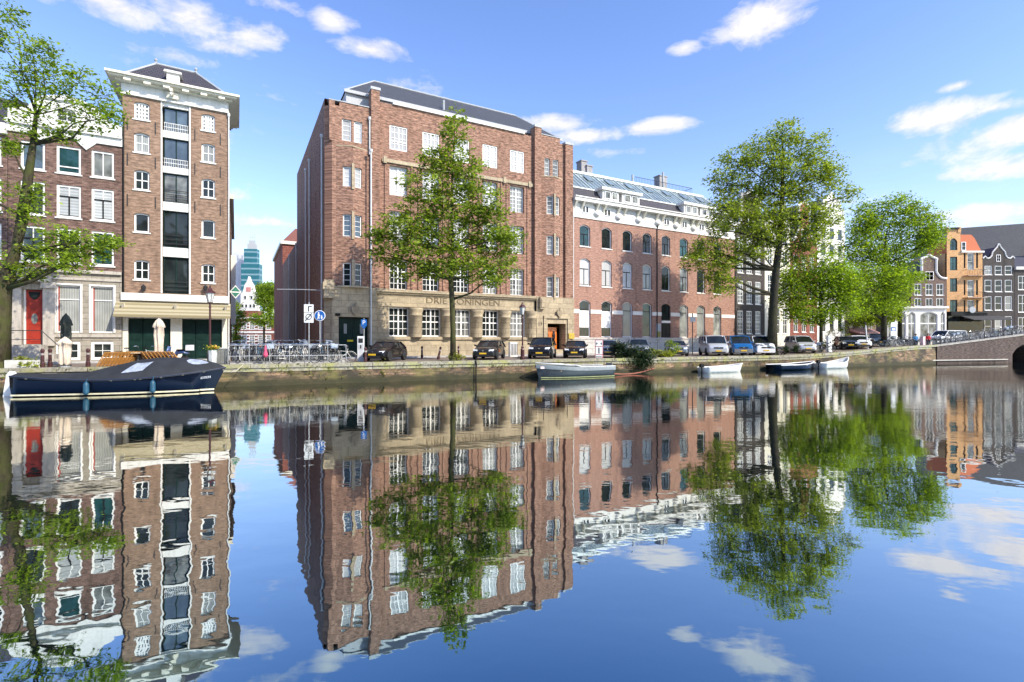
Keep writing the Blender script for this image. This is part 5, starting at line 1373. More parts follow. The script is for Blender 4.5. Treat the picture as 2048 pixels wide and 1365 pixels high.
# trees at the end of the alley
make_tree('alley_tree', 'green tree in front of the ornate gabled house at the end of the alley', 528, 0,
    [(528,700,.25),(528,650,.2),(526,620,.14)], [(530,600,22,14),(515,640,16,12),(540,640,18,16),(538,575,20,14),(528,590,20,16),(540,620,14,14)],
    'leaf_c', 'bark_b', .38, 18, 1.0, spread=.4, base=((528-1024)/FOC*112, 112, STREET))
make_tree('alley_ivy_tree', 'dark green slim tree beside the left alley wall', 473, 0,
    [(473,700,.2),(472,650,.15)], [(473,620,10,16),(472,650,12,20),(470,680,10,16),(480,635,10,14)],
    'leaf_a', 'bark_b', .32, 18, 1.2, spread=.3, base=((473-1024)/FOC*92, 92, STREET))
make_tree('tall_alley_tree', 'tall rounded tree rising behind the ornate gabled house', 540, 0,
    [(540,700,.4),(540,610,.3)], [(530,580,20,14),(548,585,18,14),(538,600,24,16)],
    'leaf_a', 'bark_b', .5, 18, .9, spread=.5, base=((540-1024)/FOC*136, 136, STREET))
# shrubs and tufts
def shrub(name, label, px, w, blobs, leaf, size, per=30, dens=2.2, cat='shrub', spread=.16, group=None, stems=True):
    X0, Y0, Z0 = quay(px, w); k = Y0 / FOC; r = thing(name, label, cat, (X0, Y0, Z0), 0, group); cen = []; b = MB(); rnd = random.Random(int(px))
    for p, q, rx, ry in blobs:
        c = Vector(((p-px)*k, 0, (682.5-q)*k + EYE - Z0)); Rx, Rz = rx*k, ry*k
        for i in range(int(10*dens)):
            v = Vector((rnd.gauss(0,1), rnd.gauss(0,1), rnd.gauss(0,1))).normalized() * rnd.random() ** .45
            cc = c + Vector((v.x*Rx, v.y*Rx*.7, v.z*Rz)); cen.append(tuple(cc))
            if i % 3 == 0: b.tube([(cc.x*.3, .15, max(0, cc.z*.1)), (cc.x*.7, cc.y*.6, cc.z*.6), cc], [.02, .012, .006], 4, cap=False)
    b.build('stem', M['bark_a'], r, flip=False)
    C_ = np.array(cen); idx = np.repeat(np.arange(len(C_)), per)
    leaf_mesh('foliage', C_[idx] + NPR.normal(0, spread, (len(idx), 3)), M[leaf], r, size)
    return r
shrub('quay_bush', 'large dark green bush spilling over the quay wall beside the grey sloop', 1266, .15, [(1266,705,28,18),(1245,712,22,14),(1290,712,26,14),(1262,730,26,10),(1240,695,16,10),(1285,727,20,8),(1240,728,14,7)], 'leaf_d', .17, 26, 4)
shrub('yellow_plant', 'yellow-green feathery plant on the quay right of the dark bush', 1312, .6, [(1305,707,10,7),(1320,708,12,7),(1335,709,9,5)], 'leaf_y', .14, 22, 2, 'plant', .1)
shrub('young_weed', 'loose mid-green weed growing in front of the grey-blue hidden car', 1345, .9, [(1340,690,10,10),(1352,696,12,10),(1342,704,10,6)], 'leaf_a', .13, 16, 1.6, 'plant', .12)
shrub('trunk_tuft', 'tuft of yellow-green grass at the foot of the young street tree', 918, .7, [(920,712,14,5),(905,714,8,4)], 'leaf_y', .13, 16, 1.6, 'plant', .08)
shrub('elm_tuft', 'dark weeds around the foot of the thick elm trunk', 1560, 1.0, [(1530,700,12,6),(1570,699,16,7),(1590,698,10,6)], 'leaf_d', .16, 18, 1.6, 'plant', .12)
shrub('dry_grass', 'straw coloured dry grass in the planting bed by the leaning tree', 62, .8, [(60,728,26,6),(45,722,12,5)], 'leaf_y', .14, 24, 2, 'plant', .08)
shrub('rose_bush', 'climbing bush against the white gabled house behind the charging post', 1672, 6.5, [(1665,672,16,14),(1690,660,12,16),(1655,690,14,8)], 'leaf_a', .2, 18, 1.6, 'shrub', .2)
def wall_weeds():
    rnd = random.Random(8); P = []
    for i in range(150):
        t = rnd.uniform(-6, 78); h = rnd.choice([rnd.uniform(-.25, .05), rnd.uniform(-.9, -.2)])
        X, Y = Q.w(t, -.09); c = np.array([X, Y, STREET + rise(t) + h]); m = rnd.randint(4, 16)
        P.append(c + NPR.normal(0, 1, (m, 3)) * np.array([.16, .04, .07]))
    o = leaf_mesh('wall_weeds', np.concatenate(P), leafmat('moss_leaf', (.06,.075,.015), (.26,.27,.06)), None, .13); tag(o, 'small weeds and moss sprouting from the joints of the quay wall', 'weeds', kind='stuff')
wall_weeds()

# ================================================================= VEHICLES
def paint(name, col, rough=.07, metal=.0, coat=1.0): return plain(name, col, rough, metal, .06, 1.0, spec=.2, coat=coat*.35)
M['carglass'] = glass('car_glass', (.014,.018,.022), rough=.05, wav=.0)
M['tyre'] = plain('tyre_rubber', (.015,.015,.016), .8)
M['rim'] = plain('alloy_rim', (.42,.43,.45), .35, metal=.8)
M['lamp'] = plain('headlight_lens', (.72,.75,.78), .12, coat=1)
M['plate'] = plain('yellow_plate_enamel', (.80,.50,.03), .4, var=.05)
M['trim'] = plain('black_plastic_trim', (.018,.018,.02), .5)
M['chrome'] = plain('chrome', (.7,.71,.73), .15, metal=1)
def ring_section(x, hw, zl, zs, zt, crown):
    """half section of the lower body mirrored to a closed ring"""
    h = [(0, zl), (hw*.86, zl), (hw*.97, zl+.10), (hw, (zl+zs)/2), (hw*.985, zs), (hw*.93, zt-.02), (hw*.80, zt+crown*.35), (hw*.42, zt+crown*.9), (0, zt+crown)]
    return [(x, y, z) for y, z in h] + [(x, -y, z) for y, z in reversed(h[1:-1])]
def make_car(label, cat, paintm, L=4.4, W=1.78, H=1.45, hood=.92, belt=.95, xw=.9, xrf=.15, xrr=-1.35, xr=-1.95, tail=.95, wb=2.65, wr=.33, gl=.2, van=False, grille='dark', name='parked_car', group='cars parked along the quay', plate=True, low=None, hoodm=None):
    r = thing(name, label, cat, group=group)
    hw = W/2; f = L/2
    if van: st = [(-f,.90,.32,.75,1.0,.02),(-f+.1,.97,.24,.8,belt,.02),(-f+.8,1,.2,.85,belt,.02),(0,1,.2,.85,belt,.02),(xw,1,.2,.85,belt,.02),(f-.45,.985,.2,.75,hood,.05),(f-.12,.95,.22,.62,hood-.16,.05),(f,.86,.30,.5,.68,.03)]
    else: st = [(-f,.80,.38,.55,tail-.22,.02),(-f+.12,.93,.25,.6,tail-.04,.03),(-f+.6,.985,.2,.66,tail,.03),(-.6,1,.19,.68,belt,.02),(xw-.1,1,.19,.68,belt,.02),(xw+.3,.99,.19,.66,hood+.0,.06),(f-.45,.96,.2,.6,hood-.10,.06),(f-.14,.90,.22,.52,hood-.22,.05),(f,.74,.32,.46,.56,.02)]
    rows = [ring_section(x, hw*k, zl, zs, zt, c) for x, k, zl, zs, zt, c in st]
    b = MB(); b.grid(rows, closed=True); n = len(rows[0])
    b.f.append(tuple(range(n))); b.f.append(tuple(range(len(b.v)-1, len(b.v)-n-1, -1)))
    bd = b.build('body', paintm, r, smooth=True); sb = bd.modifiers.new('s', 'SUBSURF'); sb.levels = 2; sb.render_levels = 2
    # cabin: glass house, roof skin, pillars
    kt = .76 if not van else .86; kb = .93
    B = [(xw, hw*kb, belt-.03), (xr, hw*kb, belt-.03)]; Tp = [(xrf, hw*kt, H-.07), (xrr, hw*kt*.97, H-.08)]
    mid = lambda p, q, t: tuple(p[i] + (q[i]-p[i])*t for i in range(3))
    g = MB(); i = g.pts([(B[0][0],-B[0][1],B[0][2]),(B[0][0]+.06,0,B[0][2]),(B[0][0],B[0][1],B[0][2]),(B[1][0],B[1][1],B[1][2]),(B[1][0],-B[1][1],B[1][2]),
                         (Tp[0][0],-Tp[0][1],Tp[0][2]),(Tp[0][0]+.05,0,Tp[0][2]+.02),(Tp[0][0],Tp[0][1],Tp[0][2]),(Tp[1][0],Tp[1][1],Tp[1][2]),(Tp[1][0],-Tp[1][1],Tp[1][2])])
    g.f += [(i,i+1,i+6,i+5),(i+1,i+2,i+7,i+6),(i+2,i+3,i+8,i+7),(i+3,i+4,i+9,i+8),(i+4,i,i+5,i+9)]
    g.build('windows', M['carglass'], r)
    rf = MB()
    rows = []
    for x, k, dz in ((Tp[0][0]+.10,.80,-.02),(Tp[0][0]-.05,.97,.02),((Tp[0][0]*2+Tp[1][0])/3,1.0,.055),((Tp[0][0]+Tp[1][0]*2)/3,1.0,.05),(Tp[1][0]+.05,.97,.015),(Tp[1][0]-.12,.82,-.05)):
        w_ = hw*kt*k + .02; z = H-.075+dz
        rows.append([(x,-w_,z-.045),(x,-w_*.93,z+.0),(x,-w_*.5,z+.018),(x,0,z+.022),(x,w_*.5,z+.018),(x,w_*.93,z),(x,w_,z-.045)])
    rf.grid(rows); so = rf.build('roof', paintm, r, smooth=True); md = so.modifiers.new('t', 'SOLIDIFY'); md.thickness = .03; md.offset = 0
    pl = MB()
    for s in (-1, 1):
        P = lambda q: (q[0], s*q[1]*1.0, q[2])
        pl.tube([P(B[0]), P(Tp[0])], .045, 6); pl.tube([P(B[1]), P(Tp[1])], .075 if not van else .09, 6)
        for t in ((.52,) if not van else (.38, .72)):
            pl.tube([mid(P(B[0]), P(B[1]), t), mid(P(Tp[0]), P(Tp[1]), t)], .04, 6)
        pl.tube([P(Tp[0]), P(Tp[1])], .04, 6); pl.tube([P((B[0][0],B[0][1]*1.01,B[0][2]+.02)), P((B[1][0],B[1][1]*1.01,B[1][2]+.02))], .03, 6)
    pl.build('pillars', paintm, r)
    for sx in (wb/2, -wb/2):
        for s in (-1, 1):
            t = MB(); y0, y1 = hw-.20, hw+.035
            t.lathe([(wr*.55, y0), (wr*.94, y0), (wr, y0+.04), (wr, y1-.04), (wr*.94, y1), (wr*.66, y1)], (0,0,0), 20)
            w = thing('wheel', None, None); w.parent = r; w.location = (sx, 0, wr); w.rotation_euler = (-s*math.pi/2, 0, 0)
            # rotate so that the lathe axis lies across the car
            t.build('tyre', M['tyre'], w, smooth=False)
            q = MB(); q.lathe([(.05, y1-.01), (wr*.22, y1-.005), (wr*.24, y1-.025), (wr*.62, y1-.028), (wr*.66, y1-.002), (wr*.72, y1+.001), (wr*.70, y1-.02)], (0,0,0), 20)
            for k in range(5):
                a = 2*math.pi*k/5; q.prism([(math.cos(a-.2)*wr*.2, math.sin(a-.2)*wr*.2, y1-.024), (math.cos(a-.12)*wr*.6, math.sin(a-.12)*wr*.6, y1-.024), (math.cos(a+.12)*wr*.6, math.sin(a+.12)*wr*.6, y1-.024), (math.cos(a+.2)*wr*.2, math.sin(a+.2)*wr*.2, y1-.024)], (0, 0, .02))
            q.build('rim', M['rim'], w)
            ar = MB(); ar.tube([(math.cos(math.pi*k/12)*(wr+.03), 0, math.sin(math.pi*k/12)*(wr+.03)) for k in range(13)], .045, 6)
            ar.build('wheel_arch', M['trim'] , r, loc=(sx, s*(hw-.01), wr))
    fz = hood - .26 if not van else hood - .36
    for s in (-1, 1):
        h = MB(); xh = f - (.10 if not van else .09)
        h.prism([(xh+.05, s*hw*.46, fz-.05),(xh-.02, s*hw*.84, fz-.03),(xh-.16, s*hw*.885, fz+.09),(xh-.03, s*hw*.50, fz+.07)], (-.12, 0, .02)); h.build('headlight', M['lamp'], r)
        m = MB(); xm = xw - .22; m.prism([(xm, s*(hw*.95), belt+.02),(xm, s*(hw+.17), belt+.05),(xm, s*(hw+.17), belt+.19),(xm, s*(hw*.98), belt+.14)], (-.12, 0, 0)); m.build('mirror', paintm, r)
    gq = MB(); gq.box(f-.13, f+.008 if van else f-.02, -hw*.42, hw*.42, fz-.08, fz+.05); gq.build('grille', M['trim'] if grille == 'dark' else M['chrome'], r)
    lo = MB(); lo.box(f-.14, f+.012, -hw*.62, hw*.62, .27, .40); lo.build('air_intake', M['trim'], r)
    if low: 
        lb = MB(); lb.prism([(f-.5,-hw*1.0,.28),(f+.03,-hw*.84,.28),(f+.03,hw*.84,.28),(f-.5,hw*1.0,.28)], (0,0,.38)); lb.build('bumper', low, r)
    cbz = MB(); cbz.lathe([(.055,0),(.055,.02)], (0,0,0), 10); e = cbz.build('badge', M['chrome'], r, loc=(f+(.01 if van else -.015), 0, fz+(.02 if van else .0))); e.rotation_euler.y = math.pi/2
    if plate:
        p = MB(); p.box(f+.014 + (.03 if low else 0), f+.03 + (.03 if low else 0), -.26, .26, .43, .54); p.build('number_plate', M['plate'], r)
    return r
def put(r, px, w, head=-100, z=None):
    X, Y, Z = quay(px, w); r.location = (X, Y, Z if z is None else z); r.rotation_euler.z = R(head)
    return r
black = paint('black_car_paint', (.008,.008,.010)); dgrey = paint('anthracite_car_paint', (.018,.02,.022)); dblue = paint('steel_blue_car_paint', (.10,.14,.20), metal=.3)
silver = paint('silver_car_paint', (.52,.53,.54), .3, .35); blue = paint('bright_blue_car_paint', (.01,.10,.28)); white = paint('white_car_paint', (.78,.78,.77), .3); gblue = paint('greyblue_car_paint', (.16,.19,.23), metal=.3)
put(make_car('black saloon car with five-spoke alloy wheels beside the parking meter', 'car', black, 4.45, 1.76, 1.40, hood=.90, belt=.93, xw=.75, xrf=.05, xrr=-1.05, xr=-1.65, tail=.98), 772, 3.0)
put(make_car('dark grey estate car between the young street tree and the lantern', 'car', dgrey, 4.5, 1.80, 1.46, hood=.95, belt=.96, xw=.85, xrf=.1, xrr=-1.75, xr=-2.15, tail=1.0), 979, 3.0)
put(make_car('tall black people carrier in front of the orange doors', 'car', black, 4.7, 1.88, 1.72, hood=1.08, belt=1.08, xw=1.15, xrf=.35, xrr=-1.95, xr=-2.25, tail=1.15, wr=.35), 1085, 3.0)
put(make_car('black hatchback with wide grille just right of the orange doors', 'car', black, 4.3, 1.78, 1.45, hood=.95, belt=.95, xrr=-1.5, xr=-2.0), 1151, 3.0)
put(make_car('small steel-blue car behind the white board with red edges', 'car', dblue, 3.9, 1.68, 1.50, hood=1.0, belt=1.0, xw=.85, xrr=-1.4, xr=-1.8, wb=2.45), 1215, 3.0)
put(make_car('slate-blue car mostly hidden by the dark quay bush', 'car', gblue, 4.4, 1.82, 1.62, hood=1.05, belt=1.06, xrr=-1.6, xr=-2.0, tail=1.1), 1276, 3.4)
put(make_car('grey-blue car behind the loose green weed', 'car', gblue, 4.0, 1.72, 1.48, hood=.98, belt=1.0, xrr=-1.4, xr=-1.85, wb=2.5), 1352, 3.6)
VAN = dict(L=4.9, W=1.92, H=1.95, hood=1.14, belt=1.18, xw=1.55, xrf=.85, xrr=-2.25, xr=-2.38, van=True, wb=3.0, wr=.35)
put(make_car('silver van parked nose out, leftmost of the three vans', 'van', silver, **VAN), 1426, 3.1)
put(make_car('bright blue van with grey bumper between the silver and the patterned van', 'van', blue, low=plain('grey_bumper', (.16,.17,.18), .5), **VAN), 1474, 3.1)
m, n, bs, _ = nt('black_white_wrap'); f_ = noise(n, objcoord(n), 2.2, 3); n.links.new(ramp(n, f_, [(.47, (.75,.75,.74)), (.50, (.12,.14,.16))]), bs.inputs['Base Color']); bs.inputs['Roughness'].default_value = .35
put(make_car('white van with black patterned wrap, left of the thick elm trunk', 'van', m, low=white, **VAN), 1517, 3.1)
put(make_car('silver people carrier with big chrome grille right of the thick elm trunk', 'car', silver, 4.6, 1.86, 1.84, hood=1.1, belt=1.14, xw=1.35, xrf=.55, xrr=-1.95, xr=-2.2, tail=1.2, grille='chrome', wr=.34), 1600, 3.2)
put(make_car('small black car beside the white car near the bridge', 'car', black, 4.0, 1.72, 1.45, xrr=-1.4, xr=-1.85, wb=2.5), 1692, 3.0, -110)
put(make_car('white hatchback with yellow plate near the bridge', 'car', white, 4.2, 1.75, 1.45, xrr=-1.5, xr=-1.95), 1717, 2.8, -110)
put(make_car('black estate car under the broad tree', 'car', black, 4.5, 1.8, 1.5, xrr=-1.7, xr=-2.1), 1752, 3.6, -110)
V2 = dict(VAN); V2.update(L=4.6, H=1.9)
r = make_car('white delivery van seen from the side behind the bridge bicycles', 'van', white, **V2); r.location = ((1893-1024)/FOC*67.5, 67.5, 2.2); r.rotation_euler.z = R(-165)

# ================================================================= BOATS
def loft_hull(L, B, prof, bow=1.0, n=16):
    """prof(s)-> (half beam factor, sheer z, keel z); s from stern 0 to bow 1"""
    rows = []
    for k in range(n + 1):
        s = k / n; hb, zs, zk, rake = prof(s); hb *= B / 2
        half = [(0, zk), (hb*.45, zk+.03), (hb*.82, zk + (zs-zk)*.28), (hb*.95, zk+(zs-zk)*.6), (hb, zs)]
        rows.append([((s-.5)*L + rake*(z-zs)*.5, -y, z) for y, z in reversed(half)] + [((s-.5)*L + rake*(z-zs)*.5, y, z) for y, z in half[1:]])
    return rows
def beamf(s, p=2.0, st=.82): return (st + (1-st) * math.sin(min(1, s/.45) * math.pi/2)) if s < .45 else max(.03, (1 - ((s-.45)/.55) ** p)) 
navy = paint('navy_gloss_hull', (.003,.006,.016), .12)
def covered_boat():
    P0 = ((30-1024)/FOC*24.3, 24.3); P1 = ((447-1024)/FOC*27.0, 27.0)
    L = math.hypot(P1[0]-P0[0], P1[1]-P0[1]); an = math.atan2(P1[1]-P0[1], P1[0]-P0[0]); B = 2.5
    nx, ny = -math.sin(an), math.cos(an)
    r = thing('covered_boat', 'long navy boat under a dark canvas cover with white rudder at its stern', 'boat', ((P0[0]+P1[0])/2 + nx*.45, (P0[1]+P1[1])/2 + ny*.45, 0), an)
    def sheer(s): return .80 + .36 * (2*s-.86)**2 * (1.0 if s > .43 else .9)
    def prof(s): return (beamf(s, 2.3, .72), sheer(s), -.25, .9 if s > .9 else 0)
    rows = loft_hull(L, B, prof, n=24); b = MB(); b.grid(rows)
    b.f.append(tuple(range(len(rows[0])))); b.build('hull', navy, r, smooth=True)
    st = MB()
    for sgn in (-1, 1):
        q = []
        for k in range(25):
            s = k/24; hb = beamf(s, 2.3, .72)*B/2
            rk = .45*(sheer(s)-.1) if s > .9 else 0; q.append([((s-.5)*L-rk-.02, sgn*(hb*.86+.012), .05), ((s-.5)*L-rk, sgn*(hb*.885+.012), .13)])
        st.grid(q)
    st.build('waterline_stripe', plain('cream_boot_stripe', (.75,.68,.48), .4), r)
    sp = []
    for sgn in (-1, 1):
        sp.append([((k/24-.5)*L, sgn*(beamf(k/24, 2.3, .72)*B/2 + .012), sheer(k/24)-.02) for k in range(25)])
    rb = MB(); [rb.tube(q, .028, 6) for q in sp]; rb.build('rubbing_strake', plain('dark_blue_strake', (.02,.03,.06), .4), r)
    # cover draped on a ridge
    def top(s):
        pts = [(0,.10),(.12,.16),(.3,.30),(.42,.62),(.55,.90),(.66,.98),(.78,.86),(.88,.62),(.95,.34),(1.0,.02)]
        for (a, x), (c, y) in zip(pts, pts[1:]):
            if a <= s <= c: t = (s-a)/(c-a); return x + (y-x)*t*t*(3-2*t) if False else x + (y-x)*t
        return 0
    def cov(s, u, off=0):
        """u from -1 (port edge) over 0 (ridge) to 1"""
        hb = beamf(s, 2.3, .72)*B/2 + .035; a = abs(u); y = hb*u; h = top(s)
        z = sheer(s) + h * (1 - a**1.9) - .03 - .05*(a > .99)
        z += .018 * math.sin(s*46 + a*5) * (1-a) * a * 3
        return Vector(((s-.5)*L, y, z + off))
    rows = [[cov(k/40, -1 + j/8) for j in range(17)] for k in range(41)]
    b = MB(); b.grid(rows); b.build('cover', plain('charcoal_canvas', (.016,.019,.025), .85, var=.3, scale=2, bump=.2), r, smooth=True)
    clr = plain('clear_vinyl_window', (.32,.36,.44), .15, var=.3, scale=5, coat=1)
    # clear panes: a diamond on the near side, a lens near the bow
    def patch(poly, n=8):
        c = (sum(p[0] for p in poly)/len(poly), sum(p[1] for p in poly)/len(poly)); b = MB()
        rr = []
        ring = []
        for i in range(len(poly)):
            a, d = poly[i], poly[(i+1) % len(poly)]
            for k in range(n): ring.append((a[0]+(d[0]-a[0])*k/n, a[1]+(d[1]-a[1])*k/n))
        for q in (.02, .35, .7, 1): rr.append([cov(c[0]+(p[0]-c[0])*q, c[1]+(p[1]-c[1])*q, .022) + Vector((0, -.012, 0)) for p in ring])
        b.grid(rr, closed=True); return b
    patch([(.505,-.80),(.605,-.78),(.645,-.45),(.565,-.42)]).build('cover_window', clr, r, smooth=True)
    patch([(.86+.055*math.cos(2*math.pi*k/10), -.42+.20*math.sin(2*math.pi*k/10)) for k in range(10)], 2).build('cover_window', clr, r, smooth=True)
    rd = MB(); xs = -L/2
    rd.prism([(xs-.72,-.05,-.3),(xs-.02,-.05,-.3),(xs-.16,-.05,1.05),(xs-.26,-.05,1.2),(xs-.44,-.05,1.2),(xs-.54,-.05,1.05)], (0, .12, 0)); rdo = rd.build('rudder', plain('white_rudder_paint', (.74,.75,.76), .35, var=.06), r)
    for z in (.45, .85):
        k = MB(); k.box(xs-.4, xs+.03, -.075, -.053, z-.03, z+.03); k.build('hinge', M['chrome'], rdo)
    for s in (.36, .665):
        fd = MB(); hb = beamf(s, 2.3, .72)*B/2
        fd.lathe([(.02,0),(.10,.06),(.125,.16),(.125,.48),(.10,.58),(.03,.66)], ((s-.5)*L, -hb-.13, .06), 12); fd.tube([((s-.5)*L, -hb-.13, .7), ((s-.5)*L, -hb+.0, sheer(s)+.05)], .015, 5)
        fd.build('fender', plain('blue_fender', (.015,.075,.13), .45), r, smooth=True)
    cl = MB()
    for s in (.08, .47, .58, .605, .70, .80, .9):
        hb = beamf(s, 2.3, .72)*B/2; cl.box((s-.5)*L-.05, (s-.5)*L+.05, -hb-.05, -hb-.02, sheer(s)-.10, sheer(s)-.05)
    cl.build('cover_clip', M['chrome'], r)
    # faint white name near the bow
    s = .90; hb = beamf(s, 2.3, .72)*B/2; hb2 = beamf(.95, 2.3, .72)*B/2; hb0 = beamf(.85, 2.3, .72)*B/2
    ang = math.atan2(-(hb2-hb0), .10*L)
    t = add_text('EMOTION', 'boat_name', plain('white_lettering', (.85,.87,.9), .4), r, ((s-.5)*L, -(hb)*1.0-.085, .74), .17, .006)
    t.rotation_euler = (math.pi/2 , -R(8), -ang)
covered_boat()
def sloop():
    Yb = 36.4; x0, x1 = (1072-1024)/FOC*Yb, (1221-1024)/FOC*Yb; L = x1-x0
    X, Y, Z = quay(1147, -1.25)
    r = thing('open_sloop', 'dark grey open sloop with pale gunwale moored below the black hatchbacks', 'boat', (X, Y, 0), QA+math.pi)
    gh = plain('grey_sloop_hull', (.04,.048,.052), .35, var=.2, coat=.4); gp = plain('grey_sloop_band', (.20,.23,.25), .35, var=.15, coat=.4)
    L = 6.3
    def prof(s): return (beamf(s, 2.6, .8), .78 + .22*(max(0, s-.3))**2*2, -.2, .5 if s > .9 else 0)
    rows = loft_hull(L, 2.1, prof, n=20); b = MB(); b.grid(rows); b.f.append(tuple(range(len(rows[0])))); b.build('hull', gh, r, smooth=True)
    bd = MB()
    for sg in (-1, 1):
        q = []
        for k in range(21):
            s = k/20; hb = prof(s)[0]*1.05; zs = prof(s)[1]; q.append([((s-.5)*L, sg*(hb+.02), zs-.26), ((s-.5)*L, sg*(hb+.05), zs-.13), ((s-.5)*L, sg*(hb+.03), zs+.02)])
        bd.grid(q)
    bd.build('sheer_band', gp, r, smooth=True)
    gw = MB()
    for sg in (-1, 1): gw.tube([((k/20-.5)*L, sg*(prof(k/20)[0]*1.05), prof(k/20)[1]+.03+(.10 if k > 10 else 0)) for k in range(21)], .045, 6)
    gw.build('gunwale', plain('pale_gunwale', (.55,.56,.55), .5), r)
    fl = MB(); fl.grid([[((k/20-.5)*L*.97, sg*prof(k/20)[0]*.95, .30) for sg in (-1, 1)] for k in range(21)]); fl.build('floor', plain('grey_deck', (.25,.25,.24), .8), r)
    for k in (.25, .5, .72):
        t = MB(); hb = prof(k)[0]*.98; t.box((k-.5)*L-.16, (k-.5)*L+.16, -hb, hb, .5, .56); t.build('thwart', plain('thwart_wood', (.35,.24,.13), .6), r)
    fd = MB(); fd.box(-.5*L-.06, -.5*L+.0, -.4, .4, .5, 1.0); fd.build('transom_board', gp, r)
    md = MB(); md.tube([(-.2,0,.56),(-.2,0,.95)], .04, 6); md.lathe([(.02,0),(.16,.01),(.16,.05),(.02,.06)], (-.2,0,.92), 10); md.build('steering_post', M['chrome'], r)
    pt = MB(); s = .93; pt.box((s-.5)*L-.25, (s-.5)*L+.25, prof(s)[0]*1.05+.06, prof(s)[0]*1.05+.075, .70, .86); o = pt.build('name_patch', plain('white_red_patch', (.75,.55,.55), .5, var=.4, scale=12), r); 
    wl = MB()
    for sg in (-1, 1):
        q = [[((k/20-.5)*L, sg*(prof(k/20)[0]*1.05*.85+.014), .03), ((k/20-.5)*L, sg*(prof(k/20)[0]*1.05*.88+.014), .10)] for k in range(20)]; wl.grid(q)
    wl.build('weed_line', plain('green_weed_line', (.33,.36,.18), .8), r)
    # mooring rope
    rp = thing('mooring_rope', 'rusty red mooring rope running from the grey sloop to the wall', 'rope', (0,0,0))
    A = Vector((*quay(1222, -1.2)[:2], .12)); Bq = Vector((*quay(1308, -.06)[:2], .35)); b = MB()
    b.tube([A.lerp(Bq, k/12) + Vector((0,0,-.35*math.sin(math.pi*k/12)*.6 + .05)) for k in range(13)], .045, 6); b.build('rope', plain('red_rope', (.30,.10,.07), .9), rp)
sloop()
def dinghy(label, px, w, L, B, hull, inner, rot, sheer0=.42, bowup=.3, name='dinghy', outboard=False):
    X, Y, Z = quay(px, w); r = thing(name, label, 'boat', (X, Y, 0), rot)
    def prof(s): return (beamf(s, 2.2, .85), sheer0 + bowup*max(0, s-.35)**2*2.2, -.12, .8 if s > .88 else 0)
    rows = loft_hull(L, B, prof, n=18); b = MB(); b.grid(rows); b.f.append(tuple(range(len(rows[0])))); o = b.build('hull', hull, r, smooth=True)
    fl = MB(); fl.grid([[((k/18-.5)*L*.96, sg*prof(k/18)[0]*B/2*.93, prof(k/18)[1]-.22) for sg in (-1, 1)] for k in range(19)]); fl.build('floor', inner, r)
    gw = MB()
    for sg in (-1, 1): gw.tube([((k/18-.5)*L, sg*(prof(k/18)[0]*B/2), prof(k/18)[1]) for k in range(19)], .05, 6)
    gw.build('gunwale', hull if name != 'launch' else white, r)
    for k in (.3, .6):
        t = MB(); hb = prof(k)[0]*B/2; t.box((k-.5)*L-.13, (k-.5)*L+.13, -hb, hb, sheer0-.08, sheer0-.03); t.build('thwart', inner, r)
    if outboard:
        m = MB(); x = -L/2-.12; m.prism([(x-.2,-.11,sheer0+.02),(x+.14,-.11,sheer0+.02),(x+.18,-.11,sheer0+.2),(x+.1,-.11,sheer0+.34),(x-.14,-.11,sheer0+.32),(x-.24,-.11,sheer0+.16)], (0,.22,0)); m.box(x-.06,x+.02,-.03,.03,-.4,sheer0+.017); m.tube([(x+.15,0,sheer0+.15),(x+.65,.05,sheer0+.22)], .02, 6); m.build('outboard_motor', M['black'], r)
    return r
wh = plain('worn_white_hull', (.70,.70,.68), .45, var=.1); pi = plain('pale_grey_floor', (.52,.53,.53), .7)
dinghy('small white dinghy with black outboard moored below the silver van', 1446, -1.1, 4.6, 1.6, wh, pi, QA, outboard=True, name='dinghy')
dinghy('low dark blue launch with pale gunwale moored right of the elm', 1588, -1.2, 5.6, 1.9, navy, plain('launch_floor', (.3,.3,.29), .7), QA, .5, .25, 'launch')
dinghy('white inflatable boat with tipped bow next to the dark launch', 1668, -1.0, 4.4, 1.7, wh, pi, QA, .5, .6, 'inflatable_boat', outboard=True)
# ================================================================= STREET FURNITURE, BICYCLES, PEOPLE
def at(r, px, w, rz=0, z=None):
    X, Y, Z = quay(px, w); r.location = (X, Y, Z if z is None else z); r.rotation_euler.z = rz; return r
def lantern(px, w, label, H=4.25, col='iron_paint'):
    r = at(thing('street_lantern', label, 'street lamp', group='old style quay lanterns'), px, w, QA)
    b = MB(); b.lathe([(.20,0),(.20,.18),(.15,.25),(.15,.75),(.10,.85),(.115,.95),(.06,1.05),(.05,H-1.25),(.075,H-1.2),(.05,H-1.1),(.045,H-.98)], (0,0,0), 10); b.build('post', LAMPM, r)
    g = MB(); g.lathe([(.12,H-.92),(.24,H-.38)], (0,0,0), 6); g.build('glass', plain('lantern_glass', (.55,.57,.55), .1, coat=1), r)
    f = MB()
    for k in range(6):
        a = 2*math.pi*k/6; f.tube([(.122*math.cos(a),.122*math.sin(a),H-.92),(.245*math.cos(a),.245*math.sin(a),H-.38)], .012, 4)
    f.lathe([(.05,H-.98),(.15,H-.95),(.15,H-.92)], (0,0,0), 8); f.build('cage', LAMPM, r)
    c = MB(); c.lathe([(.30,H-.38),(.29,H-.33),(.12,H-.18),(.10,H-.10),(.04,H-.06),(.05,H),(.01,H+.12)], (0,0,0), 6); c.build('cap', LAMPM, r)
LAMPM = plain('dark_maroon_lamp_paint', (.06,.018,.018), .4)
lantern(420, .9, 'lantern on a maroon post beside the flower pot at the warehouse corner', 4.6)
lantern(1045, .7, 'lantern on a dark post between the estate car and the tall people carrier', 4.3)

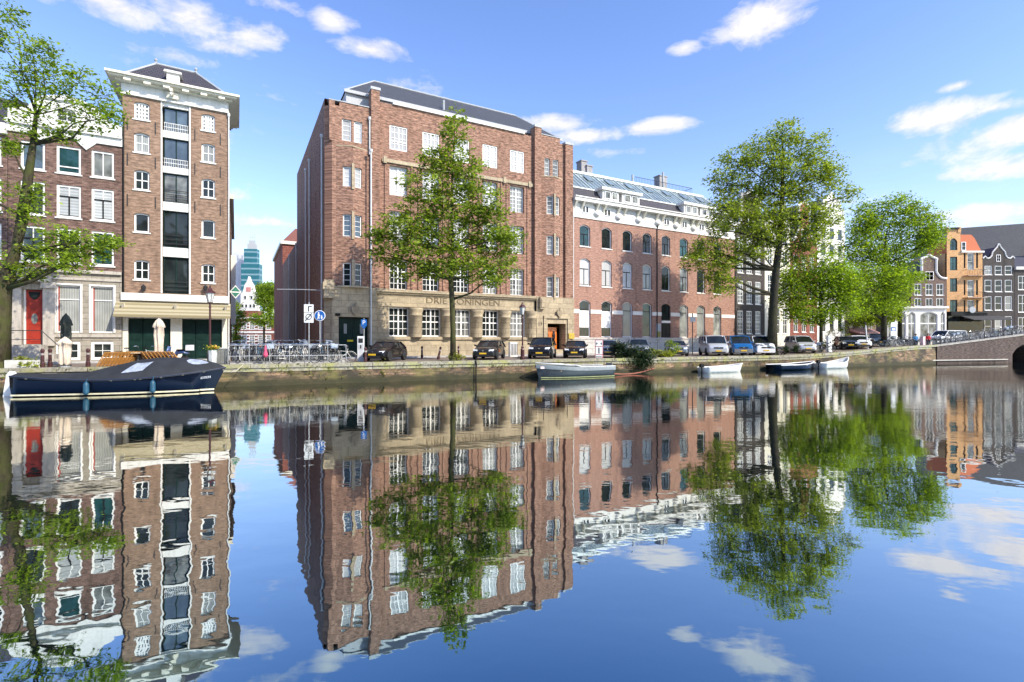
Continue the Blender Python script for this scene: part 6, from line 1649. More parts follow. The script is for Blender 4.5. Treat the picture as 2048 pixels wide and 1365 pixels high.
def sign_pole(name, label, px, w, H, rz=0, r=.03, mat='galv'):
    t = at(thing(name, label, 'sign'), px, w, rz)
    b = MB(); b.tube([(0,0,0),(0,0,H)], r, 8); b.build('pole', M[mat], t); return t
sgw = plain('sign_white', (.75,.76,.77), .4, var=.03); sgb = plain('sign_blue', (.01,.10,.36), .35, var=.05); sgk = plain('sign_black', (.02,.02,.02), .5)
def plate(par, x0, x1, z0, z1, y, mat, name='plate'):
    b = MB(); b.box(x0, x1, y, y+.02, z0, z1); return b.build(name, mat, par)
def disc(par, x, z, rad, y, mat, name='disc', n=24):
    b = MB(); b.prism([(x+rad*math.cos(2*math.pi*k/n), y, z+rad*math.sin(2*math.pi*k/n)) for k in range(n)], (0,.02,0)); return b.build(name, mat, par)
FAC = R(8)
t = sign_pole('zone_sign', 'white end-of-zone sign under an arrow board on a tall pole by the bicycles', 618, 1.4, 3.9, FAC)
p = plate(t, -.29, .29, 3.25, 3.75, -.06, sgw, 'direction_board')
b = MB(); b.box(-.04,.02,-.075,-.062,3.30,3.64); b.box(.02,.2,-.075,-.062,3.60,3.65); b.build('arrow', sgk, p)
p = plate(t, -.29, .29, 2.58, 3.22, -.06, sgw, 'zone_board')
b = MB(); b.tube([(.17*math.cos(2*math.pi*k/20), -.07, 2.96+.17*math.sin(2*math.pi*k/20)) for k in range(20)], .022, 5, closed=True); b.tube([(-.2,-.075,2.70),(.2,-.075,3.18)], .03, 5); b.build('symbol', sgk, p)
t = sign_pole('pedestrian_sign', 'round blue pedestrian sign with white figures at the alley corner', 640, 2.6, 3.3, FAC)
disc(t, 0, 3.1, .36, -.05, sgw, 'rim'); d = disc(t, 0, 3.1, .315, -.072, sgb, 'blue_field')
b = MB()
b.prism([(-.07+.05*math.cos(2*math.pi*k/8), -.085, 3.28+.05*math.sin(2*math.pi*k/8)) for k in range(8)], (0,.01,0))
b.prism([(-.13,-.085,3.22),(-.02,-.085,3.22),(.03,-.085,3.08),(0,-.085,3.05),(-.03,-.085,3.10),(-.02,-.085,2.86),(-.06,-.085,2.86),(-.08,-.085,3.0),(-.12,-.085,2.86),(-.16,-.085,2.87),(-.11,-.085,3.05)], (0,.01,0))
b.prism([(.13+.035*math.cos(2*math.pi*k/8), -.085, 3.10+.035*math.sin(2*math.pi*k/8)) for k in range(8)], (0,.01,0))
b.prism([(.08,-.085,3.05),(.17,-.085,3.05),(.18,-.085,2.95),(.15,-.085,2.86),(.11,-.085,2.86),(.07,-.085,2.95)], (0,.01,0)); b.build('walkers', sgw, d)
t = sign_pole('parking_sign', 'small blue parking sign with white letter above the parking meter', 728, 3.2, 3.0, FAC)
p = plate(t, -.2, .2, 2.45, 2.92, -.05, sgb, 'blue_plate'); add_text('P', 'letter', sgw, p, (0,-.062,2.69), .42, .004)
q = MB(); q.prism([(-.16,-.05,2.42),(.16,-.05,2.42),(0,-.05,2.25)], (0,.02,0)); q.build('pointer', sgb, t)
t = at(thing('parking_meter', 'pale grey parking ticket machine left of the black saloon', 'parking meter'), 722, 2.6, FAC)
b = MB(); b.box(-.22,.22,-.14,.14,0,1.65); b.prism([(-.22,-.14,1.653),(.22,-.14,1.653),(.22,.14,1.653),(-.22,.14,1.653)], (0,.03,.08)); b.build('housing', plain('meter_grey', (.62,.63,.64), .4), t)
plate(t, -.15, .15, 1.28, 1.58, -.165, sgk, 'screen'); plate(t, -.15, .15, .85, 1.2, -.165, plain('meter_panel', (.45,.47,.48), .4), 'panel'); plate(t, -.04, .05, .9, 1.12, -.172, sgk, 'slot')
# striped quay board
t = at(thing('quay_notice_board', 'white board with red edges, black hourglass mark and slot beside the small blue car', 'sign'), 1198, .45, R(-2))
b = MB(); b.box(-.32,.32,0,.06,.05,1.5); b.tube([(-.2,.03,0),(-.2,.03,.1)],.03,5); b.tube([(.2,.03,0),(.2,.03,.1)],.03,5); b.build('board', plain('board_red_edge', (.45,.12,.12), .5), t)
plate(t, -.27, .27, .98, 1.45, -.022, sgw, 'upper_panel'); plate(t, -.27, .27, .34, .92, -.022, sgw, 'lower_panel'); plate(t, -.27, .27, .08, .28, -.022, sgw, 'foot_panel')
b = MB(); b.prism([(-.22,-.035,1.30),(-.10,-.035,1.2),(-.22,-.035,1.08)], (0,.01,0)); b.prism([(.22,-.035,1.30),(.10,-.035,1.2),(.22,-.035,1.08)], (0,.01,0)); b.build('hourglass_mark', sgk, t)
plate(t, -.05, .04, .40, .86, -.034, sgk, 'slot'); plate(t, -.24, .24, .15, .19, -.034, sgk, 'stripe')
# other posts on the right
t = sign_pole('parking_sign_cluster', 'post with stacked blue and white parking plates under the broad tree', 1786, 1.6, 2.75, R(15))
plate(t, -.32, .32, 2.25, 2.75, -.05, sgw); plate(t, -.34, .34, 1.75, 2.2, -.05, sgb); plate(t, -.32, .32, 1.25, 1.72, -.05, sgw); plate(t, -.2, .2, 1.85, 2.1, -.075, sgw, 'white_mark')
t = at(thing('leaning_pole', 'white pole leaning over beside the white hatchback', 'pole'), 1736, 1.2, R(15)); b = MB(); b.tube([(0,0,0),(-.35,0,2.6)], .06, 8); b.build('shaft', sgw, t); b = MB(); b.lathe([(.07,0),(.07,.3),(.02,.34)], (-.35,0,2.6), 8); b.build('cap', M['iron'], t)
t = at(thing('charging_post', 'white electric charging post between the silver people carrier and black car', 'charging post'), 1658, 1.2, R(15)); b = MB(); b.box(-.21,.21,-.15,.15,0,1.75); b.build('housing', plain('charger_white', (.75,.76,.77), .4), t); plate(t, -.08, .1, .95, 1.15, -.172, sgk, 'socket'); plate(t, -.14, .14, 1.35, 1.55, -.172, plain('charger_logo_panel', (.25,.35,.5), .4), 'panel')
t = sign_pole('street_sign', 'dark pole with small board seen from behind right of the black apartment door', 1385, 6.8, 4.3, R(10), .05, 'iron'); plate(t, -.3, .3, 3.4, 3.9, -.07, M['lead'])
# bollards
BOL = plain('bollard_maroon', (.055,.016,.016), .5)
for px, w, tilt, lab in ((85, .55, 0, 'bollard nearest the leaning tree on the quay edge'), (100, 1.5, 0, 'bollard behind the one nearest the leaning tree'), (176, .8, 0, 'reddish bollard left of the folded wooden chairs'),
                   (844, 6.6, 0, 'bollard at the footway behind the black saloon'), (876, 3.4, .22, 'bollard tilted by a knock left of the young street tree'), (917, 6.6, 0, 'bollard partly behind the young street tree trunk'), (731, .9, 0, 'bollard at the front bumper of the black saloon')):
    t = at(thing('bollard', lab, 'bollard', group='slim iron bollards along the quay'), px, w, QA); t.rotation_euler.y = tilt
    b = MB(); b.lathe([(.11,0),(.11,.25),(.085,.3),(.075,.82),(.095,.86),(.095,.92),(.05,1.0)], (0,0,0), 10); b.build('post', BOL, t)
    k = MB(); k.lathe([(.081,.66),(.081,.76)], (0,0,0), 10); k.build('band', plain('bollard_band', (.30,.28,.26), .5), t)
# parasols
def parasol(label, px, w, H, mat, low=.5, rad=.26, base=True):
    t = at(thing('folded_parasol', label, 'parasol', group='closed parasols on the terrace'), px, w, 0)
    b = MB(); b.tube([(0,0,0),(0,0,H)], .03, 8); b.lathe([(.25,0),(.25,.06),(.05,.1)], (0,0,0), 12); b.build('pole', M['iron'] if base else M['galv'], t)
    rows = []; n = 36; prof = [(low,.45),(low+.1,.62),(low+(H-low)*.35,.60),(low+(H-low)*.55,.66),(low+(H-low)*.74,.58),(low+(H-low)*.76,.80),(low+(H-low)*.84,.66),(low+(H-low)*.92,.42),(H*.99,.08)]
    for z, k in prof: rows.append([(rad*k*(1+.30*math.sin(6*a+z*1.2))*math.cos(a), rad*k*(1+.30*math.sin(6*a+z*1.2))*math.sin(a), z+.04*math.sin(4*a)) for a in [2*math.pi*j/n for j in range(n)]])
    b = MB(); b.grid(rows, closed=True); b.build('canopy', mat, t, smooth=True)
can_b = plain('beige_canvas', (.62,.53,.43), .9, var=.15, bump=.3); can_g = plain('dark_green_canvas', (.05,.06,.05), .9, var=.4, bump=.3)
parasol('closed dark green parasol in front of the net-curtained left window', 132, 2.6, 2.95, can_g, .3, .30)
parasol('closed tall beige parasol between the wooden chair stacks', 318, 2.0, 2.75, can_b, .55, .33)
parasol('short beige parasol wrapped in its cloth at the quay edge below the dark parasol', 130, .8, 1.62, can_b, .15, .36, False)
# folding chairs stacked leaning
chw = plain('oiled_teak', (.50,.24,.06), .5, var=.3, scale=14)
def folding_chair():
    t = thing('folding_chair', 'folded slatted wooden chair leaning in the left stack', 'chair', group='wooden chairs stacked at the left')
    b = MB()
    for y in (-.21, .21): b.tube([(0,y,0),(0,y,.95)], .022, 5); b.tube([(.05,y*.85,.02),(.03,y*.85,.75)], .018, 5)
    b.tube([(0,-.21,.03),(0,.21,.03)], .016, 5); b.build('frame', chw, t)
    s = MB()
    for k in range(3): s.box(-.012,.012,-.20,.20,.68+.09*k,.745+.09*k)
    s.build('backrest', chw, t)
    s = MB()
    for k in range(6): s.box(.05,.07,-.18,.18,.16+.075*k,.215+.075*k)
    s.build('seat', chw, t); return t
proto = folding_chair(); CH = {proto.name: kids(proto)}
for k in range(9):
    o = proto if k == 0 else copy_tree(proto, ch=CH)
    at(o, 200 + k*7.2, .9 + .09*k, QA + R(-32)); o.rotation_euler.y = R(34); o.location.z += .02
for k in range(9):
    o = copy_tree(proto, ch=CH); o['label'] = 'folded slatted wooden chair leaning in the right stack beside the tall beige parasol'; o['group'] = 'wooden chairs stacked at the right'
    at(o, 300 + k*7.5, 1.5 - .06*k, QA + R(38)); o.rotation_euler.y = R(-34); o.location.z += .02
for i, (px, w) in enumerate(((262, 1.5), (290, 1.9))):
    t = at(thing('terrace_table', ['weathered wooden table top on dark legs right of the left chair stack', 'second terrace table behind the weathered one, in front of the dark green doors'][i], 'table'), px, w, QA)
    b = MB(); b.box(-.6,.6,-.35,.35,.70,.75); b.build('tabletop', plain('weathered_wood', (.52,.42,.28), .8, var=.3, scale=10), t)
    for sx in (-.45, .45): b = MB(); b.box(sx-.05,sx+.05,-.25,.25,0,.70); b.build('leg', M['black'], t)
# flower pot and utility box
t = at(thing('flower_planter', 'tall pale grey planter with yellow and red flowers at the lantern foot', 'planter'), 425, .55, QA)
b = MB(); b.lathe([(.20,0),(.24,.85),(.26,.87),(.22,.88)], (0,0,0), 8); b.build('pot', plain('pale_grey_pot', (.52,.55,.56), .5), t)
leaf_mesh('foliage', NPR.normal(0,1,(260,3))*np.array([.16,.16,.09])+np.array([0,0,.98]), M['leaf_c'], t, .10)
flw = leaf_mesh('flowers', NPR.normal(0,1,(220,3))*np.array([.12,.12,.045])+np.array([.06,0,1.03]), plain('flower_petals', (.75,.30,.05), .7, var=.9, scale=14), t, .08, .9)
flw['kind'] = 'stuff'
t = at(thing('utility_box', 'dark grey street cabinet right of the flower planter', 'cabinet'), 442, .9, QA)
b = MB(); b.box(-.34,.34,-.2,.2,0,.95); b.build('housing', plain('cabinet_grey', (.13,.135,.13), .5), t)
b = MB(); b.box(-.38,.38,-.24,.24,.953,1.0); b.build('lid', plain('cabinet_lid', (.6,.6,.58), .5), t)
b = MB(); b.box(-.30,-.01,-.215,-.203,.08,.88); b.box(.01,.30,-.215,-.203,.08,.88); b.build('door', plain('cabinet_door', (.15,.155,.15), .5), t)
t = at(thing('stone_trough', 'pale stone planting trough at the foot of the leaning tree', 'planter'), 45, .5, QA); b = MB()
b.box(-.7,.7,-.02,.06,.02,.42); b.box(-.7,.7,.5,.58,.02,.42); b.box(-.7,-.62,.063,.497,.02,.42); b.box(.62,.7,.063,.497,.02,.42); b.build('trough', plain('trough_stone', (.5,.5,.46), .85), t)
b = MB(); b.box(-.617,.617,.065,.495,.03,.38); b.build('soil', plain('soil', (.06,.045,.03), .95), t)
t = at(thing('electrical_cabinet', 'white slotted ventilation box against the office plinth behind the lantern', 'cabinet'), 1026, 7.2, TH); b = MB(); b.box(-.38,.38,-.15,.15,0,1.3); b.build('housing', plain('white_metal_box', (.66,.66,.64), .5), t); b = MB(); [b.box(-.3+.15*k,-.24+.15*k,-.165,-.153,.15,1.15) for k in range(5)]; b.build('slats', M['trim'], t)

# ---------------- railing in front of the bicycle parking
def quay_railing():
    t = at(thing('galvanised_railing', 'galvanised tube railing on the quay edge in front of the parked bicycles', 'railing'), 456, .35, QA)
    L = Q.x(692, .35) - Q.x(456, .35); n = 7
    for k in range(n):
        b = MB(); b.tube([(L*k/(n-1),0,0),(L*k/(n-1),0,1.15)], .022, 8); b.build('post', M['galv'], t)
    for z in (.5, 1.15):
        b = MB(); b.tube([(0,0,z),(L,0,z)], .016, 8); b.build('rail', M['galv'], t)
quay_railing()
def bike_rack():
    t = at(thing('bicycle_stand', 'low pale concrete base carrying the two rows of bicycles behind the railing', 'bicycle stand'), 460, .75, QA); L = Q.x(690, .75) - Q.x(460, .75)
    for w0 in (0, 1.9):
        b = MB(); b.box(0, L, w0, w0 + 1.7, .0, RACK - .004 + w0 * .12); b.build('base', plain('pale_concrete', (.42,.41,.38), .9, var=.3), t)
        b = MB()
        for k in range(24): x = .3 + (L - .6) * k / 23; b.tube([(x, w0 + .5, RACK), (x, w0 + .5, RACK + .62), (x + .1, w0 + .5, RACK + .62), (x + .1, w0 + .5, RACK)], .012, 4)
        b.build('hoops', M['galv'], t)
RACK = .16
bike_rack()
# ---------------- bicycles
def make_bike(label, group, col, dark=True, basket=False):
    t = thing('bicycle', label, 'bicycle', group=group); fm = plain('bicycle_paint', col, .35, coat=.6)
    for x in (-.54, .54):
        w = MB(); w.tube([(x+.335*math.cos(2*math.pi*k/24), 0, .35+.335*math.sin(2*math.pi*k/24)) for k in range(24)], .02, 5, closed=True); wo = w.build('wheel', M['tyre'], t)
        s = MB(); s.tube([(x+.31*math.cos(2*math.pi*k/24), 0, .35+.31*math.sin(2*math.pi*k/24)) for k in range(24)], .011, 4, closed=True)
        for k in range(8): a = math.pi*k/8; s.tube([(x-.31*math.cos(a),0,.35-.31*math.sin(a)),(x+.31*math.cos(a),0,.35+.31*math.sin(a))], .004, 3)
        s.lathe([(.03,-.04),(.03,.04)], (x,0,.35), 8); s.build('rim', M['galv'], wo)
    f = MB(); bb = (-.06,0,.32); st = (-.20,0,.78); hd = (.36,0,.82); ra = (-.54,0,.35); fa = (.54,0,.35)
    for a, c in ((bb, st), (st, (.33,0,.72)), (bb, (.34,0,.66)), (bb, ra), (st, ra), ((.33,0,.62), (.37,0,.92)), ((.35,0,.66), fa)): f.tube([a, c], .018, 6)
    f.tube([st, (-.235,0,.93)], .014, 6)
    for x in (-.54, .54): f.tube([(x+.385*math.cos(a),0,.35+.385*math.sin(a)) for a in [R(20+ k*16) for k in range(10)]], .014, 4)
    f.build('frame', fm, t)
    h = MB(); h.tube([(.37,0,.92),(.36,0,1.04)], .014, 6); h.tube([(.14,-.29,1.06),(.28,-.27,1.08),(.37,-.12,1.06),(.37,.12,1.06),(.28,.27,1.08),(.14,.29,1.06)], .015, 6); h.build('handlebar', M['chrome'], t)
    s = MB(); s.grid([[(-.36,-.10,.95),(-.36,0,.97),(-.36,.10,.95)],[(-.25,-.09,.96),(-.25,0,.99),(-.25,.09,.96)],[(-.10,-.025,.95),(-.10,0,.97),(-.10,.025,.95)]]); so = s.build('saddle', M['black'], t); q = so.modifiers.new('t','SOLIDIFY'); q.thickness = .05
    c = MB(); c.box(-.78,-.42,-.07,.07,.74,.76); c.tube([(-.74,-.06,.74),(-.56,-.05,.36)], .009, 4); c.tube([(-.74,.06,.74),(-.56,.05,.36)], .009, 4); c.build('carrier', M['trim'], t)
    p = MB(); p.lathe([(.09,-.01),(.09,.01)], (0,0,0), 12); po = p.build('crank', M['galv'], t, loc=(-.06,.05,.32)); po.rotation_euler.x = math.pi/2
    if basket:
        k = MB(); k.box(.44,.80,-.2,.2,.78,1.05); k.build('crate', plain('bike_crate', basket if isinstance(basket, tuple) else (.2,.2,.2), .6), t)
    return t
G1 = 'bicycles parked behind the galvanised railing'; L1 = 'bicycle parked among the dense row behind the galvanised railing'
protos = [make_bike(L1, G1, (.03,.03,.032)), make_bike(L1, G1, (.45,.47,.48)), make_bike(L1, G1, (.08,.16,.24)), make_bike(L1, G1, (.62,.60,.56)), make_bike(L1, G1, (.02,.02,.02), basket=(.30,.36,.44))]
CH = {p.name: kids(p) for p in protos}; 
for p in protos:
    for c in list(CH[p.name]): 
        if kids(c): CH[c.name] = kids(c)
rnd = random.Random(4); used = set()
def bike(i, px, w, rz, label=None, group=None, lean=0, z=None, up=0):
    p = protos[i]
    o = p if i not in used and label is None else copy_tree(p, ch=CH)
    if label is None: used.add(i)
    at(o, px, w, rz, z); o.rotation_euler.x = lean; o.location.z += up
    if label: o['label'] = label
    if group: o['group'] = group
    return o
xs = [462 + k*8.4 for k in range(26)]
for k, px in enumerate(xs):
    bike(k % 5, px + rnd.uniform(-2, 2), 1.35 + rnd.uniform(-.12, .3), QA + R(90 if k % 3 else -90) + R(rnd.uniform(-16, 16)), lean=R(rnd.uniform(-9, 9)), up=RACK)
for k, px in enumerate([478, 492, 506, 519, 532, 545, 556, 570, 584, 596, 606, 619, 632, 644, 656]):
    bike((k*2+1) % 5, px, 3.2 + rnd.uniform(-.2,.2), QA + R(75) + R(rnd.uniform(-20, 20)), 'bicycle in the second row towards the alley mouth', 'bicycles in the second row', R(rnd.uniform(-8, 8)), up=RACK+.22)
bike(3, 572, .72, QA + R(8), 'pale bicycle parked lengthwise against the railing, left of the other lengthwise ones', lean=R(6))
bike(0, 648, .75, QA + R(180), 'black bicycle parked lengthwise against the railing near its right end', lean=R(-5))
bike(3, 684, .9, QA + R(-10), 'pale bicycle with its front wheel beyond the right end of the railing', lean=R(6))
for k, px in enumerate((262, 300)): bike(k, px, 5.6, QA + R(rnd.uniform(-15, 15)), ['dark bicycle leaning by the left warehouse doors', 'grey bicycle behind the tall beige parasol by the warehouse doors'][k])
G2 = 'bicycles parked under the broad tree'; 
for k, px in enumerate([1625, 1634, 1643, 1651, 1764, 1773, 1782, 1790, 1798, 1806, 1815, 1822, 1843, 1862]):
    first = k < 4
    bike((k*3) % 5, px, 1.3 + rnd.uniform(-.2,.8), QA + R(rnd.choice([70, 110, 20, -60]) + rnd.uniform(-15, 15)), 'bicycle by the white charging post' if first else 'bicycle parked on the quay under the broad tree', 'bicycles by the charging post' if first else G2, R(rnd.uniform(-7, 7)))
for k in range(15):
    i = (k*2 + k//4) % 5; x = .9 + k*1.0 + rnd.uniform(-.15,.15); o = copy_tree(protos[i], ch=CH); X, Y = BR.w(x, .55 + rnd.uniform(0,.25)); o.location = (X, Y, bz(x)); o.rotation_euler = (R(rnd.uniform(-6,6)), -.09, BA + R(rnd.choice([0, 180]) + rnd.uniform(-14, 14)))
    o['label'] = 'bicycle leaning on the bridge railing'; o['group'] = 'bicycles on the bridge'
# red bag and blue scooter
t = at(thing('scooter', 'blue and white scooter parked by the pale pier between the green warehouse doors', 'scooter'), 352, 4.6, QA + R(160))
b = MB(); b.grid([[(-.75,-.12,.55),(-.75,0,.62),(-.75,.12,.55)],[(-.45,-.19,.62),(-.45,0,.78),(-.45,.19,.62)],[(-.05,-.16,.55),(-.05,0,.74),(-.05,.16,.55)],[(.05,-.14,.28),(.05,0,.30),(.05,.14,.28)],[(.35,-.14,.28),(.35,0,.30),(.35,.14,.28)],[(.5,-.2,.75),(.56,0,.8),(.5,.2,.75)],[(.42,-.15,1.05),(.46,0,1.08),(.42,.15,1.05)]]); o = b.build('body', plain('scooter_blue', (.10,.16,.34), .3, coat=.8), t, smooth=True); q = o.modifiers.new('t','SOLIDIFY'); q.thickness = .08
for x in (-.52, .58):
    w = MB(); w.lathe([(.08,-.05),(.22,-.05),(.25,0),(.22,.05),(.08,.05)], (0,0,0), 14); o = w.build('wheel', M['tyre'], t, loc=(x,0,.25)); o.rotation_euler.x = math.pi/2
s = MB(); s.box(-.72,-.1,-.14,.14,.79,.87); s.build('seat', M['black'], t)
h = MB(); h.tube([(.44,-.3,1.08),(.46,0,1.12),(.44,.3,1.08)], .02, 6); h.tube([(.46,0,1.1),(.58,0,.25)], .035, 6); h.build('handlebar', M['trim'], t)
x = MB(); x.box(-1.0,-.68,-.2,.2,.8,1.15); x.build('top_box', sgw, t)
t = at(thing('pink_bag', 'pink bag hanging on the galvanised railing', 'bag'), 531, .26, QA); b = MB()
b.grid([[(-.12,-.01,.45),(-.02,-.05,.40),(.12,-.01,.47)],[(-.14,-.02,.6),(.02,-.06,.58),(.13,-.02,.62)],[(-.07,-.02,.80),(.01,-.05,.82),(.08,-.02,.80)],[(-.03,0,1.13),(0,-.01,1.14),(.03,0,1.13)]]); o = b.build('bag', plain('pink_fabric', (.62,.08,.16), .8), t, smooth=True); q = o.modifiers.new('t','SOLIDIFY'); q.thickness = .05
# ---------------- two people sitting near the bridge
def person(label, px, w, rz, jacket, trousers, hair, z=None):
    t = thing('person', label, 'person'); at(t, px, w, rz, z)
    J = {'pel':(0,0,.50),'sp':(.02,0,.72),'ch':(.05,0,.93),'nk':(.06,0,1.06),'hd0':(.075,0,1.13),'hd1':(.085,0,1.21),'hd2':(.075,0,1.30)}
    for s, n in ((-1,'r'),(1,'l')):
        J.update({'sh'+n:(.04,s*.17,.99),'el'+n:(.10,s*.22,.74),'wr'+n:(.30,s*.15,.66),'ha'+n:(.37,s*.13,.66),'hp'+n:(.02,s*.09,.48),'kn'+n:(.43,s*.12,.50),'an'+n:(.42,s*.12,.10),'to'+n:(.56,s*.13,.04)})
    rad = {'pel':.15,'sp':.14,'ch':.155,'nk':.055,'hd0':.07,'hd1':.098,'hd2':.08}
    for n in 'rl': rad.update({'sh'+n:.075,'el'+n:.052,'wr'+n:.036,'ha'+n:.035,'hp'+n:.10,'kn'+n:.068,'an'+n:.045,'to'+n:.035})
    E = [('pel','sp'),('sp','ch'),('ch','nk'),('nk','hd0'),('hd0','hd1'),('hd1','hd2')]
    for n in 'rl': E += [('ch','sh'+n),('sh'+n,'el'+n),('el'+n,'wr'+n),('wr'+n,'ha'+n),('pel','hp'+n),('hp'+n,'kn'+n),('kn'+n,'an'+n),('an'+n,'to'+n)]
    keys = list(J); me = bpy.data.meshes.new('body'); bm = bmesh.new(); lay = bm.verts.layers.skin.verify(); V = {}
    for k in keys:
        v = bm.verts.new(J[k]); v[lay].radius = (rad[k], rad[k]*(1.0 if k not in ('ch','sp') else 1.15)); V[k] = v
        if k == 'pel': v[lay].use_root = True
    for n in 'rl':                                   # four fingers and a thumb on every hand
        h = Vector(J['ha'+n]); s = 1 if n == 'l' else -1
        for f in range(4):
            a = bm.verts.new(h + Vector((.05, s*(.025-.017*f), -.005))); c = bm.verts.new(h + Vector((.095-.008*abs(f-1), s*(.028-.019*f), -.03))); a[lay].radius = (.010,.010); c[lay].radius = (.008,.008); bm.edges.new((V['ha'+n], a)); bm.edges.new((a, c))
        a = bm.verts.new(h + Vector((.02, -s*.045, .0))); a[lay].radius = (.011,.011); bm.edges.new((V['ha'+n], a))
    for a, c in E: bm.edges.new((V[a], V[c]))
    bm.to_mesh(me); bm.free()
    src = bpy.data.objects.new('body', me); COL.objects.link(src); src.modifiers.new('k','SKIN'); q = src.modifiers.new('s','SUBSURF'); q.levels = 1; q.render_levels = 1
    bpy.context.view_layer.update(); m2 = bpy.data.meshes.new_from_object(src.evaluated_get(bpy.context.evaluated_depsgraph_get())); bpy.data.objects.remove(src)
    skin = plain('skin', (.55,.34,.25), .6)
    m2.materials.clear(); [m2.materials.append(x) for x in (jacket, trousers, skin, M['black'])]
    for p in m2.polygons:
        c = p.center; p.use_smooth = True
        p.material_index = 2 if (c.z > 1.07 or (c.x > .31 and c.z > .58)) else (3 if c.z < .12 else (1 if c.z < .58 else 0))
    o = bpy.data.objects.new('body', m2); COL.objects.link(o); o.parent = t
    hr = MB(); hr.lathe([(.02,.125),(.07,.105),(.105,.05),(.112,0),(.10,-.05)], (.07,0,1.25), 14); ho = hr.build('hair', hair, t, smooth=True)
    for v in ho.data.vertices:
        if v.co.x > .13 and v.co.z < 1.29: v.co.x = .13
    fc = MB()
    for s in (-1, 1): fc.lathe([(.004,-.012),(.012,0),(.004,.012)], (.178,s*.035,1.23), 6)
    fc.box(.165,.18,-.025,.025,1.165,1.175); fc.build('eyes_and_mouth', M['black'], t)
    ns = MB(); ns.prism([(.17,-.014,1.195),(.17,.014,1.195),(.172,0,1.235)], (.03,0,-.004)); ns.build('nose', skin, t)
    return t
hairm = plain('dark_hair', (.03,.02,.015), .7)
jr = plain('red_jacket', (.55,.02,.03), .8); jb = plain('blue_jacket', (.08,.28,.55), .8); tj = plain('dark_trousers', (.03,.04,.07), .85)
def block(px, w, lab):
    X, Y, Z = quay(px, w); t = at(thing('stone_block', lab, 'block'), px, w, QA); b = MB(); b.box(-.3,.3,-.28,.22,-.05,.34); b.box(-.33,.33,-.31,.25,.343,.40); b.build('seat', plain('block_stone', (.4,.38,.34), .85), t)
for px, j, lab, lb in ((1831, jb, 'person in a light blue jacket sitting beside the bicycles on the quay', 'stone seat under the person in blue'), (1856, jr, 'person in a red jacket and dark hair sitting near the bridge corner', 'stone seat under the person in red')):
    block(px, 1.0, lb); person(lab, px, 1.0, R(-120), j, tj, hairm)
t = at(thing('pink_box', 'pale pink upright box between the two seated people', 'box'), 1845, .9, QA); b = MB(); b.box(-.22,.22,-.18,.18,0,.95); b.build('box', plain('pale_pink', (.7,.5,.55), .6), t); b = MB(); b.box(-.24,.24,-.2,.2,.953,1.0); b.build('lid', plain('pale_pink_lid', (.72,.6,.62), .6), t)
split_pieces({'pilaster','pilaster_cap','bay_panel','flowers_','stone_lintel','half_column','bracket','modillion','wall_anchor','carved_block','stone_shield','chimney','flue','mast','stone_band','plaster_relief','bay_frame','bay_pier','roof_light','portal_frame','slot','casement','surround'})

t = at(thing('fender_pile', 'thin dark upright timber against the quay wall right of the young street tree', 'pile'), 952, -.17, QA); t.location.z = 0
b = MB(); b.tube([(0,0,-.5),(0,0,1.5)], .05, 8); b.build('timber', M['black'], t); b = MB(); b.box(-.07,.07,-.02,.05,1.1,1.16); b.build('strap', M['iron'], t)
t = thing('bow_rope', 'pale mooring rope from the bow of the covered navy boat to the quay', 'rope'); A = Vector(((444-1024)/FOC*27.2, 27.3, 1.12)); Bq = Vector((*quay(486, -.1)[:2], STREET)); b = MB()
b.tube([A.lerp(Bq, k/10) + Vector((0,0,-.25*math.sin(math.pi*k/10))) for k in range(11)], .022, 5); b.build('rope', plain('pale_rope', (.5,.45,.35), .9), t)
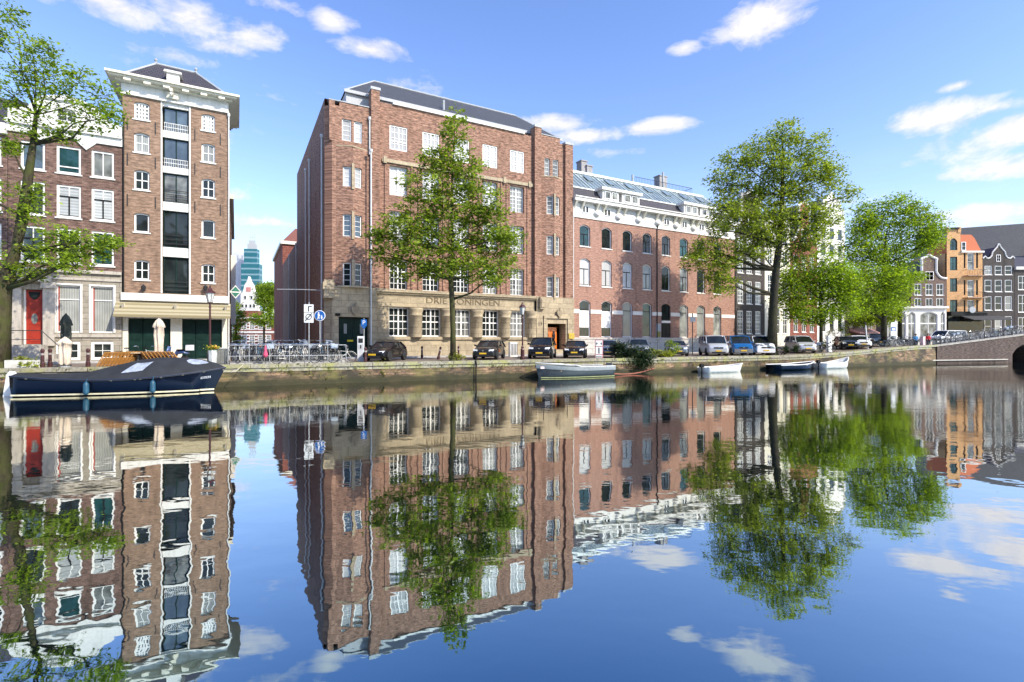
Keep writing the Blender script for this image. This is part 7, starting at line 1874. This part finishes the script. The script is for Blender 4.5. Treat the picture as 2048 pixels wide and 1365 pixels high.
# ================================================================= SKY, SUN, CAMERA
SUN_DIR = Vector((7.71, -5.36, 7.6)).normalized()
def make_world():
    w = bpy.data.worlds.new('World'); SC.world = w; w.use_nodes = True
    n = w.node_tree; n.nodes.clear()
    out = n.nodes.new('ShaderNodeOutputWorld')
    sky = n.nodes.new('ShaderNodeTexSky'); sky.sky_type = 'NISHITA'; sky.sun_disc = False
    sky.sun_elevation = math.asin(SUN_DIR.z); sky.sun_rotation = math.atan2(SUN_DIR.x, SUN_DIR.y)
    sky.air_density = 1.0; sky.dust_density = .6; sky.ozone_density = 2.2
    tc = n.nodes.new('ShaderNodeTexCoord'); G = tc.outputs['Generated']
    sp = n.nodes.new('ShaderNodeSeparateXYZ'); n.links.new(G, sp.inputs[0])
    az = math_(n, 'ARCTAN2', sp.outputs[0], sp.outputs[1]); el = math_(n, 'ARCSINE', sp.outputs[2])
    # cloud deck coordinates: direction stretched so that clouds lie flat
    wp = n.nodes.new('ShaderNodeTexNoise'); wp.inputs['Scale'].default_value = 5; n.links.new(G, wp.inputs['Vector'])
    G2 = n.nodes.new('ShaderNodeVectorMath'); G2.operation = 'MULTIPLY_ADD'; n.links.new(wp.outputs['Color'], G2.inputs[0]); G2.inputs[1].default_value = (.16, .16, .06); n.links.new(G, G2.inputs[2]); G2 = G2.outputs[0]
    nz = noise(n, vmul(n, G2, (6, 6, 12)), 1.0, 8, .62)
    nf = noise(n, vmul(n, G2, (22, 22, 44)), 1.0, 6, .65)
    nn = math_(n, 'MULTIPLY_ADD', nf, .35, math_(n, 'MULTIPLY', nz, .9))        # about .62 on average
    clouds = [(235,18,110,34,.95), (95,-20,70,24,.7), (400,42,100,40,.85), (500,70,85,34,.8), (440,92,90,20,.65), (660,40,48,26,.95), (735,98,80,20,.95),
              (350,110,90,16,.5), (560,10,90,22,.6), (1520,45,100,38,1.05), (1370,96,34,12,.7), (1870,236,100,25,1.05), (1990,215,50,12,.7), (2040,262,80,26,1), (1985,340,110,24,1),
              (1100,246,80,20,.9), (1160,272,80,14,.8), (1320,252,62,14,.9), (1225,305,60,12,.5), (1940,425,140,24,.8), (2010,470,120,22,.7), (1915,172,40,8,.6),
              (540,445,90,14,.8), (470,390,40,14,.6), (580,440,60,14,.6), (600,560,120,40,.5), (1950,330,330,110,.30), (700,200,300,60,.3), (300,300,260,70,.3), (-200,120,200,90,1), (2250,180,160,50,1), (2400,380,220,60,.9), (-260,330,160,40,.8),
              (860,-90,150,50,.9), (1250,-160,130,50,.9), (1750,-120,160,50,.9), (300,-150,180,60,.9), (2200,-60,120,60,.9)]
    tot = None
    for px, py, rx, ry, s in clouds:
        dx, dz = (px - 1024) / FOC, (682.5 - py) / FOC; L = math.sqrt(dx*dx + 1 + dz*dz)
        a0 = math.atan2(dx, 1); e0 = math.asin(dz / L)
        ca = rx / FOC / (1 + dx*dx); ce = ry / FOC / L * math.cos(e0) * 1.05
        u = math_(n, 'MULTIPLY', math_(n, 'SUBTRACT', az, a0), 1 / ca); v = math_(n, 'MULTIPLY', math_(n, 'SUBTRACT', el, e0), 1 / ce)
        d = math_(n, 'SQRT', math_(n, 'ADD', math_(n, 'MULTIPLY', u, u), math_(n, 'MULTIPLY', v, v)))
        m = math_(n, 'MULTIPLY', math_(n, 'SUBTRACT', 1.0, math_(n, 'MULTIPLY', d, .62), clamp=True), s)
        tot = m if tot is None else math_(n, 'MAXIMUM', tot, m)
    f = math_(n, 'ADD', tot, math_(n, 'MULTIPLY', math_(n, 'SUBTRACT', nn, .62), 2.0))
    fac = ramp(n, f, [(.28, 0.0), (.55, .55), (.86, 1.0)])
    fac = math_(n, 'MULTIPLY', fac, ramp(n, tot, [(0.0, 0.0), (.12, 1.0)]))
    fac = math_(n, 'MULTIPLY', fac, .93)
    # thin veil low over the roofs
    veil = math_(n, 'MULTIPLY', ramp(n, el, [(.0, .62), (.34, .0)]), ramp(n, noise(n, vmul(n, G, (3, 3, 12)), 1.0, 5, .6), [(.35, .25), (.7, 1.0)]))
    fac = math_(n, 'MAXIMUM', fac, math_(n, 'MULTIPLY', veil, .55))
    hs = node(n, 'ShaderNodeHueSaturation', i_Saturation=SKY[1], i_Hue=SKY[3], i_Value=SKY[4]); n.links.new(sky.outputs[0], hs.inputs['Color'])
    deep = mixc(n, 1.0, hs.outputs[0], ramp(n, el, [(.10, (1.0,1.0,1.0)), (.55, (.84,.94,1.03))]), 'MULTIPLY')
    b1 = n.nodes.new('ShaderNodeBackground'); n.links.new(deep, b1.inputs[0]); b1.inputs[1].default_value = SKY[0]
    b2 = n.nodes.new('ShaderNodeBackground'); n.links.new(ramp(n, math_(n, 'ADD', nf, math_(n, 'MULTIPLY', fac, .25)), [(.42, (.74,.74,.90)), (.72, (1.0,.95,.98))]), b2.inputs[0]); b2.inputs[1].default_value = SKY[2]
    mx = n.nodes.new('ShaderNodeMixShader'); n.links.new(fac, mx.inputs[0]); n.links.new(b1.outputs[0], mx.inputs[1]); n.links.new(b2.outputs[0], mx.inputs[2])
    n.links.new(mx.outputs[0], out.inputs[0])
SKY = (.15, 1.05, .95, .512, 1.72); EXPO = 0.3
make_world()
ld = bpy.data.lights.new('sun', 'SUN'); ld.energy = 5.0; ld.angle = R(.5); ld.color = (1.0, .91, .76)
lo = bpy.data.objects.new('sun', ld); COL.objects.link(lo); lo.rotation_euler = SUN_DIR.to_track_quat('Z', 'Y').to_euler(); lo.location = (60, -40, 60)
cam = bpy.data.cameras.new('camera'); cam.lens = 36 * FOC / 2048; cam.sensor_width = 36; cam.clip_end = 3000; cam.clip_start = .1
co = bpy.data.objects.new('camera', cam); COL.objects.link(co); co.location = (0, 0, EYE); co.rotation_euler = (R(90), 0, 0)
SC.camera = co
SC.view_settings.view_transform = 'Standard'; SC.view_settings.look = 'None'; SC.view_settings.exposure = EXPO; SC.view_settings.gamma = 1
SC.cycles.max_bounces = 6; SC.cycles.diffuse_bounces = 3; SC.cycles.glossy_bounces = 4; SC.cycles.transmission_bounces = 3; SC.cycles.transparent_max_bounces = 4
